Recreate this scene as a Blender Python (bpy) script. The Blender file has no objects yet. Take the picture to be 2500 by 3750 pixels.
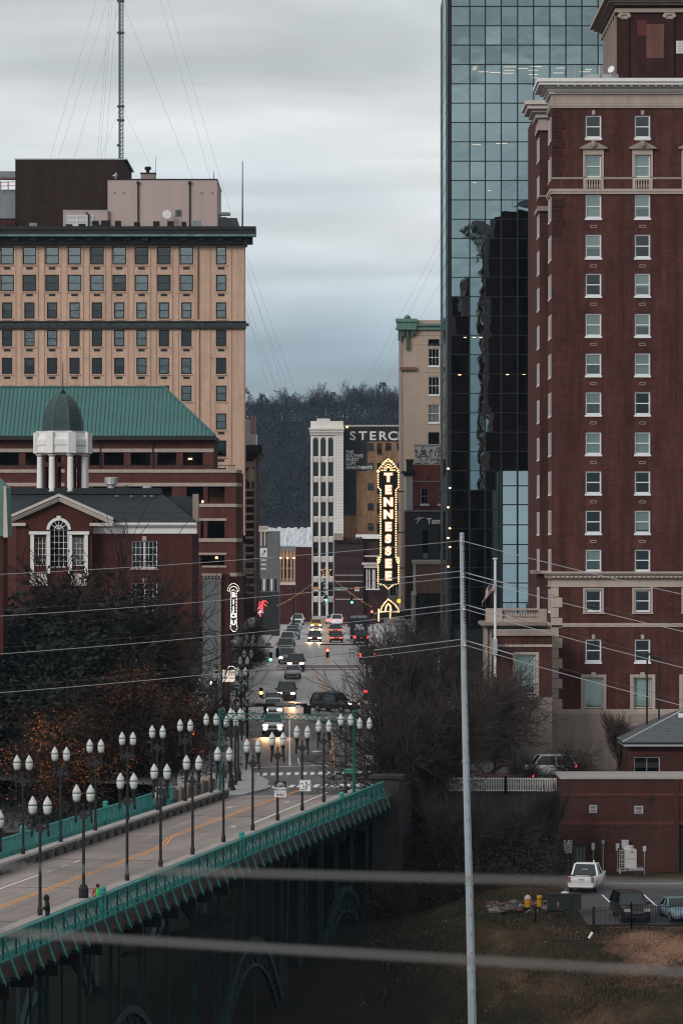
import bpy, bmesh, math, random
from math import sin, cos, pi, radians, sqrt
from mathutils import Vector, Matrix

# ------------------------------------------------------------------ camera
F, YH, HC = 13000.0, 2002.0, 18.0        # focal length, horizon row (photo pixels), camera height over the bridge parapet (m)
sc = bpy.context.scene
C = sc.collection
cam = bpy.data.cameras.new('camera')
cam.sensor_fit = 'VERTICAL'; cam.sensor_height = 36.0
cam.lens = 36.0 * F / 3750.0
cam.shift_y = (YH - 1875.0) / 3750.0
cam.clip_start = 1.0; cam.clip_end = 9000.0
cam.dof.use_dof = True; cam.dof.focus_distance = 330.0; cam.dof.aperture_fstop = 3.6
cam_o = bpy.data.objects.new('camera', cam); C.objects.link(cam_o)
cam_o.location = (0, 0, HC); cam_o.rotation_euler = (pi/2, 0, 0)
sc.camera = cam_o

# ------------------------------------------------------------------ sky, sun, exposure
SUN_EL, SUN_AZ = radians(27), radians(221)      # azimuth clockwise from +Y: behind the camera, a little left
w = bpy.data.worlds.new('World'); sc.world = w; w.use_nodes = True
nt = w.node_tree; nt.nodes.clear()
def wn(t, **k):
    n = nt.nodes.new(t)
    for a, b in k.items(): setattr(n, a, b)
    return n
def ramp(n, stops):
    e = n.color_ramp.elements
    while len(e) > 1: e.remove(e[-1])
    e[0].position = stops[0][0]; e[0].color = (*stops[0][1], 1)
    for p, c in stops[1:]:
        q = e.new(p); q.color = (*c, 1)
wo = wn('ShaderNodeOutputWorld'); bg = wn('ShaderNodeBackground')
sky = wn('ShaderNodeTexSky', sky_type='NISHITA', sun_disc=False)
sky.sun_elevation = SUN_EL; sky.sun_rotation = SUN_AZ
sky.air_density = 1.4; sky.dust_density = 2.0
tc = wn('ShaderNodeTexCoord'); sx = wn('ShaderNodeSeparateXYZ')
nt.links.new(tc.outputs['Generated'], sx.inputs[0])
rz = wn('ShaderNodeValToRGB')                    # cloud deck: bluer and darker towards the horizon
ramp(rz, [(0.0, (.21, .275, .335)), (.045, (.26, .33, .39)), (.068, (.37, .435, .48)), (.088, (.50, .55, .58)), (.108, (.64, .645, .655)),
          (.122, (.60, .605, .615)), (.135, (.475, .50, .505)), (.155, (.465, .475, .485)), (.3, (.46, .47, .48)), (1.0, (.48, .49, .5))])
mp = wn('ShaderNodeMapping'); mp.inputs['Scale'].default_value = (9, 9, 62); mp.inputs['Location'].default_value = (3.1, 1.7, .4)
nz = wn('ShaderNodeTexNoise'); nz.inputs['Scale'].default_value = 1.0; nz.inputs['Detail'].default_value = 4; nz.inputs['Roughness'].default_value = .48
nz.inputs['Distortion'].default_value = .6
mp2 = wn('ShaderNodeMapping'); mp2.inputs['Scale'].default_value = (7, 7, 26); mp2.inputs['Location'].default_value = (.3, 4.4, 1.9)
nz2 = wn('ShaderNodeTexNoise'); nz2.inputs['Detail'].default_value = 2; nz2.inputs['Scale'].default_value = 1.0
nt.links.new(tc.outputs['Generated'], mp.inputs[0]); nt.links.new(mp.outputs[0], nz.inputs['Vector'])
nt.links.new(tc.outputs['Generated'], mp2.inputs[0]); nt.links.new(mp2.outputs[0], nz2.inputs['Vector'])
wz = wn('ShaderNodeMath', operation='MULTIPLY_ADD'); wz.inputs[1].default_value = .075; wz.inputs[2].default_value = -.0375
az = wn('ShaderNodeMath', operation='ADD')
nt.links.new(nz2.outputs['Fac'], wz.inputs[0]); nt.links.new(wz.outputs[0], az.inputs[0]); nt.links.new(sx.outputs['Z'], az.inputs[1])
nt.links.new(az.outputs[0], rz.inputs[0])
mr = wn('ShaderNodeMapRange'); mr.inputs['From Min'].default_value = .3; mr.inputs['From Max'].default_value = .7
mr.inputs['To Min'].default_value = .80; mr.inputs['To Max'].default_value = 1.14
nt.links.new(nz.outputs['Fac'], mr.inputs[0])
sc1 = wn('ShaderNodeVectorMath', operation='SCALE'); nt.links.new(rz.outputs[0], sc1.inputs[0]); nt.links.new(mr.outputs[0], sc1.inputs['Scale'])
sc2 = wn('ShaderNodeVectorMath', operation='SCALE'); sc2.inputs['Scale'].default_value = 10.9; nt.links.new(sc1.outputs[0], sc2.inputs[0])
mx = wn('ShaderNodeMix', data_type='RGBA'); mx.inputs['Factor'].default_value = .93
nt.links.new(sky.outputs[0], mx.inputs[6]); nt.links.new(sc2.outputs[0], mx.inputs[7])
nt.links.new(mx.outputs[2], bg.inputs['Color']); bg.inputs['Strength'].default_value = .1
nt.links.new(bg.outputs[0], wo.inputs[0])
sun = bpy.data.lights.new('sun', 'SUN'); sun.energy = 1.45; sun.angle = radians(26); sun.color = (1.0, .95, .92)
sun_o = bpy.data.objects.new('sun', sun); C.objects.link(sun_o)
d = Vector((sin(SUN_AZ)*cos(SUN_EL), cos(SUN_AZ)*cos(SUN_EL), sin(SUN_EL)))
sun_o.rotation_euler = d.to_track_quat('Z', 'Y').to_euler(); sun_o.location = (-40, -60, 120)
sc.view_settings.view_transform = 'Standard'; sc.view_settings.look = 'None'
sc.view_settings.exposure = 0.33; sc.view_settings.gamma = 1.0; sc.view_settings.use_curve_mapping = False
sc.render.engine = 'CYCLES'
sc.cycles.use_denoising = True
sc.cycles.max_bounces = 5; sc.cycles.diffuse_bounces = 2; sc.cycles.glossy_bounces = 3; sc.cycles.transparent_max_bounces = 10
sc.cycles.volume_bounces = 0; sc.cycles.caustics_reflective = False; sc.cycles.caustics_refractive = False
sc.cycles.sample_clamp_indirect = 4.0
sc.cycles.pixel_filter_type = 'BLACKMAN_HARRIS'; sc.cycles.filter_width = 1.15

# ------------------------------------------------------------------ helpers
R = random.Random(7)
def X(x, Z): return (x - 1250.0) * Z / F
def H(y, Z): return HC - (y - YH) * Z / F
def at(x, y, Z): return Vector((X(x, Z), Z, H(y, Z)))

class MB:
    def __init__(s): s.v = []; s.f = []; s.m = []
    def q(s, *p, m=0):
        n = len(s.v); s.v += [tuple(a) for a in p]; s.f.append(tuple(range(n, n+len(p)))); s.m.append(m); return s
    def box(s, x0, x1, y0, y1, z0, z1, m=0):
        if x0 > x1: x0, x1 = x1, x0
        if y0 > y1: y0, y1 = y1, y0
        if z0 > z1: z0, z1 = z1, z0
        n = len(s.v)
        s.v += [(x0,y0,z0),(x1,y0,z0),(x1,y1,z0),(x0,y1,z0),(x0,y0,z1),(x1,y0,z1),(x1,y1,z1),(x0,y1,z1)]
        for f in ((0,3,2,1),(4,5,6,7),(0,1,5,4),(1,2,6,5),(2,3,7,6),(3,0,4,7)):
            s.f.append(tuple(n+i for i in f)); s.m.append(m)
        return s
    def pbox(s, x0, x1, y0, y1, Z, d0, d1, m=0):      # box given on the facade plane at depth Z, from Z+d0 to Z+d1
        return s.box(X(x0,Z), X(x1,Z), Z+d0, Z+d1, H(y1,Z), H(y0,Z), m)
    def prism(s, pts, y0, y1, m=0):                   # polygon of (x,z), counter-clockwise seen from -Y, extruded along Y
        n = len(s.v); k = len(pts)
        s.v += [(p[0], y0, p[1]) for p in pts] + [(p[0], y1, p[1]) for p in pts]
        s.f.append(tuple(range(n, n+k))); s.m.append(m)
        s.f.append(tuple(range(n+2*k-1, n+k-1, -1))); s.m.append(m)
        for i in range(k):
            j = (i+1) % k
            s.f.append((n+i, n+k+i, n+k+j, n+j)); s.m.append(m)
        return s
    def tube(s, path, r, n=6, m=0, cap=True):
        path = [Vector(p) for p in path]; rs = r if isinstance(r, (list, tuple)) else [r]*len(path)
        b = len(s.v)
        for i, p in enumerate(path):
            t = (path[min(i+1, len(path)-1)] - path[max(i-1, 0)]).normalized()
            a = Vector((0,0,1)) if abs(t.z) < .9 else Vector((1,0,0))
            u = t.cross(a).normalized(); v = t.cross(u)
            for k in range(n):
                g = 2*pi*(k+.5)/n; s.v.append(tuple(p + (u*cos(g) + v*sin(g))*rs[i]))
        for i in range(len(path)-1):
            for k in range(n):
                s.f.append((b+i*n+k, b+i*n+(k+1)%n, b+(i+1)*n+(k+1)%n, b+(i+1)*n+k)); s.m.append(m)
        if cap:
            s.f.append(tuple(b+k for k in range(n-1,-1,-1))); s.m.append(m)
            e = b+(len(path)-1)*n; s.f.append(tuple(e+k for k in range(n))); s.m.append(m)
        return s
    def lathe(s, prof, c=(0,0,0), n=12, m=0, ph=0.0, sx=1.0, sy=1.0):     # profile of (radius, z)
        b = len(s.v)
        for r, z in prof:
            for k in range(n):
                g = 2*pi*k/n + ph; s.v.append((c[0]+r*cos(g)*sx, c[1]+r*sin(g)*sy, c[2]+z))
        for i in range(len(prof)-1):
            for k in range(n):
                s.f.append((b+i*n+k, b+i*n+(k+1)%n, b+(i+1)*n+(k+1)%n, b+(i+1)*n+k)); s.m.append(m)
        s.f.append(tuple(b+k for k in range(n-1,-1,-1))); s.m.append(m)
        e = b+(len(prof)-1)*n; s.f.append(tuple(e+k for k in range(n))); s.m.append(m)
        return s
    def obox(s, c, u, v, n, m=0):                     # oriented box: centre and three half axes
        c, u, v, n = Vector(c), Vector(u), Vector(v), Vector(n); b = len(s.v)
        for k in ((-1,-1,-1),(1,-1,-1),(1,1,-1),(-1,1,-1),(-1,-1,1),(1,-1,1),(1,1,1),(-1,1,1)):
            s.v.append(tuple(c + u*k[0] + v*k[1] + n*k[2]))
        for f in ((0,3,2,1),(4,5,6,7),(0,1,5,4),(1,2,6,5),(2,3,7,6),(3,0,4,7)):
            s.f.append(tuple(b+i for i in f)); s.m.append(m)
        return s
    def beam(s, a, b, w_, h_=None, m=0):              # square bar from a to b
        a, b = Vector(a), Vector(b); t = b-a; L = t.length
        if L < 1e-6: return s
        t /= L; up = Vector((0,0,1)) if abs(t.z) < .95 else Vector((0,1,0))
        u = t.cross(up).normalized(); v = u.cross(t)
        return s.obox((a+b)/2, t*L/2, u*w_/2, v*(h_ or w_)/2, m)
    def mesh(s, name, mats, smooth=False):
        me = bpy.data.meshes.new(name); me.from_pydata(s.v, [], s.f)
        for x_ in (mats if isinstance(mats, (list, tuple)) else [mats]): me.materials.append(x_)
        if any(s.m): me.polygons.foreach_set('material_index', s.m)
        if smooth: me.polygons.foreach_set('use_smooth', [True]*len(s.f))
        me.update(); return me
    def build(s, name, mats, parent=None, smooth=False, kind=None):
        return link(name, s.mesh(name, mats, smooth), parent, kind=kind)
def link(name, data, parent=None, loc=None, kind=None):
    o = bpy.data.objects.new(name, data); C.objects.link(o)
    if parent is not None:
        o.parent = parent
        if loc is None: o.location = -Vector(parent['_o']) if '_o' in parent else (0,0,0)
    if loc is not None: o.location = loc
    if kind: o['kind'] = kind
    return o
LABELS = {}
def tag(o, label, cat, group=None):
    o['label'] = label; o['category'] = cat
    if group: o['group'] = group
    LABELS.setdefault(label, []).append(o.name)
    return o
def thing(name, label, cat, loc=(0,0,0), group=None, rz=0.0):
    # an Empty at the thing's base; children built in world coordinates are shifted back by '_o' when rz == 0
    o = bpy.data.objects.new(name, None); C.objects.link(o); o.empty_display_size = .3
    o.location = loc; o.rotation_euler = (0, 0, rz)
    return tag(o, label, cat, group)
def wthing(name, label, cat, loc, group=None):
    o = thing(name, label, cat, loc, group); o['_o'] = tuple(loc); return o
def struct(o): o['kind'] = 'structure'; return o
def copy_tree(o, loc=None, rz=None, label=None):
    def rec(a, p):
        c = a.copy(); C.objects.link(c)
        if p is not None: c.parent = p
        for ch in KIDS.get(a.name, ()): rec(ch, c)
        return c
    KIDS = {}
    for b in o.children_recursive: KIDS.setdefault(b.parent.name, []).append(b)
    c = rec(o, None)
    if loc is not None: c.location = loc
    if rz is not None: c.rotation_euler.z = rz
    if label: c['label'] = label; LABELS.setdefault(label, []).append(c.name)
    return c
def text(body, size, loc, mat_, parent, name='lettering', rot=(pi/2, 0, 0), align='CENTER', ext=.01, off=0.0, sp=1.0, xs=1.0):
    cu = bpy.data.curves.new(name, 'FONT'); cu.body = body; cu.size = size; cu.align_x = align; cu.align_y = 'CENTER'
    cu.extrude = ext; cu.offset = off; cu.space_character = sp; cu.materials.append(mat_); cu.resolution_u = 3
    tmp = bpy.data.objects.new(name, cu); me = bpy.data.meshes.new_from_object(tmp); bpy.data.objects.remove(tmp); bpy.data.curves.remove(cu)
    o = bpy.data.objects.new(name, me); C.objects.link(o)
    o.parent = parent; l = Vector(loc)
    if parent is not None and '_o' in parent: l = l - Vector(parent['_o'])
    o.location = l; o.rotation_euler = rot; o.scale = (xs, 1, 1)
    return o

# ------------------------------------------------------------------ materials
MATS = {}
def mat(name, col, rough=.75, var=.12, scale=1.2, bump=0.0, bscale=8.0, metal=0.0, spec=.3, streak=False, emit=None, es=0.0, coat=0.0):
    m = bpy.data.materials.new(name); m.use_nodes = True; t = m.node_tree; b = t.nodes['Principled BSDF']
    b.inputs['Roughness'].default_value = rough; b.inputs['Metallic'].default_value = metal
    b.inputs['Specular IOR Level'].default_value = spec; b.inputs['Coat Weight'].default_value = coat
    b.inputs['Base Color'].default_value = (*col, 1)
    if var or bump:
        g = t.nodes.new('ShaderNodeNewGeometry')
        mpn = t.nodes.new('ShaderNodeMapping'); t.links.new(g.outputs['Position'], mpn.inputs[0])
        if streak: mpn.inputs['Scale'].default_value = (1.6, 1.6, .22)
        n1 = t.nodes.new('ShaderNodeTexNoise'); n1.inputs['Scale'].default_value = scale; n1.inputs['Detail'].default_value = 5; n1.inputs['Roughness'].default_value = .65
        t.links.new(mpn.outputs[0], n1.inputs['Vector'])
    if var:
        r_ = t.nodes.new('ShaderNodeMapRange'); r_.inputs['From Min'].default_value = .28; r_.inputs['From Max'].default_value = .72
        r_.inputs['To Min'].default_value = 1-var; r_.inputs['To Max'].default_value = 1+var
        t.links.new(n1.outputs['Fac'], r_.inputs[0])
        s_ = t.nodes.new('ShaderNodeVectorMath'); s_.operation = 'SCALE'; s_.inputs[0].default_value = col
        t.links.new(r_.outputs[0], s_.inputs['Scale']); t.links.new(s_.outputs[0], b.inputs['Base Color'])
    if bump:
        n2 = t.nodes.new('ShaderNodeTexNoise'); n2.inputs['Scale'].default_value = bscale; n2.inputs['Detail'].default_value = 3
        t.links.new(g.outputs['Position'], n2.inputs['Vector'])
        bp = t.nodes.new('ShaderNodeBump'); bp.inputs['Distance'].default_value = bump; t.links.new(n2.outputs['Fac'], bp.inputs['Height'])
        t.links.new(bp.outputs[0], b.inputs['Normal'])
    if emit:
        b.inputs['Emission Color'].default_value = (*emit, 1); b.inputs['Emission Strength'].default_value = es
    MATS[name] = m; return m
def brick_mat(name, c1, c2, mortar, bw=.22, bh=.075, var=.16, rough=.9):
    m = bpy.data.materials.new(name); m.use_nodes = True; t = m.node_tree; b = t.nodes['Principled BSDF']
    b.inputs['Roughness'].default_value = rough; b.inputs['Specular IOR Level'].default_value = .15
    g = t.nodes.new('ShaderNodeNewGeometry'); s = t.nodes.new('ShaderNodeSeparateXYZ'); t.links.new(g.outputs['Position'], s.inputs[0])
    a = t.nodes.new('ShaderNodeMath'); a.operation = 'ADD'; t.links.new(s.outputs[0], a.inputs[0]); t.links.new(s.outputs[1], a.inputs[1])
    c = t.nodes.new('ShaderNodeCombineXYZ'); t.links.new(a.outputs[0], c.inputs[0]); t.links.new(s.outputs[2], c.inputs[1])
    k = t.nodes.new('ShaderNodeTexBrick'); t.links.new(c.outputs[0], k.inputs['Vector'])
    k.inputs['Color1'].default_value = (*c1, 1); k.inputs['Color2'].default_value = (*c2, 1); k.inputs['Mortar'].default_value = (*mortar, 1)
    k.inputs['Scale'].default_value = 1.0; k.inputs['Brick Width'].default_value = bw; k.inputs['Row Height'].default_value = bh
    k.inputs['Mortar Size'].default_value = .012; k.inputs['Mortar Smooth'].default_value = .2; k.inputs['Bias'].default_value = -.1
    n1 = t.nodes.new('ShaderNodeTexNoise'); n1.inputs['Scale'].default_value = .7; n1.inputs['Detail'].default_value = 6; n1.inputs['Roughness'].default_value = .7
    t.links.new(g.outputs['Position'], n1.inputs['Vector'])
    r_ = t.nodes.new('ShaderNodeMapRange'); r_.inputs['From Min'].default_value = .28; r_.inputs['From Max'].default_value = .72
    r_.inputs['To Min'].default_value = 1-var; r_.inputs['To Max'].default_value = 1+var; t.links.new(n1.outputs['Fac'], r_.inputs[0])
    mq = t.nodes.new('ShaderNodeMapping'); mq.inputs['Scale'].default_value = (1.3, 1.3, .10); t.links.new(g.outputs['Position'], mq.inputs[0])   # rain streaks and soot
    n3 = t.nodes.new('ShaderNodeTexNoise'); n3.inputs['Scale'].default_value = 1.0; n3.inputs['Detail'].default_value = 5; n3.inputs['Roughness'].default_value = .7; t.links.new(mq.outputs[0], n3.inputs['Vector'])
    r3 = t.nodes.new('ShaderNodeMapRange'); r3.inputs['From Min'].default_value = .33; r3.inputs['From Max'].default_value = .68; r3.inputs['To Min'].default_value = 1-var*1.5; r3.inputs['To Max'].default_value = 1+var*.7; t.links.new(n3.outputs['Fac'], r3.inputs[0])
    mm = t.nodes.new('ShaderNodeMath'); mm.operation = 'MULTIPLY'; t.links.new(r_.outputs[0], mm.inputs[0]); t.links.new(r3.outputs[0], mm.inputs[1])
    s_ = t.nodes.new('ShaderNodeVectorMath'); s_.operation = 'SCALE'; t.links.new(k.outputs['Color'], s_.inputs[0]); t.links.new(mm.outputs[0], s_.inputs['Scale'])
    t.links.new(s_.outputs[0], b.inputs['Base Color'])
    bp = t.nodes.new('ShaderNodeBump'); bp.inputs['Distance'].default_value = .01; bp.invert = True; t.links.new(k.outputs['Fac'], bp.inputs['Height'])
    t.links.new(bp.outputs[0], b.inputs['Normal'])
    MATS[name] = m; return m
def glass_mat(name, tint, refl=.35, trans=None, wob=.004, rough=.02, base=(.01, .012, .013), wscale=.7):
    # reflective glazing: dark body (or clear, when trans is given) under a mirror coat, with a slow wave in the sheet
    m = bpy.data.materials.new(name); m.use_nodes = True; t = m.node_tree; t.nodes.remove(t.nodes['Principled BSDF']); out = t.nodes['Material Output']
    gl = t.nodes.new('ShaderNodeBsdfGlossy'); gl.inputs['Color'].default_value = (*tint, 1); gl.inputs['Roughness'].default_value = rough
    if trans: bd = t.nodes.new('ShaderNodeBsdfTransparent'); bd.inputs['Color'].default_value = (*trans, 1)
    else: bd = t.nodes.new('ShaderNodeBsdfDiffuse'); bd.inputs['Color'].default_value = (*base, 1)
    mxs = t.nodes.new('ShaderNodeMixShader'); mxs.inputs[0].default_value = refl
    t.links.new(bd.outputs[0], mxs.inputs[1]); t.links.new(gl.outputs[0], mxs.inputs[2]); t.links.new(mxs.outputs[0], out.inputs[0])
    if wob:
        g = t.nodes.new('ShaderNodeNewGeometry'); n2 = t.nodes.new('ShaderNodeTexNoise'); n2.inputs['Scale'].default_value = wscale; n2.inputs['Detail'].default_value = 1.5
        t.links.new(g.outputs['Position'], n2.inputs['Vector'])
        bp = t.nodes.new('ShaderNodeBump'); bp.inputs['Distance'].default_value = wob; t.links.new(n2.outputs['Fac'], bp.inputs['Height'])
        t.links.new(bp.outputs[0], gl.inputs['Normal'])
    MATS[name] = m; return m
def long_mat(name, col, ang, rough=.7, var=.25):
    # worn roadway: wheel-track bands and patches drawn out along the direction of travel
    m = mat(name, col, rough, .1, .9, .004, 20); t = m.node_tree; b = t.nodes['Principled BSDF']; src = b.inputs['Base Color'].links[0].from_socket
    g = t.nodes.new('ShaderNodeNewGeometry'); vr = t.nodes.new('ShaderNodeVectorRotate'); vr.rotation_type = 'Z_AXIS'; vr.inputs['Angle'].default_value = ang; t.links.new(g.outputs['Position'], vr.inputs['Vector'])
    f = None
    for sc_, lo, hi in (((.9, .035, 1), 1-var, 1+var*.7), ((.12, .16, 1), 1-var*.8, 1+var*.5), ((2.2, .5, 1), .93, 1.05)):
        q = t.nodes.new('ShaderNodeMapping'); q.inputs['Scale'].default_value = sc_; t.links.new(vr.outputs[0], q.inputs[0]); n = t.nodes.new('ShaderNodeTexNoise'); n.inputs['Scale'].default_value = 1; n.inputs['Detail'].default_value = 4; t.links.new(q.outputs[0], n.inputs['Vector'])
        r = t.nodes.new('ShaderNodeMapRange'); r.inputs['From Min'].default_value = .32; r.inputs['From Max'].default_value = .68; r.inputs['To Min'].default_value = lo; r.inputs['To Max'].default_value = hi; t.links.new(n.outputs['Fac'], r.inputs[0])
        if f is None: f = r.outputs[0]
        else: p = t.nodes.new('ShaderNodeMath'); p.operation = 'MULTIPLY'; t.links.new(f, p.inputs[0]); t.links.new(r.outputs[0], p.inputs[1]); f = p.outputs[0]
    s = t.nodes.new('ShaderNodeVectorMath'); s.operation = 'SCALE'; t.links.new(src, s.inputs[0]); t.links.new(f, s.inputs['Scale']); t.links.new(s.outputs[0], b.inputs['Base Color']); return m
def glow(name, col, s):
    m = bpy.data.materials.new(name); m.use_nodes = True; t = m.node_tree; b = t.nodes['Principled BSDF']
    b.inputs['Base Color'].default_value = (.1, .1, .1, 1); b.inputs['Emission Color'].default_value = (*col, 1); b.inputs['Emission Strength'].default_value = s
    MATS[name] = m; return m

brick_red = brick_mat('hotel brick', (.106, .0245, .0190), (.045, .0125, .0102), (.108, .064, .054), var=.28)
brick_pent = brick_mat('penthouse brick', (.062, .018, .015), (.036, .012, .0105), (.055, .034, .03))
brick_court = brick_mat('courthouse brick', (.105, .025, .0175), (.066, .017, .0125), (.08, .042, .034))
brick_garage = brick_mat('garage brick', (.14, .036, .029), (.095, .026, .022), (.11, .064, .056))
brick_annex = brick_mat('annex brick', (.072, .020, .0145), (.036, .0115, .0092), (.07, .044, .037))
brick_beige = brick_mat('beige brick', (.70, .462, .332), (.61, .395, .285), (.60, .45, .36), var=.10)
brick_tan = brick_mat('tan brick', (.50, .385, .30), (.45, .345, .265), (.44, .36, .29), var=.06)
brick_brown = brick_mat('brown painted brick', (.045, .028, .022), (.032, .021, .018), (.035, .025, .022), bw=.5, bh=.12)
brick_orange = brick_mat('orange brick', (.30, .165, .09), (.21, .115, .065), (.26, .17, .11), bw=.35, bh=.12, var=.25)
brick_maroon = brick_mat('maroon brick', (.085, .024, .024), (.062, .019, .019), (.065, .033, .033))
brick_shop = brick_mat('shop brick', (.20, .040, .030), (.15, .032, .026), (.15, .07, .06))
pink = mat('pink render', (.44, .35, .325), .85, .07, .5, .004, streak=True)
stone = mat('limestone', (.40, .33, .285), .85, .14, .9, .004, streak=True)
stone_d = mat('weathered limestone', (.27, .22, .19), .9, .2, 1.0, .006, streak=True)
white_paint = mat('white paint', (.72, .71, .69), .6, .08, .9, streak=True)
cream = mat('cream trim', (.52, .46, .42), .7, .10, .9, streak=True)
terra = mat('white terracotta', (.66, .63, .59), .6, .1, .5, streak=True)
win_white = mat('window paint', (.74, .75, .76), .5, .04)
win_dark = mat('dark window frame', (.020, .019, .019), .5, .1)
dark = mat('dark room', (.008, .008, .009), .9, 0)
room_warm = mat('dim room', (.05, .035, .022), .9, .2)
black_metal = mat('black iron', (.012, .012, .013), .5, .15, 3)
cornice_dark = mat('oxidised dark cornice', (.022, .024, .023), .7, .35, 1.5, .01)
verdigris = mat('verdigris band', (.040, .056, .049), .75, .5, 2.2, .02, 5)
copper = mat('green copper', (.10, .20, .165), .6, .16, .9, streak=True)
teal_roof = mat('teal metal roof', (.062, .158, .148), .5, .1, .35, streak=True)
slate = mat('slate shingle', (.026, .032, .038), .7, .22, 1.6, .006, 5)
slate_l = mat('grey shingle', (.095, .105, .110), .8, .2, 2.5, .006, 6)
zinc = mat('galvanised metal', (.42, .44, .45), .45, .12, 2, metal=.35)
grey_m = mat('grey sheet metal', (.20, .225, .245), .5, .12, 1.2, streak=True)
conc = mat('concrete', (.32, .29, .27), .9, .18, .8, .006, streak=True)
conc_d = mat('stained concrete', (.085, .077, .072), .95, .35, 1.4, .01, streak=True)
asphalt = long_mat('asphalt', (.098, .096, .099), 0.0, .6, .3)
deckmat = long_mat('bridge asphalt', (.265, .218, .197), radians(9.9), .7, .22)
streetmat = long_mat('worn street asphalt', (.43, .40, .385), 0.0, .45, .2)
lotmat = mat('parking asphalt', (.060, .058, .062), .85, .25, .5, .006, 15)
walkmat = mat('pavement concrete', (.31, .31, .31), .85, .12, .6)
line_w = mat('white road paint', (.78, .79, .78), .7, .2, 3)
line_y = mat('yellow road paint', (.74, .31, .075), .7, .15, 2)
teal = mat('teal bridge paint', (.038, .255, .232), .5, .34, 1.8)
teal_d = mat('dark teal steel', (.005, .021, .020), .6, .35, 1.2)  # darker copy of the teal; shade below the deck is put into it
steel_pole = mat('galvanised pole', (.34, .39, .42), .5, .12, 2.5, metal=.2)
wire_m = mat('aluminium cable', (.40, .40, .40), .45, .0, metal=.3)
globe_m = mat('acorn globe', (.49, .52, .50), .35, .1, 6)
charcoal = mat('charcoal cladding', (.035, .037, .040), .7, .14, 1.2)
rubber = mat('tyre rubber', (.012, .012, .012), .85, .1)
chrome = mat('chrome', (.6, .6, .6), .25, 0, metal=1.0)
g_win = glass_mat('window glass', (.80, .90, .90), .12, (.78, .82, .81), .002)
g_dim = glass_mat('dim window glass', (.75, .80, .82), .07, (.55, .58, .58), .002)
g_mirror = glass_mat('beige tower glass', (.72, .82, .85), .20, (.55, .6, .6), .006, wscale=1.4)
g_curtain = glass_mat('curtain wall glass', (.30, .41, .438), .80, None, .0085, .010, wscale=.5)
g_side = glass_mat('curtain side glass', (.55, .75, .8), .8, None, .003, .03)
g_bright = glass_mat('clear bay glass', (.62, .76, .78), .86, None, .0010, .012)
g_car = glass_mat('car glass', (.6, .66, .68), .11, None, 0, .05, (.006, .008, .009))
blind_m = mat('roller blind', (.40, .43, .40), .9, .08, 3, streak=True)
blind_g = mat('green blind', (.34, .44, .41), .9, .08, 2, streak=True)
curtain_m = mat('lace curtain', (.55, .55, .53), .9, .18, 6)
warm_lamp = glow('warm bulb', (1.0, .52, .20), 7.0)
white_lamp = glow('white bulb', (1.0, .88, .76), 3.0)
bulb_core = glow('marquee bulb', (1.0, .58, .27), 2.3)
letter_lamp = glow('lit letter', (1.0, .90, .76), 1.25)
letter_edge = glow('letter halo tube', (1.0, .45, .16), 1.0)
head_lamp = glow('headlight', (1.0, .74, .50), 9.0)
tail_lamp = glow('tail light', (1.0, .03, .02), 6.0)
tail_off = mat('tail lens', (.22, .012, .012), .3, 0)
head_off = mat('head lens', (.35, .36, .37), .2, 0)
amber = glow('amber signal', (1.0, .42, .06), 9.0)
red_sig = glow('red signal', (1.0, .05, .04), 8.0)
green_sig = glow('green signal', (.10, 1.0, .62), 5.0)

# ------------------------------------------------------------------ facade tools
MESHC = {}
def wall_holes(mb, u0, u1, z0, z1, holes, y, depth, m=0, mr_=None, flip=None):
    """front wall in the plane Y=y with rectangular openings (u0,u1,z0,z1) and their reveals"""
    us = sorted({u0, u1, *[min(max(h[0], u0), u1) for h in holes], *[min(max(h[1], u0), u1) for h in holes]})
    zs = sorted({z0, z1, *[min(max(h[2], z0), z1) for h in holes], *[min(max(h[3], z0), z1) for h in holes]})
    for j in range(len(zs)-1):
        zc = (zs[j]+zs[j+1])/2; i = 0
        row = [h for h in holes if h[2] < zc < h[3]]
        while i < len(us)-1:
            uc = (us[i]+us[i+1])/2
            if any(h[0] < uc < h[1] for h in row): i += 1; continue
            k = i
            while k+1 < len(us)-1 and not any(h[0] < (us[k+1]+us[k+2])/2 < h[1] for h in row): k += 1
            mb.q((us[i],y,zs[j]), (us[k+1],y,zs[j]), (us[k+1],y,zs[j+1]), (us[i],y,zs[j+1]), m=m)
            i = k+1
    r = m if mr_ is None else mr_
    for a, b, c, e in holes:
        Y = y+depth
        mb.q((a,y,c),(a,Y,c),(a,Y,e),(a,y,e), m=r); mb.q((b,y,c),(b,y,e),(b,Y,e),(b,Y,c), m=r)
        mb.q((a,y,e),(a,Y,e),(b,Y,e),(b,y,e), m=r); mb.q((a,y,c),(b,y,c),(b,Y,c),(a,Y,c), m=r)
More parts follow.
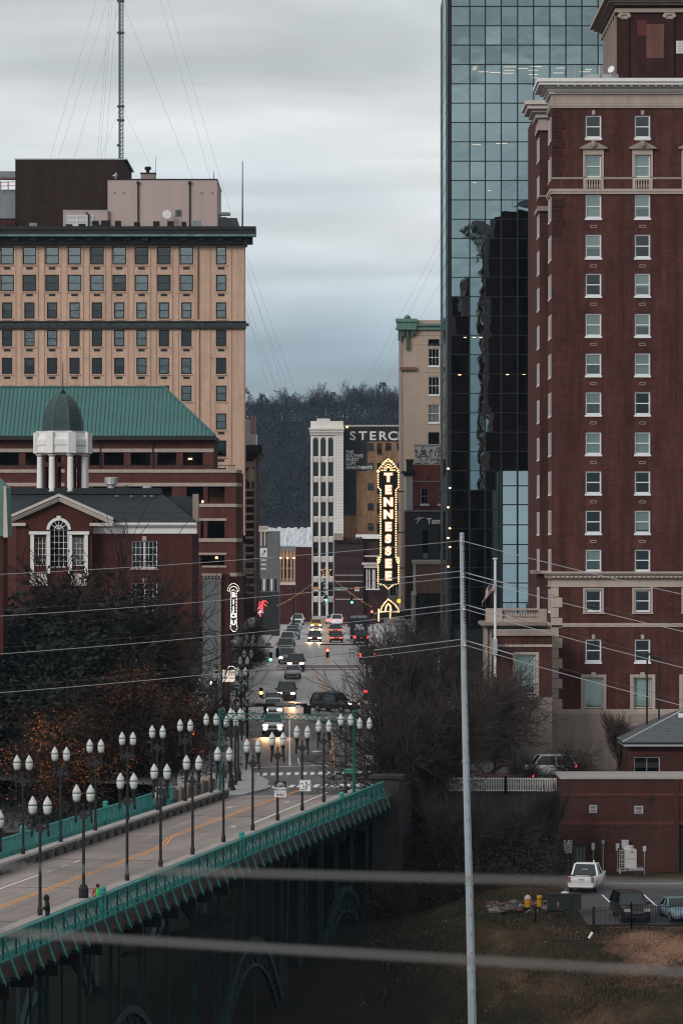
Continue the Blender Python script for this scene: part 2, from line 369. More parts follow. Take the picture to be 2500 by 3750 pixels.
def shell(parent, x0, x1, yt, yb, Z, depth, holes, m, gap=.5, skew=0.0, roofm=None, name='wall'):
    """a rectangular building volume whose front is the plane at depth Z; holes in photo pixels on that plane"""
    hs = [(X(a,Z), X(b,Z), H(d_,Z), H(c,Z)) for a, b, c, d_ in holes]
    a, b, z0, z1 = X(x0,Z), X(x1,Z), H(yb,Z), H(yt,Z); mb = MB()
    wall_holes(mb, a, b, z0, z1, hs, Z, .3)
    Y = Z+depth; bb = b+skew
    mb.q((b,Z,z0),(bb,Y,z0),(bb,Y,z1),(b,Z,z1)); mb.q((a,Z,z0),(a,Z,z1),(a,Y,z1),(a,Y,z0)); mb.q((a,Y,z0),(a,Y,z1),(bb,Y,z1),(bb,Y,z0))
    o = mb.build(name, m, parent)
    r = MB(); r.q((a,Z,z1-.02),(b,Z,z1-.02),(bb,Y,z1-.02),(a,Y,z1-.02)); r.build('roof_deck', roofm or conc_d, parent)
    if holes:
        i = MB(); i.q((a+.02,Z+.3+gap,z0),(b-.02,Z+.3+gap,z0),(b-.02,Z+.3+gap,z1-.05),(a+.02,Z+.3+gap,z1-.05)); i.build('dark_interior', dark, parent)
    return o
def window_mesh(wd, ht, fw, nx, ny, rail, sill, fm):
    k = ('win', round(wd,2), round(ht,2), fw, nx, ny, rail, sill, fm.name)
    if k in MESHC: return MESHC[k]
    mb = MB(); a = wd/2
    mb.box(-a, -a+fw, 0, .1, 0, ht); mb.box(a-fw, a, 0, .1, 0, ht); mb.box(-a+fw, a-fw, .002, .098, ht-fw, ht); mb.box(-a+fw, a-fw, .002, .098, 0, fw*1.2)
    if rail: mb.box(-a+fw, a-fw, .012, .09, ht*.5-fw*.35, ht*.5+fw*.35)
    mw = max(.035, fw*.38)
    for i in range(1, nx):
        u = -a + wd*i/nx; mb.box(u-mw/2, u+mw/2, .02, .08, fw*1.2, ht-fw)
    for j in range(1, ny):
        if rail and abs(j/ny-.5) < .01: continue
        z = ht*j/ny; mb.box(-a+fw, a-fw, .022, .078, z-mw/2, z+mw/2)
    if sill: mb.box(-a-.06, a+.06, -.22, -.002, -.16, -.002)
    MESHC[k] = mb.mesh('window', [fm]); return MESHC[k]
def quad_mesh(wd, z0, z1, m, nm):
    k = ('q', round(wd,2), round(z0,2), round(z1,2), m.name)
    if k not in MESHC: MESHC[k] = MB().box(-wd/2, wd/2, 0, .012, z0, z1).mesh(nm, [m])
    return MESHC[k]
def window(parent, x0, x1, y0, y1, Z, fw=.1, nx=1, ny=1, rail=True, sill=True, fm=None, glass=None, blind=None, bfrac=1.0, rec=.12, back=None, lab=None):
    wd = X(x1,Z)-X(x0,Z); ht = H(y0,Z)-H(y1,Z); P = Vector((X((x0+x1)/2,Z), Z+rec, H(y1,Z)))
    o = link('window', window_mesh(wd, ht, fw, nx, ny, rail, sill, fm or win_white), parent, P-Vector(parent.get('_o', (0,0,0))))
    iw = wd-2*fw; g = glass or g_win
    if rail:
        link('pane', quad_mesh(iw, fw*1.2, ht/2-fw*.35, g, 'pane'), o, (0,.05,0)); link('pane', quad_mesh(iw, ht/2+fw*.35, ht-fw, g, 'pane'), o, (0,.03,0))
    else: link('pane', quad_mesh(iw, fw*1.2, ht-fw, g, 'pane'), o, (0,.05,0))
    if blind: link('blind', quad_mesh(iw, ht-fw-(ht-2.2*fw)*bfrac, ht-fw, blind, 'blind'), o, (0,.13,0))
    if back: link('room_wall', quad_mesh(iw, fw, ht-fw, back, 'room_wall'), o, (0,.3,0))
    if lab: o['label'] = lab
    return o
def moulding(mb, x0, x1, y0, y1, Z, prof, ret=0.0):
    """stepped horizontal moulding: prof is [(fraction_top, fraction_bottom, projection m)]; ret: depth of the return along the left side"""
    for i, (a, b, p) in enumerate(prof):
        ya, yb = y0+(y1-y0)*a, y0+(y1-y0)*b
        mb.box(X(x0,Z)-(p if ret else 0), X(x1,Z), Z-p, Z-.001+(.25 if not ret else ret), H(yb,Z)+.002, H(ya,Z))
# ------------------------------------------------------------------ terrain
PROF = [(200, -.6), (290, -.6), (333, .2), (361, 2.1), (390, 3.4), (440, 4.9), (560, 5.0), (760, 4.4), (1500, 6.0)]
def gz(Y):
    if Y <= PROF[0][0]: return PROF[0][1]
    for (a, b), (c, d_) in zip(PROF, PROF[1:]):
        if Y <= c:
            t = (Y-a)/(c-a); return b+(d_-b)*t
    return PROF[-1][1]
def gpx(x, y, dz=0.0):                      # where the sight line of a photo point meets the street
    lo, hi = 262.0, 1000.0
    f = lambda Z: H(y, Z) - gz(Z)
    for _ in range(50):
        m = (lo+hi)/2
        if f(m) > 0: lo = m
        else: hi = m
    Z = (lo+hi)/2
    return Vector((X(x, Z), Z, gz(Z)+dz))
def smooth(t): t = max(0., min(1., t)); return t*t*(3-2*t)
def terrain(x, y):
    st = gz(y) - .35                        # town level
    if y > 330: h = st
    else:
        # east bank: lot shelf below the street, then the grass slope to the river
        east = -6.72 if y < 276.4 else st
        if y < 256: east = -6.72 - .058*(256-max(y,239.5))
        if y < 239: east = -7.68 - (239-y)*.30 - 1.0*smooth((239-y)/16)
        if x < 6: east -= 2.5*smooth((6-x)/14)
        west = -3.2 if y > 262 else -3.2 - (262-y)*.14
        if y > 285: west = -3.2+(st+3.2)*smooth((y-285)/25)
        under = -9.0 if y < 262 else -9+(st+9)*smooth((y-262)/12)
        if y < 235: under = -9-(235-y)*.22
        bx = -14.6 + .1749*(y-172.2)        # bridge axis (near kerb)
        if x > bx+3: h = under + (east-under)*smooth((x-bx-3)/9) if y < 276.4 else east
        elif x < bx-14: h = west + (under-west)*smooth((x-(bx-22))/8)
        else: h = under
        if y >= 290: h = st
    return max(h, -26.0)
mb = MB(); xs = [-2600,-900,-400,-200,-120] + [-100+2.5*i for i in range(81)] + [120,200,400,900,2600]
ys = [-400,-60,60,120,150] + [160+2.0*i for i in range(95)] + [360,380,420,470,520,600,700,800,1000,1300,1700,2400,4000,7000]
rr = random.Random(3); idx = {}
for j, y in enumerate(ys):
    for i, x in enumerate(xs):
        idx[i, j] = len(mb.v); n = rr.uniform(-.14, .14) if (y < 239 or (y < 262 and x < 12) or x < -20) and abs(x) < 110 and y < 300 else 0
        mb.v.append((x, y, terrain(x, y)+n))
for j in range(len(ys)-1):
    for i in range(len(xs)-1):
        mb.f.append((idx[i,j], idx[i+1,j], idx[i+1,j+1], idx[i,j+1])); mb.m.append(0)
def ground_mat():
    m = bpy.data.materials.new('winter ground'); m.use_nodes = True; t = m.node_tree; b = t.nodes['Principled BSDF']; b.inputs['Roughness'].default_value = .95
    b.inputs['Specular IOR Level'].default_value = .1
    g = t.nodes.new('ShaderNodeNewGeometry'); a = t.nodes.new('ShaderNodeTexNoise'); a.inputs['Scale'].default_value = .16; a.inputs['Detail'].default_value = 6; a.inputs['Roughness'].default_value = .62
    t.links.new(g.outputs['Position'], a.inputs['Vector']); r = t.nodes.new('ShaderNodeValToRGB')
    ramp(r, [(.3, (.012, .011, .008)), (.45, (.026, .023, .013)), (.56, (.060, .040, .024)), (.7, (.13, .080, .050))]); t.links.new(a.outputs['Fac'], r.inputs[0])
    c = t.nodes.new('ShaderNodeTexNoise'); c.inputs['Scale'].default_value = 5; c.inputs['Detail'].default_value = 6; c.inputs['Roughness'].default_value = .8; t.links.new(g.outputs['Position'], c.inputs['Vector'])
    q = t.nodes.new('ShaderNodeMapRange'); q.inputs['From Min'].default_value = .3; q.inputs['From Max'].default_value = .7; q.inputs['To Min'].default_value = .45; q.inputs['To Max'].default_value = 1.5
    t.links.new(c.outputs['Fac'], q.inputs[0]); s = t.nodes.new('ShaderNodeVectorMath'); s.operation = 'SCALE'; t.links.new(r.outputs[0], s.inputs[0]); t.links.new(q.outputs[0], s.inputs['Scale'])
    t.links.new(s.outputs[0], b.inputs['Base Color']); bp = t.nodes.new('ShaderNodeBump'); bp.inputs['Distance'].default_value = .12; t.links.new(c.outputs['Fac'], bp.inputs['Height']); t.links.new(bp.outputs[0], b.inputs['Normal'])
    return m
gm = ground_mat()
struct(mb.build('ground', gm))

# tan patch of dry grass right of the lot's drain: a mask in the ground's own colour
_t = gm.node_tree; _g = _t.nodes.new('ShaderNodeNewGeometry'); _s = _t.nodes.new('ShaderNodeSeparateXYZ'); _t.links.new(_g.outputs['Position'], _s.inputs[0])
def _m(op, a, b, c=None):
    n = _t.nodes.new('ShaderNodeMath'); n.operation = op
    for k, v in enumerate((a, b, c)):
        if v is None: continue
        if isinstance(v, (int, float)): n.inputs[k].default_value = v
        else: _t.links.new(v, n.inputs[k])
    return n.outputs[0]
_n = _t.nodes.new('ShaderNodeTexNoise'); _n.inputs['Scale'].default_value = .35; _n.inputs['Detail'].default_value = 6; _n.inputs['Roughness'].default_value = .7; _t.links.new(_g.outputs['Position'], _n.inputs['Vector'])
_e = _m('ADD', _m('MULTIPLY', _m('SUBTRACT', _s.outputs[0], 17.0), .30), _m('MULTIPLY', _m('SUBTRACT', _n.outputs['Fac'], .5), 3.2))
_e = _m('MINIMUM', _e, _m('ADD', _m('MULTIPLY', _m('SUBTRACT', _s.outputs[1], 229.5), .22), _m('MULTIPLY', _m('SUBTRACT', _n.outputs['Fac'], .5), 4.0)))
_e = _m('MINIMUM', _e, _m('MULTIPLY', _m('SUBTRACT', 262.0, _s.outputs[1]), .5))
_c = _t.nodes.new('ShaderNodeClamp'); _t.links.new(_e, _c.inputs[0])
_r = _t.nodes['Principled BSDF'].inputs['Base Color'].links[0].from_node; _src = _r.inputs[0].links[0].from_socket
_x = _t.nodes.new('ShaderNodeMix'); _x.data_type = 'RGBA'; _t.links.new(_c.outputs[0], _x.inputs['Factor']); _t.links.new(_src, _x.inputs[6]); _x.inputs[7].default_value = (.235,.132,.088,1); _t.links.new(_x.outputs[2], _r.inputs[0])
# shade under and beside the bridge, put into the ground's colour
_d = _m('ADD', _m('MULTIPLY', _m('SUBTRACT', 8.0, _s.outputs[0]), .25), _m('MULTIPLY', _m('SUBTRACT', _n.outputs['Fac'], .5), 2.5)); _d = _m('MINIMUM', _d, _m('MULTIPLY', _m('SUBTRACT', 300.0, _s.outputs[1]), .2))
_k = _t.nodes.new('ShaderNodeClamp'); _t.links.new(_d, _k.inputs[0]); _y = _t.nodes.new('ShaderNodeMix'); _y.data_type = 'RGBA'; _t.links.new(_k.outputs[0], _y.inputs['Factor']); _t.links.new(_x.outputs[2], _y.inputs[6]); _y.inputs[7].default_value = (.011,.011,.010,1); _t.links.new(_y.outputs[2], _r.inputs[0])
# tan grass mound below the lot fence
mound = mat('tan winter grass', (.10, .064, .042), .95, .4, 2.2, .08, 7)

# ------------------------------------------------------------------ street surfaces
def sheet(name, pts_l, pts_r, m, dz, par=None):
    mb = MB()
    for (a, b), (c, d_) in zip(zip(pts_l, pts_r), zip(pts_l[1:], pts_r[1:])):
        mb.q((a[0],a[1],gz(a[1])+dz), (b[0],b[1],gz(b[1])+dz), (d_[0],d_[1],gz(d_[1])+dz), (c[0],c[1],gz(c[1])+dz))
    o = mb.build(name, m, par)
    if par is None: struct(o)
    return o
CX = lambda Y: -.0042*Y                    # centre line of the street
YS = [346, 350, 354, 361, 368, 375, 382, 390, 400, 410, 420, 430, 440, 470, 500, 560, 640, 720, 800]
road = sheet('street', [(CX(y)-8.0, y) for y in YS], [(CX(y)+8.2, y) for y in YS], streetmat, 0.0)
# crossing at the bridge end, darker new asphalt
JY = [266, 276.9, 277.1, 284, 290, 300, 311, 322, 333, 340, 346]
junction = sheet('junction', [(-14 if y < 284 else -30, y) for y in JY], [(4.4 if y < 277 else 42, y) for y in JY], asphalt, .004)
# kerbed pavements on both sides of the street
def pavement(name, f0, f1, ys_, h=.14):
    mb = MB()
    for y0, y1 in zip(ys_, ys_[1:]):
        a0, a1, b0, b1 = f0(y0), f0(y1), f1(y0), f1(y1); z0, z1 = gz(y0), gz(y1)
        mb.q((a0,y0,z0+h),(b0,y0,z0+h),(b1,y1,z1+h),(a1,y1,z1+h)); mb.q((b0,y0,z0-.1),(b1,y1,z1-.1),(b1,y1,z1+h),(b0,y0,z0+h)); mb.q((a0,y0,z0-.1),(a0,y0,z0+h),(a1,y1,z1+h),(a1,y1,z1-.1))
    mb.q((f0(ys_[0]),ys_[0],gz(ys_[0])-.1),(f1(ys_[0]),ys_[0],gz(ys_[0])-.1),(f1(ys_[0]),ys_[0],gz(ys_[0])+h),(f0(ys_[0]),ys_[0],gz(ys_[0])+h))
    return struct(mb.build(name, walkmat))
PY = [347, 354, 361, 375, 390, 415, 440, 500, 560, 700]
pavement('pavement', lambda y: CX(y)-14.0, lambda y: CX(y)-8.0, PY)
pavement('pavement', lambda y: CX(y)+8.2, lambda y: CX(y)+14.0, PY)
mb = MB()                                   # corner pavement at the left bridge end
pts = [gpx(*p) for p in ((650,2850),(700,2700),(905,2700),(930,2790),(925,2830),(985,2865),(978,2893),(930,2905),(890,2915),(800,2935),(650,2960))]
n = len(mb.v); mb.v += [(p.x,p.y,p.z+.14) for p in pts] + [(p.x,p.y,p.z-.3) for p in pts]; k = len(pts)
mb.f.append(tuple(range(n+k-1, n-1, -1))); mb.m.append(0)
for i in range(k): mb.f.append((n+i, n+(i+1)%k, n+k+(i+1)%k, n+k+i)); mb.m.append(0)
struct(mb.build('pavement', walkmat))

marks = MB(); marksy = MB()
def strip(M, pts, wpx, dz=.012):           # painted line through photo points, width in metres
    P = [gpx(*p) for p in pts]
    for a, b in zip(P, P[1:]):
        t = (b-a); t.z = 0; t.normalize(); s = Vector((t.y, -t.x, 0))*wpx/2; nseg = max(1, int((b-a).length/7))
        for i in range(nseg):
            p, q_ = a.lerp(b, i/nseg), a.lerp(b, (i+1)/nseg)
            zp, zq = gz(p.y)+dz, gz(q_.y)+dz
            M.q((p.x-s.x,p.y-s.y,zp),(p.x+s.x,p.y+s.y,zp),(q_.x+s.x,q_.y+s.y,zq),(q_.x-s.x,q_.y-s.y,zq))
def quadpx(M, pts, dz=.012): M.q(*[tuple(gpx(*p, dz)) for p in pts])
for i in range(18):                         # zebra bars, near crossing
    x, y = 916+30*i, 2882-.55*i; quadpx(marks, [(x-13,y+4.5),(x+5,y+4.5),(x+17,y-4.5),(x-1,y-4.5)])
for i in range(20):
    x, y = 883+29*i, 2837-.5*i; quadpx(marks, [(x-9,y+5),(x+6,y+5),(x+9,y-5),(x-6,y-5)])
for i in range(15):
    x, y = 915+31.5*i, 2629; quadpx(marks, [(x-6,y+2),(x+7,y+2),(x+6,y-2),(x-6,y-2)])
strip(marks, [(925,2811),(1212,2803)], .5); strip(marks, [(1060,2634),(1061,2804)], .16)
strip(marks, [(1150,2885),(1440,2876)], .3)
strip(marks, [(1091,2752),(1180,2752)], .25); quadpx(marks, [(1145,2755.5),(1180,2752),(1145,2749)])
strip(marks, [(1085,2645),(1200,2645)], .22); strip(marks, [(1185,2467),(1330,2469)], .45); strip(marks, [(1195,2472),(1330,2474)], .3)
strip(marks, [(1090,2775),(1096,2800)], .1)
for dx in (0, 10):
    strip(marksy, [(1197+dx,2632),(1206+dx,2700),(1213+dx,2804)], .11)
    strip(marksy, [(1150+dx*.9,2467),(1152+dx*.9,2484),(1180+dx*.9,2508),(1180+dx*.9,2545)], .13)
    strip(marksy, [(1189+dx,2430),(1191+dx,2363),(1193+dx*.7,2300),(1194+dx*.6,2275)], .13)
strip(marksy, [(1130,2577),(1158,2563)], .16)
for x, y in ((1350,2760),(1360,2800),(1367,2834)): quadpx(marks, [(x-3,y+5),(x+3,y+5),(x+3,y-5),(x-3,y-5)])
mo = marks.build('crossing_markings', line_w, road); myo = marksy.build('centre_line', line_y, road)
# brick paver crossing with dark joints farther up the street
mb = MB(); pav = mat('brick pavers', (.14, .085, .085), .6, .2, 2)
for ya, yb in ((2436, 2446), (2450, 2455)):
    quadpx(mb, [(1010,yb),(1340,yb),(1330,ya),(1015,ya)], .008)
mb.build('paver_crossing', pav, road)
mb = MB(); quadpx(mb, [(1098,2790),(1182,2790),(1180,2763),(1100,2763)], .016); mb.build('asphalt_patch', mat('patch asphalt', (.055,.054,.057), .7, .2), junction)

# ------------------------------------------------------------------ wooded ridge far behind
mb = MB(); rr = random.Random(11); HX = [-900+30*i for i in range(61)]; HY = [1150, 1300, 1450, 1600, 1700, 1780, 1840, 1890, 1930, 2100, 2500]
hz = [6, 8, 20, 44, 60, 72, 80, 85, 86, 70, 15]; hid = {}
for j, y in enumerate(HY):
    for i, x in enumerate(HX):
        hid[i, j] = len(mb.v); k = sin(x*.011+.6)*3 + sin(x*.031)*1.5
        mb.v.append((x, y, hz[j] + (k*(hz[j]/97) if hz[j] > 10 else 0)))
for j in range(len(HY)-1):
    for i in range(len(HX)-1): mb.f.append((hid[i,j],hid[i+1,j],hid[i+1,j+1],hid[i,j+1])); mb.m.append(0)
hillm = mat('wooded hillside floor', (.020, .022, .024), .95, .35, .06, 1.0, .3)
struct(mb.build('hill', hillm, smooth=True))
def hill_z(x, y):
    for j in range(len(HY)-1):
        if HY[j] <= y <= HY[j+1]:
            t = (y-HY[j])/(HY[j+1]-HY[j]); h = hz[j]+(hz[j+1]-hz[j])*t; return h + (sin(x*.011+.6)*3 + sin(x*.031)*1.5)*h/97
    return 0
# ------------------------------------------------------------------ red brick hotel tower (right)
Z = 295.0
B = wthing('brick_tower', 'tall dark red brick hotel tower with white windows and stone cornice', 'building', (X(2300,Z), Z+10, -1.0))
WR = random.Random(21)
blind_p = mat('pale green blind', (.70,.80,.74), .9, .08, 2, streak=True)
rows = [(422,505),(568,650),(713,799),(858,944),(1001,1084),(1148,1231),(1293,1375),(1435,1519),(1582,1664),(1725,1808),(1869,1953),(2012,2092),(2160,2241),(2341,2424)]
cols = [(2142,2200),(2322,2379),(2502,2559)]
holes = [(a,b,c,d_) for a, b in cols for c, d_ in rows]
big = [(a-4,b+5,2482,2594) for a, b in cols]
shell(B, 2020, 2680, 300, 2860, Z, 5.6, holes+big, brick_red)
look = {}
bl = [None, blind_m, blind_g, blind_m, None, blind_g]
PAT = [[0,0,0],[2,2,1],[2,1,0],[1,0,1],[0,1,0],[1,1,0],[1,1,1],[1,0,1],[2,1,0],[0,0,1],[0,1,0],[1,0,1],[0,3,0],[0,3,1]]
for r_, (c, d_) in enumerate(rows):
    for k, (a, b) in enumerate(cols):
        v = PAT[r_][k]
        bm_, fr = (None,1) if v == 0 else ((blind_m, WR.choice((1.,1.,.9,.62,.48))) if v == 1 else ((blind_g, 1.0) if v == 2 else (room_warm, 1.0)))
        window(B, a, b, c, d_, Z, fw=.12, fm=win_white, blind=bm_, bfrac=fr, glass=g_dim if v in (0, 3) else g_win, sill=r_ != 12)
for a, b, c, d_ in big: window(B, a, b, c, d_, Z, fw=.1, rail=False, sill=False, blind=blind_p, bfrac=.97, fm=cream)
# back volume, seen in the mirror glass, and the light-court wing
mb = MB(); z0, z1 = -1.5, H(300,Z)
mb.box(X(2150,Z), X(2680,Z), Z+5.62, Z+35, z0, z1); mb.build('rear_block', brick_red, B)
ZB = 310.0
mb = MB(); mb.box(X(1976,ZB), X(2150,ZB), ZB, ZB+20, z0, H(374,ZB)); mb.build('court_wing', brick_red, B)
# cornice, main: stepped mouldings with a return on the left flank
mb = MB(); moulding(mb, 2022, 2690, 293, 345, Z, [(0,.25,1.35),(.25,.45,1.2),(.45,.6,.75),(.6,.8,.45),(.8,1.0,.3)], ret=5.6); mb.build('cornice', white_paint, B)
mb = MB(); moulding(mb, 2022, 2690, 346, 396, Z, [(0,.68,.12),(.70,.85,.2),(.85,1,.14)], ret=5.6); mb.build('frieze', stone, B)
md = MB().box(-.09,.09,-.36,0,-.11,0).mesh('modillion', [cream]); dt = MB().box(-.05,.05,-.15,0,-.1,0).mesh('dentil', [cream])
for i in range(22): link('modillion', md, B, Vector((X(2040+29.6*i,Z), Z-.76, H(317.5,Z)))-Vector(B['_o']))
for i in range(80): link('dentil', dt, B, Vector((X(2030+8.2*i,Z), Z-.31, H(336,Z)))-Vector(B['_o']))
mb = MB(); moulding(mb, 1976, 2060, 374, 432, ZB, [(0,.25,1.35),(.25,.5,1.15),(.5,.7,.75),(.7,1,.4)], ret=5); mb.build('cornice', cream, B)
mb = MB(); moulding(mb, 1976, 2060, 433, 478, ZB, [(0,.7,.12),(.7,1,.2)], ret=5); mb.build('frieze', stone, B)
for i in range(2): link('modillion', md, B, Vector((X(1984+24*i,ZB), ZB-.76, H(400,ZB)))-Vector(B['_o']))
# string courses
for a, b, p in ((650,656.5,.10),(692,711,.22),(2093,2106,.62),(2282,2296,.10),(2597,2614,.14)):
    mb = MB(); moulding(mb, 2021, 2690, a, b, Z, [(0,.55,p),(.55,1,p*.7)], ret=5.5); mb.build('string_course', stone, B)
    zc = HC-(a-YH)*Z/F
    if a < 2200:
        mb = MB(); mb.box(X(1976,ZB)-p, X(2060,ZB), ZB-p, ZB+5, zc-(b-a)*Z/F, zc); mb.build('string_course', stone_d, B)
mb = MB(); moulding(mb, 2021, 2690, 2107, 2118, Z, [(0,1,.35)], ret=5.5); mb.build('cornice_bed', stone_d, B)
mb = MB(); moulding(mb, 2021, 2690, 2119, 2150, Z, [(0,.85,.06),(.85,1,.12)], ret=5.5); mb.build('lower_frieze', stone, B)
for i in range(40): link('modillion', md, B, Vector((X(2025+16.5*i,Z), Z-.1, H(2110,Z)))-Vector(B['_o']))
mb = MB(); mb.pbox(2020, 2690, 2614, 2870, Z, -.12, -.002); mb.build('stone_base', stone_d, B)
for y in (2640, 2680, 2720, 2760, 2800):
    MB().pbox(2020, 2690, y, y+1.6, Z, -.126, -.121).build('joint', stone_d, B)
# quoins
for i in range(13):
    y = 2151+37.2*i
    if 2275 < y < 2296: continue
    wd = 2057 if i % 2 else 2044
    MB().box(X(2020,Z)-.05, X(wd,Z), Z-.07, Z+ (1.0 if i % 2 else 1.6), H(y+35.5,Z), H(y,Z)).build('quoin', stone, B)
# brick quoin strips on the upper corner (flush recess joints)
for i in range(13):
    y = 405+36*i
    if 640 < y < 715: continue
    MB().pbox(2021, 2066 if i % 2 else 2058, y, y+30, Z, -.05, -.002).build('brick_quoin', brick_pent, B)
for a, b in cols:
    xm = (a+b)/2
    # pediment over the second row
    mb = MB(); p = [(X(xm-48,Z),H(545,Z)),(X(xm+48,Z),H(545,Z)),(X(xm+48,Z),H(540,Z)),(X(xm,Z),H(516,Z)),(X(xm-48,Z),H(540,Z))]; mb.prism(p, Z-.3, Z)
    mb.pbox(xm-50, xm+50, 541, 546, Z, -.36, -.002); mb.lathe([(.16,0),(.24,.2),(.2,.5),(.1,.62)], (X(xm,Z),Z-.36,H(542,Z)), 8); mb.pbox(xm-28, xm+28, 507, 516, Z, -.08, -.002)
    mb.build('pediment', stone_d, B)
    mb = MB(); mb.pbox(a-9, a-1, 556, 652, Z, -.1, -.002); mb.pbox(b+1, b+9, 556, 652, Z, -.1, -.002); mb.pbox(a-9, b+9, 547, 567, Z, -.13, -.002); mb.build('window_surround', stone, B)
    bal = wthing_part = MB(); bal.pbox(a-8, a+1, 657, 692, Z, -.16, -.002); bal.pbox(b-1, b+8, 657, 692, Z, -.16, -.002)
    bo = bal.build('baluster_panel', stone, B)
    for i in range(6): MB().lathe([(.05,0),(.09,.2),(.05,.45),(.07,.74)], (X(a+5+i*9.6,Z), Z-.1, H(691,Z)), 6).build('baluster', stone, B)
    for y in (405, 2324):
        MB().pbox(xm-6, xm+6, y, y+15, Z, -.14, -.002).build('keystone', stone, B)
    MB().pbox(xm-8, xm+8, 2462, 2482, Z, -.22, -.002).build('keystone', stone, B)
    mb = MB(); mb.pbox(a-17, a-5, 2470, 2597, Z, -.12, -.002); mb.pbox(b+6, b+18, 2470, 2597, Z, -.12, -.002); mb.pbox(a-5, b+6, 2470, 2481, Z, -.12, -.002); mb.build('window_surround', stone, B)
    mb = MB(); mb.pbox(a-9, a-1, 2153, 2243, Z, -.08, -.002); mb.pbox(b+1, b+9, 2153, 2243, Z, -.08, -.002); mb.pbox(a-1, b+1, 2153, 2159, Z, -.08, -.002); mb.pbox(a-11, b+11, 2243, 2248, Z, -.15, -.002); mb.build('window_surround', stone, B)
    for (c, d_) in rows[2:11]:
        v = MB(); v.pbox(xm-11, xm+11, d_+25, d_+35, Z, -.03, -.002, 1); v.pbox(xm-9, xm+9, d_+27, d_+33, Z, -.04, -.031, 0); v.build('vent', [brick_maroon, stone], B)
g_dim2 = glass_mat('flank glass', (.6,.65,.68), .25, None, .004, .03, (.02,.02,.022))
# flank windows seen on edge
for sx_, zz, wds in ((X(2020,Z), Z, (1.3, 3.6)), (X(1976,ZB), ZB, (1.2, 3.2))):
    for (c, d_) in rows:
        for q_ in wds:
            z0_, z1_ = H(d_,Z), H(c,Z); mb = MB(); mb.box(sx_-.035, sx_-.002, zz+q_, zz+q_+.08, z0_, z1_); mb.box(sx_-.035, sx_-.002, zz+q_+1.14, zz+q_+1.22, z0_, z1_)
            mb.box(sx_-.035, sx_-.002, zz+q_+.08, zz+q_+1.14, z1_-.08, z1_); mb.box(sx_-.07, sx_-.002, zz+q_-.05, zz+q_+1.27, z0_-.14, z0_)
            f = mb.build('flank_window', win_white, B); MB().box(sx_-.012, sx_-.004, zz+q_+.08, zz+q_+1.14, z0_, z1_-.08).build('pane', g_dim2, f, ).location = (0,0,0)
# penthouse with ionic pilasters
ZP = 325.0
mb = MB(); mb.box(X(2260,ZP), X(2720,ZP), ZP, ZP+18, H(300,ZP)-2, H(-40,ZP)); mb.build('penthouse', brick_pent, B)
mb = MB(); mb.box(X(2260,ZP)-.25, X(2720,ZP), ZP-.25, ZP+18, H(46,ZP), H(32,ZP)); mb.box(X(2260,ZP)-1.3, X(2720,ZP), ZP-1.3, ZP+18, H(5,ZP), H(-8,ZP)); mb.box(X(2260,ZP)-.9, X(2720,ZP), ZP-.9, ZP+18, H(12,ZP), H(5.2,ZP))
mb.box(X(2260,ZP)-.4, X(2720,ZP), ZP-.4, ZP+18, H(20,ZP), H(12.2,ZP)); mb.build('penthouse_cornice', stone, B)
for x in (2283, 2448):
    MB().pbox(x-17, x+17, 66, 290, ZP, -.18, -.002).build('pilaster', brick_pent, B)
    mb = MB(); mb.pbox(x-19, x+19, 48, 55, ZP, -.32, -.002); mb.pbox(x-14, x+14, 58, 70, ZP, -.22, -.002)
    for s in (-1, 1):
        c = at(x+s*17, 59, ZP); mb.tube([(c.x, ZP-.34, c.z), (c.x, ZP-.02, c.z)], .18, 10)
    mb.build('ionic_capital', stone, B)
for i in range(7):
    y = ZP+1.2+i*2.3; MB().box(X(2260,ZP)-.2, X(2260,ZP)-.002, y, y+.7, H(66,ZP)-6, H(47,ZP)).build('pilaster', stone_d, B)
MB().pbox(2365, 2430, 88, 212, ZP, -.012, -.002).build('repaired_brick_patch', brick_mat('pale repair brick', (.19,.075,.06), (.15,.06,.05), (.2,.12,.1)), B)
MB().pbox(2330, 2366, 72, 130, ZP, -.008, -.002).build('repaired_brick_patch', brick_mat('red repair brick', (.16,.035,.03), (.12,.03,.025), (.13,.07,.06)), B)
lv = MB().pbox(2474, 2530, 150, 196, ZP, -.1, -.002).build('louvre', white_paint, B)
for i in range(7): MB().pbox(2478, 2530, 153+6*i, 156+6*i, ZP, -.115, -.101).build('louvre_slat', zinc, lv).location = (0,0,0)
# roof gear
R1 = 312.0
rg = wthing('roof_duct', 'pale grey metal duct housing on the brick tower roof', 'duct', at(2190,292,R1))
mb = MB(); mb.prism([(X(2108,R1),H(296,R1)),(X(2263,R1),H(296,R1)),(X(2263,R1),H(271,R1)),(X(2150,R1),H(271,R1)),(X(2140,R1),H(277,R1))], R1, R1+2); mb.build('housing', zinc, rg)
MB().tube([at(2193,290,R1-.2), at(2193,240,R1-.2)], .09, 8).build('vent_pipe', zinc, rg)
rg = wthing('satellite_dish', 'small white dish antenna on the brick tower roof', 'antenna', at(2242,271,R1-.5))
mb = MB(); c = at(2238,255,R1-.5); mb.lathe([(.06,-.15),(.3,0),(.34,.1),(.26,.06)], (0,0,0), 12); dd = mb.build('dish', white_paint, rg); dd.location = c-Vector(rg['_o']); dd.rotation_euler = (radians(70), 0, radians(-40))
MB().tube([at(2243,272,R1-.5), at(2240,254,R1-.5)], .07, 6).build('mount', zinc, rg)
rg = wthing('whip_antenna', 'thin white whip antenna left of the roof duct', 'antenna', at(2104,292,R1)); MB().tube([at(2104,294,R1), at(2104,248,R1)], .05, 5).build('rod', zinc, rg)

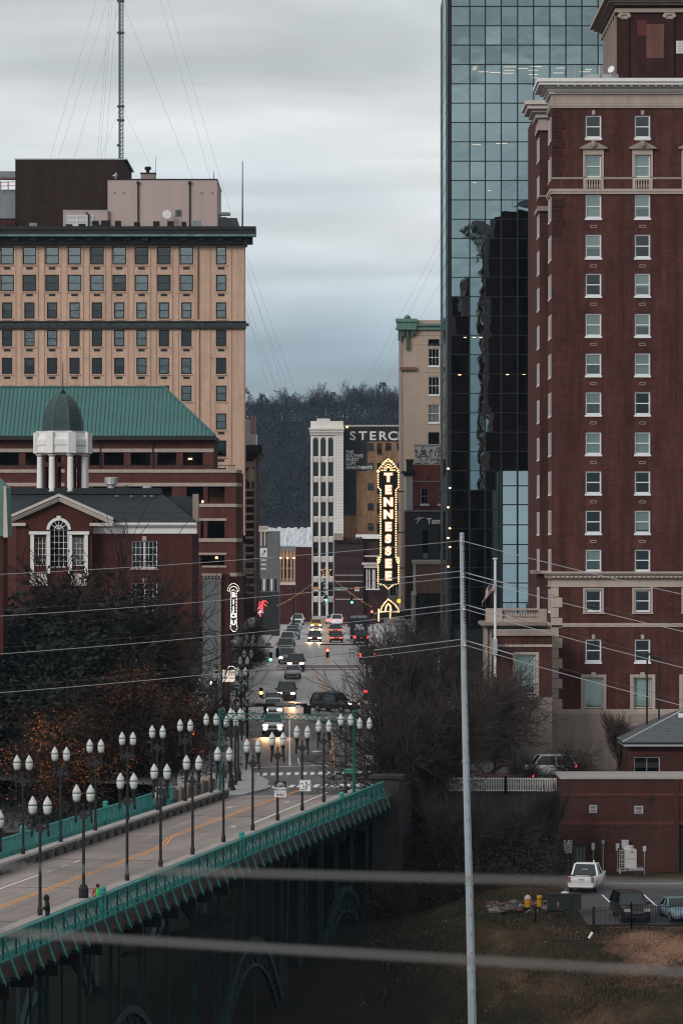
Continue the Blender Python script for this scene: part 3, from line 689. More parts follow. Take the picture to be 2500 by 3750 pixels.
# one-storey brick extension at the tower's foot, with its stone balcony behind
ZX = 289.0
E = wthing('brick_extension', 'low brick extension with one tall window left of the tower foot', 'building', at(1920,2860,ZX)+Vector((0,3,0)))
shell(E, 1817, 2020, 2328, 2870, ZX, 5.9, [(1889,1958,2398,2540)], brick_red)
window(E, 1889, 1958, 2398, 2540, ZX, fw=.06, rail=False, sill=False, blind=blind_p, bfrac=.82, fm=win_white)
mb = MB(); mb.pbox(1876, 1888, 2388, 2546, ZX, -.1, -.002); mb.pbox(1959, 1972, 2388, 2546, ZX, -.1, -.002); mb.pbox(1888, 1959, 2388, 2397, ZX, -.1, -.002); mb.pbox(1874, 1974, 2547, 2553, ZX, -.16, -.002); mb.build('window_surround', stone, E)
mb = MB(); mb.pbox(1815, 2021, 2310, 2328, ZX, -.2, 6); mb.build('parapet', stone_d, E)
MB().pbox(1816, 2020, 2360, 2369, ZX, -.06, -.002).build('string_course', stone, E)
MB().pbox(1817, 2020, 2553, 2870, ZX, -.08, -.002).build('stone_base', stone_d, E)
ZT = 303.0
T = wthing('stone_balcony', 'carved limestone balcony with turned balusters beside the flagpole', 'balcony', at(1890,2700,ZT))
mb = MB(); mb.pbox(1778, 2010, 2290, 2880, ZT, .5, 6); mb.build('wall', stone_d, T)
mb = MB(); mb.pbox(1760, 2012, 2278, 2290, ZT, -.6, 6.2); mb.pbox(1770, 2012, 2290.5, 2297, ZT, -.2, 6.1); mb.build('cornice', stone_d, T)
mb = MB(); mb.pbox(1778, 1838, 2228, 2278, ZT, 0, 1.0); mb.pbox(1970, 2001, 2230, 2278, ZT, 0, 1.0); mb.pbox(1838, 1970, 2228, 2235, ZT, .1, .7); mb.pbox(1838, 1970, 2264, 2278, ZT, .1, .7); mb.build('parapet', stone, T)
bm_ = MB().lathe([(.06,0),(.13,.2),(.06,.5),(.09,.66)], n=8).mesh('baluster', [stone])
for i in range(14): link('baluster', bm_, T, at(1843+9.4*i,2264,ZT+.4)-Vector(T['_o']))
for i, x in enumerate((1783, 1797, 1811)): MB().tube([(X(x,ZT), ZT+.3, -2), (X(x,ZT), ZT+.3, H(2298,ZT))], .14, 8).build('column', stone_d, T)

# ------------------------------------------------------------------ mirrored office tower
Z = 372.0
G = wthing('glass_tower', 'mirrored blue-green glass office tower with dark mullion grid', 'building', (X(1900,Z), Z+14, 2.0))
vx = [1650.5,1719,1776,1834,1894,1952.5,2011.6,2070.7,2129,2188.4,2248]
vy = [23-70.9*2+70.88*i for i in range(35)]
mb = MB(); mb.box(X(1646,Z), X(2640,Z), Z+.3, Z+28, gz(Z)-1, H(vy[0],Z)); mb.build('core', mat('tower core', (.008,.009,.010), .6, 0), G)
GR = random.Random(5); pm = {}
for i in range(len(vx)-1):
    for j in range(len(vy)-1):
        xa, xb, ya, yb = vx[i], vx[i+1], vy[j], vy[j+1]
        if xa > 2000 and ya > 300: continue
        if i >= 3 and ya > 1690: continue
        key = (i, 0); wd, ht = X(xb,Z)-X(xa,Z)-.06, (yb-ya)*Z/F-.06
        if key not in pm: pm[key] = MB().box(-wd/2, wd/2, 0, .02, -ht/2, ht/2).mesh('pane', [g_curtain])
        o = link('pane', pm[key], G, at((xa+xb)/2, (ya+yb)/2, Z)+Vector((0,.09,0))-Vector(G['_o']))
        yaw = radians(GR.gauss(0,.28)); pit = radians(GR.gauss(0,.16))
        if i == 0 and ya > 900: yaw = radians(4.2*smooth((ya-880)/420)+GR.gauss(0,.7))
        if i == 1: yaw = radians(.05)
        if ya > 1770 and i < 3: yaw = radians((4.4,3.4,2.2)[i]+GR.gauss(0,.2))
        o.rotation_euler = (pit, 0, yaw)
mull = mat('tower mullion', (.010,.014,.016), .5, .1)
for x in vx: MB().pbox(x-2.2, x+2.2, vy[0], 2300, Z, -.06, .1).build('mullion', mull, G)
for y in vy:
    if y < 2300: MB().pbox(1650, 2250 if y < 300 else 2030, y-1.4, y+1.4, Z, -.05, .09).build('transom', mull, G)
MB().pbox(1641, 1650, vy[0], 2400, Z, -.12, .3).build('corner_post', mull, G)
# flank: three glass strips seen on edge
xs_ = X(1650,Z)-.35
for k, (y0, y1, m_) in enumerate(((.4, 7.4, mull), (7.6, 17.0, g_side), (17.2, 27.8, mull))):
    for j in range(len(vy)-1):
        if vy[j] > 2250: break
        MB().box(xs_+.02, xs_+.06, Z+y0, Z+y1, H(vy[j+1],Z)+.06, H(vy[j],Z)-.06).build('flank_pane', m_, G)
mb = MB(); mb.box(xs_+.08, xs_+.3, Z+.3, Z+28, gz(Z), H(vy[0],Z)); mb.build('flank_wall', mull, G)
lampm = MB().box(-.12,.12,-.1,.1,-.03,.03).mesh('ceiling_light', [warm_lamp])
for x, y in ((1640,1716),(1646,1787),(1640,1858),(1646,1935),(1640,1970),(1646,2003),(1640,2075)): link('edge_light', MESHC.setdefault('el', MB().box(-.1,.1,-.05,.05,-.06,.06).mesh('edge_light',[warm_lamp])), G, at(x,y,Z-.15)-Vector(G['_o']))
lit = glow('office ceiling light', (1.0,.86,.66), .8)
for x0, x1, y in ((1729,1747,244),(1729,1745,249),(1729,1742,255),(1748,1788,262),(1792,1835,264),(1846,1888,244),(1845,1883,256),(1840,1880,267),(1896,1932,249),(1934,1970,256),(1944,1983,243),(1936,1968,272),(1945,1965,284),(2034,2070,248),(2024,2062,266),(2120,2160,262),(2140,2165,254),(1729,1759,529),(1815,1856,524),(1729,1744,668),(1784,1796,697)):
    MB().pbox(x0, x1, y, y+1.7, Z, .005, .026).build('ceiling_light', lit, G)
for x, y in ((1702,1235),(1735,1235),(1760,1235),(1682,1372),(1857,1371),(1917,1370)): MB().pbox(x-5, x+5, y, y+1.5, Z, .005, .026).build('ceiling_light', warm_lamp, G)
# lower glass bay, turned a little to the open sky
D = wthing('glass_bay', 'bright sky-reflecting glass bay low on the mirrored tower', 'glass wall', (X(1900,366), 366, 2.0)); ZD = 366.0
mb = MB(); mb.pbox(1836, 2040, 1722, 2330, ZD, .2, 5.5); mb.build('core', mull, D)
bx_ = [1836,1893,1957,2020]; by = [1723,1779,1848,1922,1994,2064,2135,2207,2270]
for i in range(3):
    for j in range(8):
        wd, ht = X(bx_[i+1],ZD)-X(bx_[i],ZD)-.14, (by[j+1]-by[j])*ZD/F-.12
        o = link('pane', MB().box(-wd/2, wd/2, 0, .02, -ht/2, ht/2).mesh('pane', [g_bright]), D, at((bx_[i]+bx_[i+1])/2, (by[j]+by[j+1])/2, ZD)+Vector((0,.0,0))-Vector(D['_o']))
        o.rotation_euler = (radians(-.75), 0, radians(-4.6+GR.gauss(0,.1)))
for x in bx_: MB().pbox(x-3.2, x+3.2, 1722, 2330, ZD, -.22, .1).build('mullion', mull, D)
for y in by: MB().pbox(1833, 2022, y-2.0, y+2.0, ZD, -.14, .08).build('transom', mull, D)

# ------------------------------------------------------------------ flagpole
fp = wthing('flagpole', 'white flagpole beside the stone balcony', 'flagpole', at(1812,2480,286)); mb = MB()
mb.tube([at(1812,2480,286), at(1812,2046,286)], [.11,.09], 10); mb.build('pole', white_paint, fp)
MB().lathe([(.1,0),(.2,.04),(.2,.12),(.06,.16)], at(1812,2050,286), 10).build('finial', white_paint, fp)
MB().box(X(1812,286)-.16, X(1812,286)+.16, 285.8, 288.9, H(2400,286), H(2340,286)).build('wall_bracket', zinc, fp)
fl = wthing('flag', 'limp red white and blue striped flag hanging from the white pole', 'flag', at(1800,2235,285.7))
fm_ = bpy.data.materials.new('flag cloth'); fm_.use_nodes = True; t = fm_.node_tree; b = t.nodes['Principled BSDF']; b.inputs['Roughness'].default_value = .8
u = t.nodes.new('ShaderNodeUVMap'); s = t.nodes.new('ShaderNodeSeparateXYZ'); t.links.new(u.outputs[0], s.inputs[0])
def mth(op, a, bv):
    n = t.nodes.new('ShaderNodeMath'); n.operation = op
    for k, v in enumerate((a, bv)):
        if isinstance(v, (int, float)): n.inputs[k].default_value = v
        else: t.links.new(v, n.inputs[k])
    return n.outputs[0]
st_ = mth('GREATER_THAN', mth('FRACT', mth('MULTIPLY', s.outputs[1], 6.5), 0), .5)
mx1 = t.nodes.new('ShaderNodeMix'); mx1.data_type = 'RGBA'; t.links.new(st_, mx1.inputs['Factor']); mx1.inputs[6].default_value = (.28,.015,.025,1); mx1.inputs[7].default_value = (.62,.6,.58,1)
can = mth('MULTIPLY', mth('LESS_THAN', s.outputs[0], .4), mth('GREATER_THAN', s.outputs[1], .46))
vo = t.nodes.new('ShaderNodeTexVoronoi'); vo.inputs['Scale'].default_value = 14; t.links.new(u.outputs[0], vo.inputs['Vector'])
star = mth('LESS_THAN', vo.outputs['Distance'], .2)
mx2 = t.nodes.new('ShaderNodeMix'); mx2.data_type = 'RGBA'; t.links.new(star, mx2.inputs['Factor']); mx2.inputs[6].default_value = (.012,.02,.07,1); mx2.inputs[7].default_value = (.6,.6,.6,1)
mx3 = t.nodes.new('ShaderNodeMix'); mx3.data_type = 'RGBA'; t.links.new(can, mx3.inputs['Factor']); t.links.new(mx1.outputs[2], mx3.inputs[6]); t.links.new(mx2.outputs[2], mx3.inputs[7]); t.links.new(mx3.outputs[2], b.inputs['Base Color'])
# cloth: hoist edge along the pole, fly end drooping to the lower left in folds
mb = MB(); NU, NV = 14, 8; uvs = []
for i in range(NU+1):
    for j in range(NV+1):
        a, c = i/NU, j/NV
        x = 1808 - 46*a**.85 + 7*sin(a*7+c*2)*a*(1-a*.4) + (1-c)*(-3*a); y = 2116 + (1-c)*46*(1-.45*a) + 72*a + 14*a*a
        p = at(x, y, 285.7 + .22*sin(a*9+c*3)*min(1,a*3)); mb.v.append(tuple(p)); uvs.append((a, c))
for i in range(NU):
    for j in range(NV): k = i*(NV+1)+j; mb.f.append((k, k+1, k+NV+2, k+NV+1)); mb.m.append(0)
me = mb.mesh('cloth', [fm_], True); ul = me.uv_layers.new(name='UVMap')
for l in me.loops: ul.data[l.index].uv = uvs[l.vertex_index]
link('cloth', me, fl)
fl['_o'] = tuple(fl['_o']); 

# ------------------------------------------------------------------ brick annex and its hipped pavilion (lower right)
Z = 270.0
A = wthing('brick_annex', 'low red brick annex with two louvre vents above the parking lot', 'building', at(2300,3190,Z)+Vector((0,4,0)))
shell(A, 2052, 2680, 2852, 3215, Z, 7, [(2484,2600,3023,3220)], brick_annex)
for a, b in ((2905,2916),(3008,3020)): MB().pbox(2053, 2680, a, b, Z, -.035, -.002).build('soldier_course', brick_mat('soldier brick', (.13,.036,.03), (.085,.026,.022), (.09,.05,.045), bw=.08, bh=.24), A)
mb = MB(); mb.pbox(2048, 2690, 2846, 2853, Z, -.12, 7); mb.build('coping', conc, A)
MB().pbox(2466, 2484, 2853, 3215, Z, -.08, -.002).build('pier', brick_annex, A)
for x, y, wd, ht in ((2170,2962,28,28),(2337,2965,32,28)):
    o = MB().pbox(x-wd/2, x+wd/2, y-ht/2, y+ht/2, Z, -.08, -.002).build('louvre_vent', zinc, A)
    for i in range(5): MB().pbox(x-wd/2+4, x+wd/2-4, y-ht/2+4+4.6*i, y-ht/2+6.4+4.6*i, Z, -.086, -.0805).build('slat', black_metal, o).location = (0,0,0)
MB().pbox(2377, 2393, 2914, 2930, Z, -.05, -.002).build('dark_vent', black_metal, A)
MB().pbox(2486, 2600, 3025, 3215, Z, .2, .25).build('garage_door', mat('dark door', (.012,.012,.013), .7, .2), A)
ZP = 279.0
V = wthing('hip_pavilion', 'small brick pavilion with grey hipped shingle roof at right edge', 'building', at(2450,2850,ZP)+Vector((0,4,0)))
shell(V, 2297, 2700, 2720, 2862, ZP, 9, [(2320,2414,2772,2846)], brick_annex)
wv = window(V, 2320, 2414, 2772, 2846, ZP, fw=.07, nx=2, rail=False, sill=False, fm=zinc, glass=g_dim)
MB().pbox(2297, 2690, 2752, 2762, ZP, -.03, -.002).build('soldier_course', MATS['soldier brick'], V)
mb = MB(); e0, e1, yf, yb_ = X(2278,ZP-1.0), X(2760,ZP), ZP-1.0, ZP+10; ze, zr = H(2716,ZP), H(2575,ZP+4.5)
r0, r1, ym = X(2550,ZP+4.5), X(2700,ZP+4.5), ZP+4.5
NC = 26                                     # overlapping shingle courses
def hip(mb, p0, p1, q0, q1, lift=.0):
    for i in range(NC):
        a, c = i/NC, (i+1)/NC
        A0, A1, C0, C1 = Vector(p0).lerp(Vector(q0), a), Vector(p1).lerp(Vector(q1), a), Vector(p0).lerp(Vector(q0), c), Vector(p1).lerp(Vector(q1), c)
        up = Vector((0,0,.035)); mb.q(A0+up, A1+up, C1, C0); mb.q(A0, A1, A1+up, A0+up)
hip(mb, (e0,yf,ze), (e1,yf,ze), (r0,ym,zr), (r1,ym,zr)); hip(mb, (e0,yb_,ze), (e0,yf,ze), (r0,ym,zr), (r0,ym,zr)); hip(mb, (e1,yb_,ze), (e0,yb_,ze), (r1,ym,zr), (r0,ym,zr))
rf = mb.build('roof', slate_l, V)
mb = MB(); mb.box(e0, e1, yf, yb_, ze-.14, ze-.004); mb.box(e0+.1, e1, yf+.1, yb_, ze-.32, ze-.145, 1); mb.build('fascia', [black_metal, zinc], V)
mb = MB(); mb.tube([(e0,yf,ze+.04),(r0,ym,zr+.06)], .07, 6); mb.build('hip_ridge', zinc, rf).location = (0,0,0)
MB().box(X(2480,ZP+3), X(2540,ZP+3), ZP+2.4, ZP+3.4, H(2640,ZP+3), H(2612,ZP+3)).build('skylight', white_paint, rf).location = (0,0,0)
# ------------------------------------------------------------------ beige brick hotel (left)
Z = 406.0; BR = random.Random(8)
B = wthing('beige_hotel', 'tall beige brick block with dark cornice and small paired windows', 'building', (X(400,Z), Z+12, gz(Z)))
cc = [27.4,109,192,274,356,437.5,519,601,683,810]; cc = [cc[0]-82] + cc
ry = [(903,969),(1006,1067),(1107,1167),(1208,1269),(1310,1370),(1412,1470),(1514,1573),(1613,1673),(1714,1774)]
holes = []; info = []
for r_, (c, d_) in enumerate(ry):
    for k, x in enumerate(cc):
        if r_ >= 6 and k < 9 and not (r_ < 7 and k >= 9): continue
        hw = 25 if (r_ < 2 and k < 10) else 19
        holes.append((x-hw, x+hw, c, d_)); info.append((r_, k))
shell(B, -150, 899, 880, 1960, Z, 30, holes, brick_beige, skew=-1.2)
for (a, b, c, d_), (r_, k) in zip(holes, info):
    v = BR.random(); kw = dict(glass=g_mirror)
    if r_ == 2 and k > 5: kw.update(blind=curtain_m, bfrac=1.0)
    elif v < .24: kw.update(blind=blind_m, bfrac=BR.choice((.45,.5,1.0,.6)))
    elif v < .62: kw.update(glass=g_dim)
    elif v < .7: kw.update(glass=g_dim, blind=blind_m, bfrac=.5)
    if r_ == 0 and k < 5: kw.update(glass=g_mirror, blind=blind_m, bfrac=1.0)
    window(B, a, b, c, d_, Z, fw=.13, fm=win_dark, sill=False, **kw)
    MB().pbox(a-3, b+3, d_+.5, d_+4.5, Z, -.12, -.002).build('sill', brick_beige, B)
    if r_ not in (2, 5): MB().pbox((a+b)/2-12, (a+b)/2+12, d_+9, d_+18, Z, -.02, -.002).build('grille', win_dark, B)
# pilaster strips between the window bays
for k, x in enumerate(cc[:-1]):
    for s in (-1, 1):
        xx = x+s*30; MB().pbox(xx-1.6, xx+1.6, 898, 1950, Z, -.07, -.002).build('pilaster_strip', brick_beige, B)
for x in (768, 846, 893): MB().pbox(x-2, x+2, 898, 1950, Z, -.07, -.002).build('pilaster_strip', brick_beige, B)
MB().tube([at(725,905,Z-.12), at(725,1168,Z-.12)], .07, 6).build('drain_pipe', mat('rusty pipe', (.22,.11,.07), .8, .3, 3), B); MB().tube([at(728,1205,Z-.12), at(728,1700,Z-.12)], .08, 6).build('drain_pipe', brick_beige, B)
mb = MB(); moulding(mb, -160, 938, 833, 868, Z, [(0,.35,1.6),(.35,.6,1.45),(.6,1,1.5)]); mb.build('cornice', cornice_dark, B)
MB().pbox(-160, 926, 869, 896, Z, -.9, .2).build('cornice_soffit', mat('dark soffit', (.012,.012,.012), .8, .2), B)  # near-black box filling the underside of the cornice
mb = MB(); mb.pbox(-160, 936, 862, 870, Z, -1.62, -1.52)
mb.build('copper_edge', mat('stained copper edge', (.12,.19,.175), .7, .55, .8, .02, 3), B)
for i in range(14): MB().pbox(-20+68*i, 2+68*i, 872, 884, Z, -1.2, -.92).build('bracket', cornice_dark, B)
MB().pbox(896, 906, 868, 905, Z, -1.0, .4).build('corner_bracket', cornice_dark, B)
MB().pbox(-160, 901, 1179, 1201, Z, -.22, -.002).build('belt_course', verdigris, B)
MB().pbox(-160, 903, 1176, 1180, Z, -.34, -.225).build('belt_lip', cornice_dark, B); MB().pbox(-160, 903, 1200, 1204, Z, -.34, -.225).build('belt_lip', cornice_dark, B)
for i in range(34): MB().pbox(4+27*i, 21+27*i, 1184, 1196, Z, -.26, -.221).build('belt_panel', verdigris, B)
for y, x0 in ((1010,304),(1010,323),(1108,305),(1108,322),(1312,308),(1312,322),(1010,570),(1108,575),(1312,576),(1312,774),(1414,775),(1514,775)):
    MB().lathe([(.06,0),(.06,.12)], at(x0,y,Z-.05), 6).build('tie_plate', zinc, B)
# roof structures
ZR = 414.0
MB().pbox(57, 457, 583, 845, ZR, 0, 14).build('brown_penthouse', brick_brown, B)
MB().pbox(55, 466, 580.5, 584.5, ZR, -.05, 14.2).build('coping', zinc, B)
ZQ = 409.0
mb = MB(); mb.pbox(395, 795, 659, 845, ZQ, 0, 14); mb.build('pink_penthouse', pink, B); MB().pbox(393, 797, 655, 659, ZQ, -.06, 14.1).build('coping', black_metal, B)
mb = MB(); mb.pbox(232, 395, 771, 845, ZQ-.5, 0, 6); mb.build('pink_annex', pink, B); MB().pbox(231, 396, 769, 771.5, ZQ-.5, -.06, 6).build('coping', zinc, B)
for x in (506, 695): MB().tube([at(x,668,ZQ-.15), at(x,840,ZQ-.15)], .08, 6).build('downpipe', black_metal, B); MB().pbox(x-5, x+5, 665, 674, ZQ, -.3, -.01).build('rain_hopper', black_metal, B)
o = MB().pbox(641, 667, 767, 794, ZQ, -.04, -.002).build('small_window', stone_d, B); MB().pbox(644, 664, 770, 792, ZQ, -.05, -.041).build('pane', g_dim, o)
MB().pbox(652.5, 655.5, 770, 792, ZQ, -.06, -.051).build('mullion', black_metal, o)
for x, y in ((418,706),(453,706),(736,706),(775,706)): MB().lathe([(.1,0),(.1,.1)], at(x,y,ZQ-.1), 6).build('wall_boss', pink, B)
o = MB().pbox(243, 346, 787, 832, ZQ-.5, -.06, -.002).build('louvre_vent', zinc, B)
for i in range(9): MB().pbox(245, 344, 789+4.6*i, 791.2+4.6*i, ZQ-.5, -.1, -.061).build('slat', white_paint, o)
for x in (282, 320): MB().pbox(x-2, x+2, 787, 832, ZQ-.5, -.13, -.101).build('frame_bar', white_paint, o)
MB().tube([at(315,778,ZQ-.8), at(325,785,ZQ-.8), at(325,832,ZQ-.8)], .1, 6).build('flue', black_metal, B)
mb = MB(); mb.pbox(795, 830, 795, 845, ZR, 0, 5); mb.prism([(X(830,ZR),H(845,ZR)),(X(882,ZR),H(845,ZR)),(X(868,ZR),H(798,ZR)),(X(830,ZR),H(798,ZR))], ZR, ZR+5); mb.build('grey_roof_house', grey_m, B)
MB().pbox(800, 842, 776, 785, ZR, .5, 2).build('roof_tank', white_paint, B)
MB().pbox(-40, 57, 694, 800, ZR+1, 0, 8).build('grey_metal_house', grey_m, B); MB().pbox(-40, 57, 627, 650, ZR+6, 0, 3).build('grey_metal_house', grey_m, B)
for y in (655, 668, 682): MB().beam(at(-10,y,ZR+.5), at(56,y-2,ZR+.5), .08).build('orange_rail', mat('orange paint %d' % y, (.38,.10,.04), .7, .2), B)
for x in (4, 31): MB().beam(at(x,694,ZR+.5), at(x,664,ZR+.5), .12).build('orange_rail', MATS['orange paint 655'], B)
MB().pbox(-40, 57, 806, 845, ZR-2, 0, 4).build('plinth', brick_maroon, B)
for x0, x1, y0 in ((18,46,820),(66,88,818),(88,108,824),(241,265,821),(288,313,820),(338,361,808),(371,403,807),(421,443,808),(491,512,813),(561,584,810),(613,636,810),(665,682,812)):
    MB().pbox(x0, x1, y0, 845, Z+1.2, 0, .9).build('roof_vent', MATS['dark soffit'], B)
for x0, x1, y0 in ((108,136,816),(706,735,808)): MB().pbox(x0, x1, y0, 845, Z+1.2, 0, .9).build('roof_cooler', grey_m, B)
ch = wthing('chimney', 'short stained stone chimney with round cowl on the pink penthouse', 'chimney', at(540,656,ZQ+2)); MB().pbox(516, 569, 634, 657, ZQ+2, 0, 1.5).build('stack', stone_d, ch); MB().pbox(514, 571, 632, 636, ZQ+2, -.1, 1.6).build('cap', cornice_dark, ch)
MB().lathe([(.2,0),(.2,.3),(.36,.4),(.4,.6),(.3,.75)], at(542,634,ZQ+2.7), 10).build('cowl', black_metal, ch)
ds = wthing('rooftop_dish', 'round white satellite dish against the pink penthouse wall', 'antenna', at(612,830,ZQ-1.2)); o = MB().lathe([(.05,-.16),(.3,-.1),(.54,.04),(.5,.04)], (0,0,0), 16).build('dish', white_paint, ds, True); o.location = at(612,786,ZQ-1.2)-Vector(ds['_o']); o.rotation_euler = (radians(78), 0, radians(12))
MB().tube([at(614,830,ZQ-1), at(614,790,ZQ-1)], .05, 5).build('mount', zinc, ds)
ds = wthing('rooftop_horn', 'small grey microwave horn on the brown penthouse edge', 'antenna', at(424,657,ZQ+1)); o = MB().lathe([(.06,0),(.12,.25),(.32,.5)], (0,0,0), 8).build('horn', zinc, ds); o.location = at(414,645,ZQ+1)-Vector(ds['_o']); o.rotation_euler = (0, radians(70), 0)
MB().tube([at(424,658,ZQ+1), at(424,640,ZQ+1)], .08, 6).build('mount', zinc, ds)
for lab, x, y0, y1, zz, r_ in (('tall dark whip mast at the right end of the beige roof', 888, 590, 840, Z+2, .07), ('thin rod antenna in front of the brown penthouse', 292, 645, 765, Z+2, .035), ('thin rod antenna beside the stone chimney', 570, 576, 657, ZQ+1, .03), ('short rod antenna at the right corner of the pink penthouse', 783, 627, 657, ZQ+1, .035)):
    ma = wthing('roof_mast', lab, 'mast', at(x,y1,zz)); MB().tube([at(x,y1,zz), at(x,(y0+y1)/2,zz), at(x,y0,zz)], [r_*1.5, r_, r_*.7], 5).build('rod', black_metal, ma)

# ------------------------------------------------------------------ brick parking garage with teal roof
Z = 360.0
Gp = wthing('parking_garage', 'brick parking garage with white bands under a teal standing-seam roof', 'building', (X(400,Z), Z+10, gz(Z)))
op = [(-60,70,1657,1705),(94,160,1657,1705),(330,366,1657,1705),(381,454,1657,1705),(479,552,1657,1705),(576,646,1657,1705),(670,743,1657,1705)]
op = [(a, b, c, d_) for a, b, c, d_ in op]
shell(Gp, -150, 783, 1596, 1730, Z+6, 12, op, brick_garage, gap=3.0, name='upper_wall')
for i, (x, y) in enumerate(((62,1700),(542,1670),(683,1672),(628,1698))): MB().box(X(x,Z)-.2, X(x,Z)+.2, Z+9, Z+9.1, H(y,Z)-.06, H(y,Z)+.06).build('garage_light', warm_lamp, Gp)
for x0, x1 in ((-150,124),(340,366),(372,558),(564,783)): MB().pbox(x0, x1, 1643, 1656, Z+6, -.1, -.002).build('stone_band', stone, Gp)
for x in (369, 561): MB().pbox(x-2.5, x+2.5, 1600, 1720, Z+6, -.14, -.002).build('downpipe', black_metal, Gp)
# lower storeys step forward
op2 = [(340,430,1781,1830),(450,630,1781,1835),(683,745,1783,1843),(761,823,1783,1843),(735,746,1904,1971),(760,822,1907,1971),(735,822,2035,2071)]
shell(Gp, -150, 864, 1728, 2300, Z, 8, op2, brick_garage, gap=2.6, name='lower_wall')
mb = MB(); mb.q((X(864,Z),Z,H(2300,Z)), (X(882,Z+3),Z+3,H(2300,Z)), (X(882,Z+3),Z+3,H(1728,Z)), (X(864,Z),Z,H(1728,Z))); mb.q((X(882,Z+3),Z+3,H(2300,Z)), (X(882,Z+3),Z+12,H(2300,Z)), (X(882,Z+3),Z+12,H(1728,Z)), (X(882,Z+3),Z+3,H(1728,Z)))
mb.q((X(864,Z),Z,H(1728,Z)),(X(882,Z+3),Z+3,H(1728,Z)),(X(882,Z+3),Z+12,H(1728,Z)),(X(864,Z),Z+12,H(1728,Z))); mb.build('corner_wall', brick_garage, Gp)
for a, b, x0, x1 in ((1719,1731,-150,864),(1768,1781,-150,864),(1845,1857,727,864),(1898,1907,727,830),(1971,1985,717,864),(2024,2032,717,830),(2071,2078,740,830),(2098,2111,830,864)):
    MB().pbox(x0, x1, a, b, Z, -.12, -.002).build('stone_band', stone, Gp)
    if x1 == 864:
        mb = MB(); n_ = Vector((3, -(X(882,Z+3)-X(864,Z)), 0)).normalized()*.12; p0, p1 = Vector((X(864,Z),Z,0)), Vector((X(882,Z+3),Z+3,0))
        mb.obox(((p0+p1)/2+n_*.5)+Vector((0,0,(H(a,Z)+H(b,Z))/2)), (p1-p0)/2, n_*.5, Vector((0,0,(H(a,Z)-H(b,Z))/2))); mb.build('stone_band', stone, Gp)
for y, x0, x1 in ((1704,-150,862),): 
    mb = MB(); mb.beam(at(x0,y,Z+.3), at(x1,y,Z+.3), .07)
    for i in range(60): mb.beam(at(-100+16.2*i,1720,Z+.3), at(-100+16.2*i,y,Z+.3), .045)
    mb.build('terrace_rail', black_metal, Gp, kind='stuff')
for x, y in ((740,1836),(620,1822),(790,2043)): MB().box(X(x,Z)-.12, X(x,Z)+.12, Z+2.5, Z+2.6, H(y,Z)-.1, H(y,Z)+.1).build('garage_light', warm_lamp, Gp)
MB().pbox(763, 821, 1786, 1842, Z, 2.3, 2.35).build('warm_interior', mat('lit garage wall', (.16,.08,.04), .9, .3), Gp)  # warm lamplight put into this wall's colour
# teal hipped roof with raised seams
yr, ye = 1418, 1596; zr_, ze_ = H(yr,Z+11), H(ye,Z+5.2)
e0, e1, r1 = X(-160,Z), X(788,Z+5.2), X(600,Z+11)
mb = MB(); mb.q((e0,Z+5.2,ze_),(e1,Z+5.2,ze_),(r1,Z+11,zr_),(e0,Z+11,zr_)); mb.q((e1,Z+5.2,ze_),(e1,Z+18,ze_),(r1,Z+11,zr_)); mb.q((e1,Z+18,ze_),(e0,Z+18,ze_),(e0,Z+11,zr_),(r1,Z+11,zr_))
rf = mb.build('roof', teal_roof, Gp)
n_ = 62; hb = Vector((0,-.1,.09))
for i in range(n_):
    x = e0 + (e1-e0)*(i+.5)/n_; top = 1.0 if x < r1 else (e1-x)/(e1-r1)
    a = Vector((x, Z+5.2, ze_)); b = Vector((x, Z+5.2+5.8*top, ze_+(zr_-ze_)*top)); MB().beam(a+hb*.3, b+hb*.3, .05, .13).build('roof_seam', teal_roof, rf)
mb = MB(); mb.beam((e1,Z+5.2,ze_+.06), (r1,Z+11,zr_+.08), .22, .14); mb.beam((e0,Z+11,zr_+.06), (r1,Z+11,zr_+.06), .25, .14); mb.build('ridge_cap', teal_roof, rf)
MB().box(e0, e1+.05, Z+5.1, Z+18, ze_-.42, ze_-.03).build('gutter', cornice_dark, Gp)

# ------------------------------------------------------------------ brick courthouse with cupola
Z = 315.0
K = wthing('brick_courthouse', 'red brick courthouse with white pediment, slate roof and arched window', 'building', (X(350,Z), Z+8, -1.0))
hl = [(483,576,1981,2081),(483,576,2135,2237)]
shell(K, 338, 705, 1954, 2420, Z+1.2, 14, hl, brick_court, name='wing_wall')
cen = [(183,250,1940,2078),(128,170,1968,2072),(266,308,1968,2072)]
shell(K, 60, 338, 1906, 2420, Z, 14, cen, brick_court, name='gable_wall')
for (a, b, c, d_) in hl:
    for s in range(2): window(K, a+s*47, a+s*47+46, c, d_, Z+1.2, fw=.07, nx=3, ny=4, sill=False, fm=white_paint, glass=g_dim)
    MB().pbox(a-6, b+6, d_, d_+6, Z+1.2, -.15, -.002).build('sill', stone, K); MB().pbox(522, 537, c-17, c-1, Z+1.2, -.1, -.002).build('keystone', stone, K)
window(K, 183, 250, 1940, 2078, Z, fw=.06, nx=4, ny=6, rail=False, sill=False, fm=white_paint, glass=g_dim)
for a, b, c, d_ in cen[1:]: window(K, a, b, c, d_, Z, fw=.05, nx=3, ny=5, rail=False, sill=False, fm=white_paint, glass=g_win, blind=mat('rose blind %d' % a, (.26,.16,.15), .9, .1), bfrac=1.0)
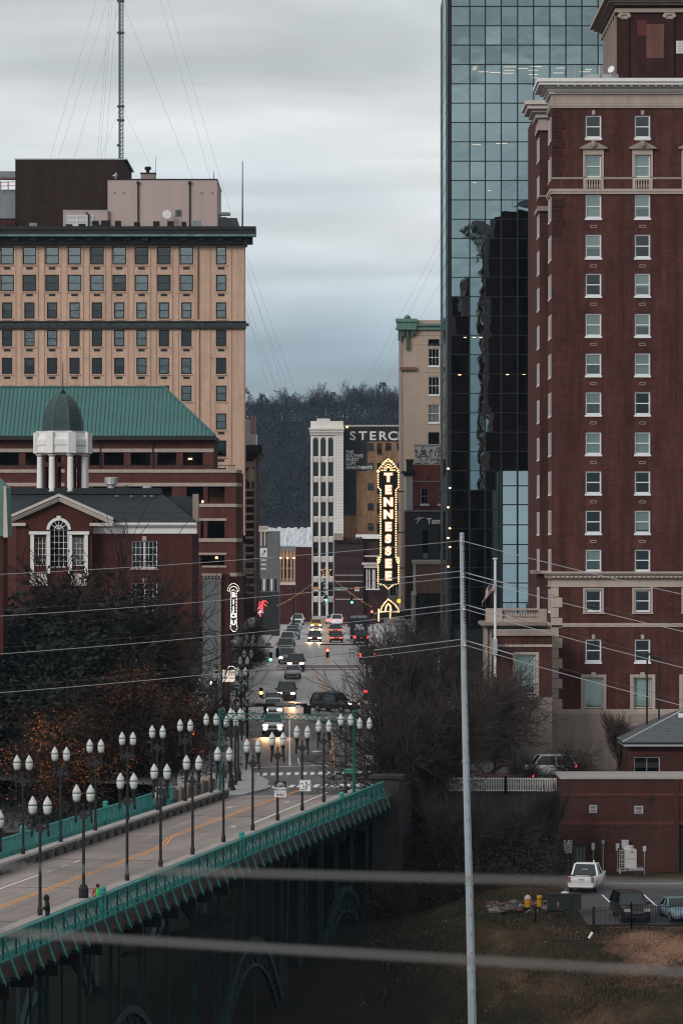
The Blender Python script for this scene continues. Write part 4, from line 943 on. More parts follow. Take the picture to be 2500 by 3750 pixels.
# palladian surround: pilasters, entablatures, arch and fan light
mb = MB()
for x in (112, 171, 251, 309): mb.pbox(x+1, x+14, 1958, 2100, Z, -.2, -.002)
for x0, x1 in ((108,186),(248,328)): mb.pbox(x0, x1, 1946, 1957.5, Z, -.28, -.002)
c = at(216.5,1940,Z); ra, rb = X(250,Z)-X(216.5,Z), X(261,Z)-X(216.5,Z)
def arch(mb, c, ra, rb, d0, d1, n=16):
    for i in range(n):
        a, b = pi*i/n, pi*(i+1)/n
        p = [(c.x+r*cos(g), c.z+r*sin(g)) for r, g in ((ra,a),(rb,a),(rb,b),(ra,b))]
        mb.prism(p, c.y+d0, c.y+d1)
arch(mb, c, ra, rb, -.2, -.002); mb.build('palladian_surround', white_paint, K)
MB().pbox(209, 224, 1889, 1906, Z, -.26, -.002).build('keystone', white_paint, K)
mb = MB(); pp = [(c.x+ra*cos(pi*i/16), c.z+ra*sin(pi*i/16)) for i in range(17)]; mb.prism(pp, Z-.02, Z-.004); fan = mb.build('fan_light', g_dim, K)
mb = MB()
for g in (35, 63, 90, 117, 145): mb.beam((c.x,Z-.05,c.z), (c.x+ra*cos(radians(g)),Z-.05,c.z+ra*sin(radians(g))), .05)
arch(mb, c, ra*.45, ra*.52, -.07, -.025, 10); mb.build('muntin', white_paint, fan)
MB().pbox(262, 326, 2100, 2145, Z, -.12, -.002).build('apron_panel', cream, K); MB().pbox(110, 175, 2100, 2145, Z, -.12, -.002).build('apron_panel', cream, K)
# pediment
mb = MB(); mb.prism([(X(60,Z),H(1907,Z)),(X(400,Z),H(1907,Z)),(X(217,Z),H(1826,Z))], Z+.3, Z+.7); mb.build('tympanum', brick_court, K)
for s, xe, ye_ in ((-1,36,1900),(1,416,1908)):
    a, b = at(xe,ye_-7,Z), at(217,1813,Z)
    for off, th, pj in ((0,.26,.5),(-.27,.2,.32),(-.46,.16,.18)):
        mb = MB(); p, q_ = a+Vector((0,0,off)), b+Vector((0,0,off)); mb.obox((p+q_)/2+Vector((0,-pj/2+.4,0)), (q_-p)/2, Vector((0,pj/2+.4,0)), Vector((0,0,th/2))); mb.build('raking_cornice', cream, K)
for x0, x1 in ((40,96),(330,414)): MB().pbox(x0, x1, 1915, 1926, Z, -.35, -.002).build('cornice_return', cream, K)
mb = MB(); moulding(mb, 338, 721, 1914, 1954, Z+1.2, [(0,.2,.55),(.2,.34,.4),(.34,1,.12)]); mb.build('eave_cornice', white_paint, K)
# slate roof in shingle courses
e0, e1 = X(20,Z), X(722,Z+.7); ze_, zr_ = H(1913,Z+.7), H(1806,Z+7); r0, r1 = X(25,Z+7), X(590,Z+7); mb = MB()
for i in range(24):
    a, b = i/24, (i+1)/24; L = lambda t_: (e0+(r0-e0)*t_, e1+(r1-e1)*t_, Z+.65+6.3*t_, ze_+(zr_-ze_)*t_)
    p, q_ = L(a), L(b); mb.q((p[0],p[2],p[3]+.03),(p[1],p[2],p[3]+.03),(q_[1],q_[2],q_[3]),(q_[0],q_[2],q_[3])); mb.q((p[0],p[2],p[3]),(p[1],p[2],p[3]),(p[1],p[2],p[3]+.03),(p[0],p[2],p[3]+.03))
mb.q((e1,Z+.65,ze_),(e1,Z+14,ze_),(r1,Z+6.95,zr_)); mb.q((e1,Z+14,ze_),(e0,Z+14,ze_),(r0,Z+6.95,zr_),(r1,Z+6.95,zr_)); rf = mb.build('roof', slate, K)
# gable roof planes running back
mb = MB(); ap = at(217,1806,Z); l_, r_ = at(32,1896,Z), at(420,1904,Z); bk = Vector((0,7,0))
mb.q(l_, ap, ap+bk, l_+bk); mb.q(ap, r_, r_+bk, ap+bk); mb.build('gable_roof', slate, K)
MB().box(r0, r1, Z+6.4, Z+10, zr_-.1, zr_+.45).build('ridge_deck', mat('dark green cap', (.012,.022,.021), .6, .2), K)
MB().pbox(706, 727, 1809, 1910, Z+2.5, 0, 1.2).build('chimney', stone_d, K); MB().pbox(620, 706, 1818, 1910, Z+6, 0, 4).build('rear_roof', slate, K)
for x, y in ((428,1816),(482,1816),(530,1816),(556,1816)): MB().pbox(x-5, x+5, y-2, y+3, Z+5.6, -.25, .1).build('snow_guard', stone_d, rf)
o = MB().lathe([(.35,0),(.35,.6),(.6,.65),(.6,1.25),(.5,1.3)], at(408,1800,Z+8), 12).build('roof_ventilator', zinc, K); MB().lathe([(.38,0),(.42,.25),(.3,.35)], at(539,1795,Z+8), 12).build('roof_ventilator', zinc, K); MB().lathe([(.2,0),(.26,.3),(.05,.5)], at(464,1797,Z+8), 8).build('roof_ventilator', black_metal, K)
# cupola
ZC = 321.0; U = wthing('cupola', 'white octagonal cupola with slate dome and spire on the courthouse roof', 'cupola', at(231,1800,ZC+2.6))
c = at(231,1577,ZC+2.6); rr_ = (X(312,ZC)-X(156,ZC))/2; base = Vector((c.x, c.y, 0))
def lz(y): return H(y, ZC)
dome_m = mat('weathered copper shingle', (.045,.075,.072), .42, .25, 1.5)
dome = [(1.0,1577),(.985,1560),(.95,1535),(.88,1510),(.76,1485),(.58,1462),(.36,1446),(.1,1436)]
o = MB().lathe([(rr_*a, lz(y)) for a, y in dome], base, 8, ph=pi/8).build('dome', dome_m, U)
for k in range(8):
    g = pi/8+k*pi/4; MB().tube([(c.x+rr_*1.01*a*cos(g), c.y+rr_*1.01*a*sin(g), lz(y)) for a, y in dome], .05, 5).build('dome_rib', mat('verdigris rib %d' % k, (.06,.10,.10), .6, .1), o)
for i in range(16):
    t_ = i/15; y = 1574-118*t_
    for (a0, y0), (a1, y1) in zip(dome, dome[1:]):
        if y1 <= y <= y0: a = a0+(a1-a0)*(y0-y)/(y0-y1); MB().lathe([(rr_*a*1.0,lz(y)),(rr_*a*1.022,lz(y)),(rr_*a*1.0,lz(y-1.2))], base, 8, ph=pi/8).build('dome_course', dome_m, o); break
MB().lathe([(.22,lz(1440)),(.26,lz(1430)),(.12,lz(1424)),(.05,lz(1415)),(.025,lz(1322))], base, 8).build('spire', black_metal, U)
rd = (X(338,ZC)-X(124,ZC))/2
MB().lathe([(rd*.80,lz(1666)),(rd*.93,lz(1660)),(rd*1.0,lz(1656)),(rd*.98,lz(1630)),(rd*1.02,lz(1628)),(rd*1.02,lz(1608)),(rd*.97,lz(1600)),(rd*.93,lz(1584)),(rd*.95,lz(1577))], base, 8, ph=pi/8).build('drum', white_paint, U)
for k in range(8):
    g = pi/8+k*pi/4; d_ = Vector((cos(g), sin(g), 0)); MB().obox(base+d_*rd*.97+Vector((0,0,(lz(1580)+lz(1660))/2)), d_*.14, Vector((-d_.y,d_.x,0))*.35, Vector((0,0,(lz(1582)-lz(1658))/2))).build('corner_block', white_paint, U)
rc = rd*.82
for k in range(8):
    g = pi/8+k*pi/4; p = base+Vector((cos(g), sin(g), 0))*rc
    q_ = MB().lathe([(.36,lz(1800)),(.30,lz(1792)),(.27,lz(1680)),(.26,lz(1672))], (p.x,p.y,0), 10).build('column', white_paint, U, True)
    MB().lathe([(.26,lz(1672)),(.38,lz(1666)),(.38,lz(1661))], (p.x,p.y,0), 10).build('capital', cream, q_)
# inner brick lantern with tall arched openings on each face
ri = rd*.72; seg = 2*ri*sin(pi/8)
for k in range(8):
    g = k*pi/4; nrm = Vector((cos(g), sin(g), 0)); tn = Vector((-nrm.y, nrm.x, 0)); cc_ = base+nrm*ri*cos(pi/8); mb = MB(); hw = seg/2
    def pb(u0, u1, y0, y1): mb.obox(cc_+tn*(u0+u1)/2+Vector((0,0,(lz(y0)+lz(y1))/2)), tn*(u1-u0)/2, nrm*.12, Vector((0,0,(lz(y0)-lz(y1))/2)))
    pb(-hw, -hw*.42, 1660, 1800); pb(hw*.42, hw, 1660, 1800); pb(-hw*.42, hw*.42, 1660, 1665); pb(-hw*.42, hw*.42, 1692, 1708)
    mb.build('lantern_wall', brick_court, U)
mb = MB(); mb.lathe([(rd*.8,lz(1800)),(rd*.8,lz(1796))], base, 8, ph=pi/8); mb.build('lantern_floor', slate, U)
# copper-green gable at the left edge
ZL = 285.0; L_ = wthing('copper_gable', 'green copper clad gable end at the left picture edge', 'building', at(-30,2200,ZL))
mb = MB(); mb.prism([(X(-200,ZL),H(1964,ZL)),(X(28,ZL),H(1964,ZL)),(X(24,ZL),H(1785,ZL)),(X(-60,ZL),H(1700,ZL)),(X(-200,ZL),H(1700,ZL))], ZL, ZL+4); mb.build('gable', copper, L_)
mb = MB(); mb.prism([(X(14,ZL),H(1968,ZL)),(X(31,ZL),H(1968,ZL)),(X(24,ZL),H(1780,ZL)),(X(16,ZL),H(1780,ZL))], ZL-.25, ZL-.01); mb.build('edge_trim', cream, L_)
mb = MB(); mb.pbox(-200, 12, 1964, 2400, ZL, .2, 4); mb.build('wall', brick_court, L_)

# ------------------------------------------------------------------ narrow ornate building right of the beige hotel
Z = 432.0
N = wthing('ornate_block', 'narrow dark brick block with white stone bands beside the beige hotel', 'building', (X(915,Z), Z+5, gz(Z)))
MB().pbox(840, 938, 1672, 2260, Z, 0, 14).build('wall', brick_maroon, N)
mb = MB(); mb.pbox(840, 960, 1630, 1660, Z, -.9, 14.5); mb.pbox(840, 946, 1660.5, 1672, Z, -.4, 14.2); mb.build('cornice', cornice_dark, N)
MB().pbox(900, 938, 1588, 1630, Z, 0, 6).build('parapet', white_paint, N); mb = MB(); mb.prism([(X(900,Z),H(1588,Z)),(X(925,Z),H(1588,Z)),(X(918,Z),H(1535,Z)),(X(900,Z),H(1535,Z))], Z+.2, Z+5); mb.build('gable_front', white_paint, N)
MB().pbox(918, 936, 1524, 1590, Z, 0, 1.5).build('chimney', pink, N)
MB().pbox(901, 938, 1690, 1712, Z, -.14, -.002).build('frieze', stone, N); mb = MB(); mb.lathe([(.3,0),(.6,.5),(.55,1.2),(.2,1.7)], at(918,1765,Z-.1), 8, sy=.4); mb.lathe([(.1,0),(.15,.6),(.1,1.0)], at(918,1792,Z-.1), 6); mb.build('cartouche', stone, N)
for i in range(14): MB().pbox(900, 930, 1790+29*i, 1799+29*i, Z, -.1, -.002).build('stone_band', stone, N)
MB().pbox(930, 939, 1680, 2240, Z, -.2, -.002).build('corner_pilaster', stone_d, N)
MB().pbox(884, 898, 1990, 2110, Z-4, -.3, 1).build('base_column', cream, N); MB().pbox(880, 926, 2090, 2102, Z-4, -.6, 1).build('base_cornice', stone, N)

Z = 356.0
GA = wthing('grey_annex', 'plain grey rendered wall left of the bulb blade sign', 'building', (X(778,Z), Z+2, gz(Z)))
MB().pbox(742, 812, 2108, 2640, Z, 0, 3.5).build('wall', mat('grey render', (.135,.14,.145), .9, .25, .5, streak=True), GA); MB().pbox(739, 812, 2100, 2109, Z, -.3, 3.6).build('cornice', stone_d, GA)
for i in range(6): MB().pbox(746+12*i, 751+12*i, 2109, 2116, Z, -.2, -.002).build('dentil', cream, GA)
MB().tube([at(806,2120,Z-.15), at(806,2460,Z-.15)], .06, 6).build('lit_downpipe', mat('ochre pipe', (.30,.19,.06), .7, .3), GA)  # the lit look is put into the pipe's ochre colour
MB().pbox(813, 838, 2100, 2640, Z, .3, 3.4).build('brick_pier', brick_maroon, GA)
# ------------------------------------------------------------------ small fronts down the left side of the street
Z = 520.0
S1 = wthing('grey_shopfront', 'small grey shopfront with white cornice behind the parking sign', 'building', (X(960,Z), Z+3, gz(Z)))
MB().pbox(935, 1022, 1945, 2330, Z, 0, 8).build('wall', mat('grey stucco', (.14,.145,.15), .9, .2), S1); MB().pbox(934, 1021, 2168, 2330, Z, -.5, -.002).build('dark_awning', cornice_dark, S1); mb = MB(); moulding(mb, 935, 982, 1926, 1948, Z, [(0,.3,.4),(.3,1,.25)]); mb.build('cornice', cream, S1)
for x in (944, 957, 970): MB().pbox(x-2.5, x+2.5, 1948, 2000, Z, -.2, -.002).build('pilaster', cream, S1)
for k in range(5): MB().pbox(950+14*k, 956+14*k, 2120, 2165, Z, -.1, -.002).build('window', white_paint if k % 2 else g_dim, S1)
Z = 640.0
S2 = wthing('tarp_house', 'low brick house under a crumpled white roof tarpaulin', 'building', (X(1050,Z), Z+4, gz(Z))); MB().pbox(965, 1140, 2000, 2320, Z, .5, 9).build('wall', brick_maroon, S2)
mb = MB(); TR = random.Random(4); NX, NY = 22, 9; x0, x1 = X(972,Z), X(1140,Z)
for j in range(NY+1):
    for i in range(NX+1):
        t_ = j/NY; mb.v.append((x0+(x1-x0)*i/NX, Z+3.4*t_, H(2006-72*min(1,t_*1.15)+ (22 if 4 < i < 9 and t_ < .55 else 0), Z)+TR.uniform(-.28,.28)))
for j in range(NY):
    for i in range(NX): k = j*(NX+1)+i; mb.f.append((k,k+1,k+NX+2,k+NX+1)); mb.m.append(0)
mb.build('tarpaulin', mat('white tarp', (.50,.54,.57), .5, .1, 1), S2)
Z = 600.0
S3 = wthing('lit_terracotta_front', 'small floodlit cream facade with slender pilasters', 'building', (X(1050,Z), Z+3, gz(Z)))
warm_t = mat('warm terracotta', (.36,.25,.165), .8, .15, 1); MB().pbox(1022, 1081, 2010, 2330, Z, 0, 8).build('wall', warm_t, S3)
mb = MB(); moulding(mb, 1016, 1083, 1999, 2016, Z, [(0,.4,.5),(.4,1,.3)]); mb.build('cornice', mat('grey cornice', (.22,.24,.24), .8, .1), S3)
for x in (1026, 1038, 1052, 1066, 1077): MB().pbox(x-3, x+3, 2016, 2150, Z, -.25, -.002).build('pilaster', warm_t, S3)
for x in (1032, 1045, 1059, 1071):
    for y in (2062, 2100): MB().pbox(x-3, x+3, y-16, y+16, Z, -.05, -.002).build('window', win_dark, S3)
for x, y in ((1028,2046),(1053,2046),(1076,2046)): MB().lathe([(.12,0),(.12,.25)], at(x,y,Z-.7), 6).build('flood_lamp', warm_lamp, S3)
MB().pbox(1020, 1082, 2132, 2142, Z, -.35, -.002).build('band', cream, S3); MB().pbox(1021, 1082, 2143, 2330, Z, -.3, -.002).build('dark_shopfront', MATS['dark maroon stucco'] if 'dark maroon stucco' in MATS else brick_maroon, S3)
S4 = wthing('maroon_side_wall', 'plain maroon brick side wall left of the white ornate tower', 'building', (X(1108,620), 624, gz(620))); MB().pbox(1078, 1140, 2003, 2330, 620, 0, 10).build('wall', brick_maroon, S4)

# ------------------------------------------------------------------ white terracotta loft tower with painted brick side
Z = 680.0
W = wthing('loft_tower', 'slim white terracotta loft tower with arched top windows', 'building', (X(1250,Z), Z+8, gz(Z)))
wx = [(1146.5,1165.5),(1174,1193),(1201,1220)]; fy = [(1611,1671)]+[(1693+73.2*i,1744+73.2*i) for i in range(8)]
holes = [(a, b, c, d_) for a, b in wx for c, d_ in fy if d_ < 2262]
shell(W, 1137, 1226, 1560, 2275, Z, 14, holes, terra, gap=.4, name='front_wall')
for a, b, c, d_ in holes: window(W, a, b, c, d_, Z, fw=.08, nx=3, ny=2, rail=False, sill=False, fm=win_dark, glass=g_dim)
for a, b in wx:
    c = at((a+b)/2, 1611, Z); mb = MB(); ra = (X(b,Z)-X(a,Z))/2; mb.prism([(c.x+ra*cos(pi*i/10), c.z+ra*.9*sin(pi*i/10)) for i in range(11)], Z-.04, Z-.004); mb.build('arch_light', g_dim, W)
    mb = MB(); arch(mb, c, ra, ra*1.3, -.3, -.002, 10); mb.build('arch_moulding', terra, W)
    for (e, f_), (g_, h_) in zip(fy, fy[1:]):
        sp = MB().pbox(a, b, f_+1, g_-1, Z, -.1, -.002).build('spandrel', terra, W)
        for k in range(4): MB().pbox(a+2+4.4*k, a+3.6+4.4*k, f_+4, g_-3, Z, -.2, -.101).build('spandrel_rib', terra, sp)
for x in (1137, 1166.5, 1193.5, 1221.5): MB().pbox(x, x+7 if x != 1137 else x+8, 1604, 2262, Z, -.35, -.002).build('pier', terra, W)
mb = MB(); mb.pbox(1226, 1257, 1560, 2010, Z, -.3, 12); mb.build('corner_pier', terra, W)
for i in range(40): MB().pbox(1227, 1256, 1590+11*i, 1590.8+11*i, Z, -.33, -.301).build('joint', stone, W)
mb = MB(); mb.pbox(1131, 1260, 1567, 1574, Z, -1.1, 12.5); mb.pbox(1134, 1258, 1574.5, 1584, Z, -.8, 12.2); mb.pbox(1135, 1257, 1584.5, 1592, Z, -.5, 12.1); mb.build('cornice', terra, W)
mb = MB(); mb.pbox(1137, 1256, 1542, 1567, Z, -.2, 12); mb.pbox(1160, 1208, 1533, 1542, Z, -.2, 2); mb.build('parapet', terra, W)
for x in (1131, 1218): MB().pbox(x, x+9, 2245, 2272, Z, -.9, -.36).build('pier_base', terra, W)
Zs = 684.0
Q = wthing('painted_brick_side', 'orange brick loft side wall with black painted advertising', 'building', (X(1360,Zs), Zs+6, gz(Zs)))
swx = [(1346,1368),(1380,1398),(1411,1432),(1453,1472)]; swy = [(1623,1647),(1695,1718),(1769,1792),(1843,1866),(1916,1940)]
hs = [(a, b, c, d_) for i, (a, b) in enumerate(swx) for j, (c, d_) in enumerate(swy) if not (i in (2,) and j > 0)]
hs = [(a, b, c, d_+(14 if a == 1380 else 0)) for a, b, c, d_ in hs]
shell(Q, 1256, 1480, 1560, 2120, Zs, 12, hs, brick_orange)
for k, (a, b, c, d_) in enumerate(hs): window(Q, a, b, c, d_, Zs, fw=.09, nx=2, ny=1, fm=win_dark, sill=True, glass=g_dim, blind=(blind_m if k % 3 else None), bfrac=.6)
blackp = mat('black wall paint', (.022,.023,.024), .85, .3, 1.2); mb = MB(); mb.pbox(1257, 1480, 1565, 1617, Zs, -.03, -.002); mb.pbox(1257, 1344, 1617, 1725, Zs, -.03, -.002); mb.pbox(1257, 1304, 1725, 1888, Zs, -.03, -.002); mb.build('painted_sign', blackp, Q)
mb = MB(); mb.pbox(1256, 1480, 1556.5, 1561, Zs, -.4, .3); mb.build('roof_edge', zinc, Q)
MB().lathe([(.12,0),(.2,.15),(.1,.3)], at(1270,1567,Zs-.6), 8).build('sign_lamp', warm_lamp, Q)
for i in range(16): MB().box(X(1278+12.5*i,Zs)-.12, X(1278+12.5*i,Zs)+.12, Zs-.5, Zs-.4, H(1563.5,Zs), H(1562,Zs)).build('sign_lamp', glow('dim warm strip %d' % i, (1,.6,.25), .55), Q)
sw = mat('sign white', (.62,.62,.60), .8, .08)
for i, chh in enumerate('STERCHI'): text(chh, 2.35, at(1291+36.5*i,1597.5,Zs-.05), sw, Q, off=.05, xs=1.15)
for i, l in enumerate(('THE',"SOUTH'S",'FINEST','LOFT','APARTMENTS')): text(l, .86, at(1266,1656+14.2*i,Zs-.05), sw, Q, align='LEFT', off=.025, xs=.96)
# ------------------------------------------------------------------ dark victorian row right of the tower
Z = 600.0
M = wthing('dark_victorian_row', 'dark maroon victorian row with rows of tiny pale lights', 'building', (X(1300,Z), Z+5, gz(Z)))
vm = mat('dark maroon stucco', (.040,.020,.022), .9, .2, 1); MB().pbox(1222, 1330, 1972, 2330, Z, 0, 14).build('wall', vm, M); MB().pbox(1330, 1420, 1968, 2330, Z+1, 0, 14).build('wall', vm, M)
for i in range(10): MB().pbox(1226+10*i, 1233+10*i, 1966, 1986+3*(i%2), Z, -.4, -.002).build('corbel', vm, M)
for r_, y in enumerate((2020, 2070, 2106, 2132, 2170)):
    for i in range(12): MB().pbox(1228+8.3*i, 1231+8.3*i, y-12, y+11, Z, -.2, -.002).build('mullion', mat('mullion %d%d' % (r_, i), (.075,.05,.05), .8, 0) if i == 0 else MATS['mullion %d0' % r_], M)
for y in (2105, 2128, 2193):
    for i in range(13): MB().pbox(1229+7.9*i, 1232.5+7.9*i, y, y+2.4, Z, -.3, -.21).build('string_bulb', glow('pale bulb %d%d' % (y, i), (1,.92,.85), .6) if i == 0 else MATS['pale bulb %d0' % y], M)
MB().pbox(1302, 1390, 1957, 1973, Z+.5, -.2, 6).build('white_parapet', white_paint, M)
MB().pbox(1222, 1256, 1953, 1978, Z-1, 0, 3).build('roof_block', stone_d, M)
mb = MB(); mb.pbox(1324, 1390, 2060, 2068, Z-.5, -.6, .4); mb.pbox(1332, 1390, 2068.5, 2080, Z-.5, -.35, .4); mb.pbox(1334, 1390, 2034, 2039, Z-.5, -.2, .4); mb.build('shop_cornice', cream, M)
for x in (1343, 1352, 1365, 1371, 1384): MB().tube([at(x,2158,Z-.7), at(x,2086,Z-.7)], .1, 6).build('white_column', white_paint, M)
MB().pbox(1338, 1390, 2156, 2160, Z-.5, -.5, .2).build('white_sill', white_paint, M)

# ------------------------------------------------------------------ tan tower with copper cornice, right of the street
Z = 480.0
Y_ = wthing('tan_tower', 'tan brick tower with green copper cornice beside the glass tower', 'building', (X(1560,Z), Z+8, gz(Z)))
hs = [(1567,1608,1242,1261),(1567,1608,1276,1341),(1567,1608,1379,1447),(1567,1608,1481,1548),(1567,1608,1583,1650)]
shell(Y_, 1469, 1700, 1172, 2100, Z, 20, hs, brick_tan, name='wall')
mb = MB(); mb.box(X(1469,Z)-.02, X(1469,Z)+.3, Z-.001, Z+20, 4, H(1172,Z)); mb.build('flank_wall', stone_d, Y_)
window(Y_, *hs[0], Z, fw=.1, nx=3, rail=False, fm=win_dark, glass=g_dim)
for h in hs[1:4]: window(Y_, *h, Z, fw=.1, nx=3, ny=2, fm=win_white, glass=g_win if h[2] > 1400 else g_dim, blind=(curtain_m if h[2] > 1450 else None), bfrac=1)
window(Y_, *hs[4], Z, fw=.1, nx=3, ny=2, fm=win_dark, glass=g_dim, blind=room_warm, bfrac=1)
mb = MB(); mb.pbox(1448, 1527, 1168, 1180, Z, -.9, 1); mb.pbox(1452, 1525, 1180.5, 1200, Z, -.7, 1); mb.pbox(1448, 1523, 1200.5, 1208, Z, -.8, 1); mb.lathe([(.3,0),(.5,.3),(.2,.6)], at(1491,1170,Z-.4), 8); mb.build('cornice', copper, Y_)
mb = MB(); mb.pbox(1525, 1700, 1186, 1194, Z, -.5, .3); mb.pbox(1525, 1700, 1200, 1208, Z, -.35, .3); mb.pbox(1525, 1700, 1194.5, 1199.5, Z, -.2, .3); mb.build('cornice_run', copper, Y_)
cop_d = mat('dark copper bracket', (.05,.085,.07), .7, .3, 3)
for x, y1 in ((1462,1248),(1475,1232),(1491,1280),(1508,1230),(1518,1222)): MB().pbox(x-5, x+5, 1208.5, y1, Z, -.5, -.002).build('bracket', cop_d, Y_)
MB().pbox(1462, 1525, 1345, 1356, Z, -.35, -.002).build('ledge', mat('rusty ledge', (.16,.08,.06), .8, .3, 3), Y_)
for y in (1228, 1262, 1364): MB().pbox(1470, 1700, y, y+1.5, Z, -.03, -.002).build('joint', stone_d, Y_)
# doodled billboard wall, red shop, charcoal front
Z = 462.0
bb = wthing('mural_board', 'white rooftop board covered in black cartoon line drawings', 'mural', (X(1570,Z), Z, H(1702,Z))); MB().pbox(1516, 1640, 1628, 1702, Z, 0, .3).build('board', mat('mural white', (.44,.42,.39), .8, .1), bb); MB().pbox(1514, 1640, 1626, 1631, Z, -.1, .4).build('top_trim', zinc, bb)
ink = mat('mural ink', (.02,.02,.02), .8, 0); mb = MB()
def ink_line(pts, w_=.09):
    P = [at(x, y, Z-.02) for x, y in pts]; mb.tube(P, w_*.6, 4)
def arcp(x, y, rx, ry, a0=0, a1=360, n=14): return [(x+rx*cos(radians(a0+(a1-a0)*i/n)), y-ry*sin(radians(a0+(a1-a0)*i/n))) for i in range(n+1)]
ink_line([(1541,1650),(1549,1634),(1558,1650),(1541,1650)]); ink_line(arcp(1550,1657,9,7)); ink_line(arcp(1550,1657,4,3)); ink_line(arcp(1550,1667,12,4)); ink_line([(1540,1668),(1537,1682),(1545,1690)]); ink_line([(1560,1668),(1563,1682),(1555,1690)])
for s in (-1, 1): ink_line([(1550+s*12,1667),(1550+s*22,1676),(1550+s*27,1668),(1550+s*22,1655),(1550+s*28,1645)]); ink_line([(1550+s*22,1660),(1550+s*30,1645),(1550+s*33,1656)])
ink_line([(1600,1640),(1626,1640),(1626,1654),(1600,1654),(1600,1640)]); ink_line(arcp(1612,1647,5,4)); ink_line([(1605,1656),(1622,1656),(1624,1682),(1603,1682),(1605,1656)]); ink_line([(1600,1646),(1592,1652),(1593,1670)]); ink_line([(1604,1668),(1623,1668)]); ink_line([(1601,1684),(1627,1684),(1627,1691),(1601,1691),(1601,1684)])
for x in (1533, 1560, 1598): ink_line(arcp(x,1702,10,6,0,180,8))
mb.build('ink_drawing', ink, bb); text('2014', .42, at(1585,1683,Z-.05), ink, bb, ext=.01)
MB().lathe([(.12,0),(.12,.02)], at(1550,1658,Z-.03), 8).build('ink_eye', mat('mural pink', (.5,.25,.2), .8, 0), bb)
Z = 460.0
Rb = wthing('red_shop_house', 'bright red brick upper storey between the mural and the charcoal front', 'building', (X(1570,Z), Z+5, gz(Z)))
hs = [(1540,1568,1788,1846),(1604,1632,1788,1846)]
shell(Rb, 1508, 1700, 1702, 2120, Z, 12, hs, brick_shop)
for h in hs:
    window(Rb, *h, Z, fw=.1, nx=2, ny=2, fm=mat('grey sash %d' % h[0], (.25,.26,.25), .6, .05), sill=True, glass=g_dim); MB().pbox(h[0]-3, h[1]+3, 1847, 1852, Z, -.2, -.002).build('sill', white_paint, Rb)
MB().pbox(1509, 1700, 1761, 1765, Z, -.12, -.002).build('string_course', stone_d, Rb); MB().pbox(1559, 1577, 1750, 1760, Z, -.02, -.002).build('vent', win_dark, Rb)
mb = MB(); mb.pbox(1488, 1510, 1740, 1880, Z, -.2, 6); mb.build('stone_pilaster', mat('grey ashlar', (.36,.36,.36), .8, .12), Rb)
mb = MB(); mb.pbox(1470, 1520, 1726, 1732, Z, -.7, 6); mb.pbox(1480, 1514, 1732.5, 1742, Z, -.4, 6); mb.pbox(1488, 1512, 1690, 1725.5, Z, -.1, 2); mb.pbox(1486, 1514, 1682, 1690, Z, -.2, 2.1); mb.build('pilaster_cap', cornice_dark, Rb)
for i in range(10): MB().beam(at(1518+11*i,1869,Z-.6), at(1523+11*i,1853,Z-.6), .05).build('balcony_rail', black_metal, Rb)
MB().beam(at(1514,1853,Z-.6), at(1640,1853,Z-.6), .08).build('balcony_rail', black_metal, Rb)
Z = 452.0
Tb = wthing('charcoal_front', 'charcoal clad office front with white logo lettering', 'building', (X(1560,Z), Z+4, gz(Z)))
hs = [(1545,1568,1942,2045),(1606,1630,1942,2045)]; shell(Tb, 1486, 1700, 1872, 2340, Z, 7, hs, charcoal)
for h in hs: window(Tb, *h, Z, fw=.06, rail=False, sill=False, fm=black_metal, glass=g_dim, blind=None); MB().pbox(h[0]+3, h[1]-3, 2026, 2043, Z, .1, .13).build('lit_panel', mat('pale panel %d' % h[0], (.20,.27,.26), .8, .1), Tb)  # panels do not glow; their lit look is only a pale colour
MB().pbox(1483, 1700, 1868, 1874, Z, -.2, 7.2).build('coping', mat('blue grey coping', (.16,.19,.21), .6, .1), Tb)
for i in range(14): MB().pbox(1487, 1690, 1892+12*i, 1892.8+12*i, Z, -.03, -.002).build('cladding_joint', black_metal, Tb)
lw = mat('logo white', (.8,.8,.8), .5, 0); text('Tombras', 1.0, at(1562,1909,Z-.1), lw, Tb, align='LEFT', off=.03, ext=.03)
mb = MB(); mb.tube([at(1519,1904,Z-.1), at(1530,1897,Z-.1), at(1555,1896,Z-.1)], [.03,.09,.03], 4); mb.tube([at(1524,1919,Z-.1), at(1532,1905,Z-.1), at(1541,1897,Z-.1)], [.03,.07,.05], 4); mb.build('logo_mark', lw, Tb)
MB().pbox(1480, 1486, 1872, 2330, Z, .2, 6).build('copper_return', mat('lit copper edge', (.30,.13,.07), .6, .3, 1), Tb)  # light on the copper edge is put into its colour
Z = 446.0
Pb = wthing('tan_brick_bay', 'tan brick shop bay with cream frame under the charcoal front', 'building', (X(1560,Z), Z+3, gz(Z))); MB().pbox(1520, 1612, 2066, 2340, Z, 0, 5).build('wall', brick_mat('brown tan brick', (.22,.12,.09), (.17,.095,.07), (.2,.13,.1)), Pb)
mb = MB(); moulding(mb, 1507, 1613, 2050, 2066, Z, [(0,.4,.5),(.4,1,.3)]); mb.pbox(1512, 1521, 2066.5, 2175, Z, -.2, .2); mb.pbox(1505, 1524, 2165, 2180, Z, -.3, .3); mb.build('cream_frame', cream, Pb)
MB().pbox(1505, 1520, 2180, 2340, Z, -.1, .3).build('stone_pier', stone, Pb)
MB().pbox(1522, 1610, 2172, 2330, Z, -.1, -.002).build('shop_opening', dark, Pb)
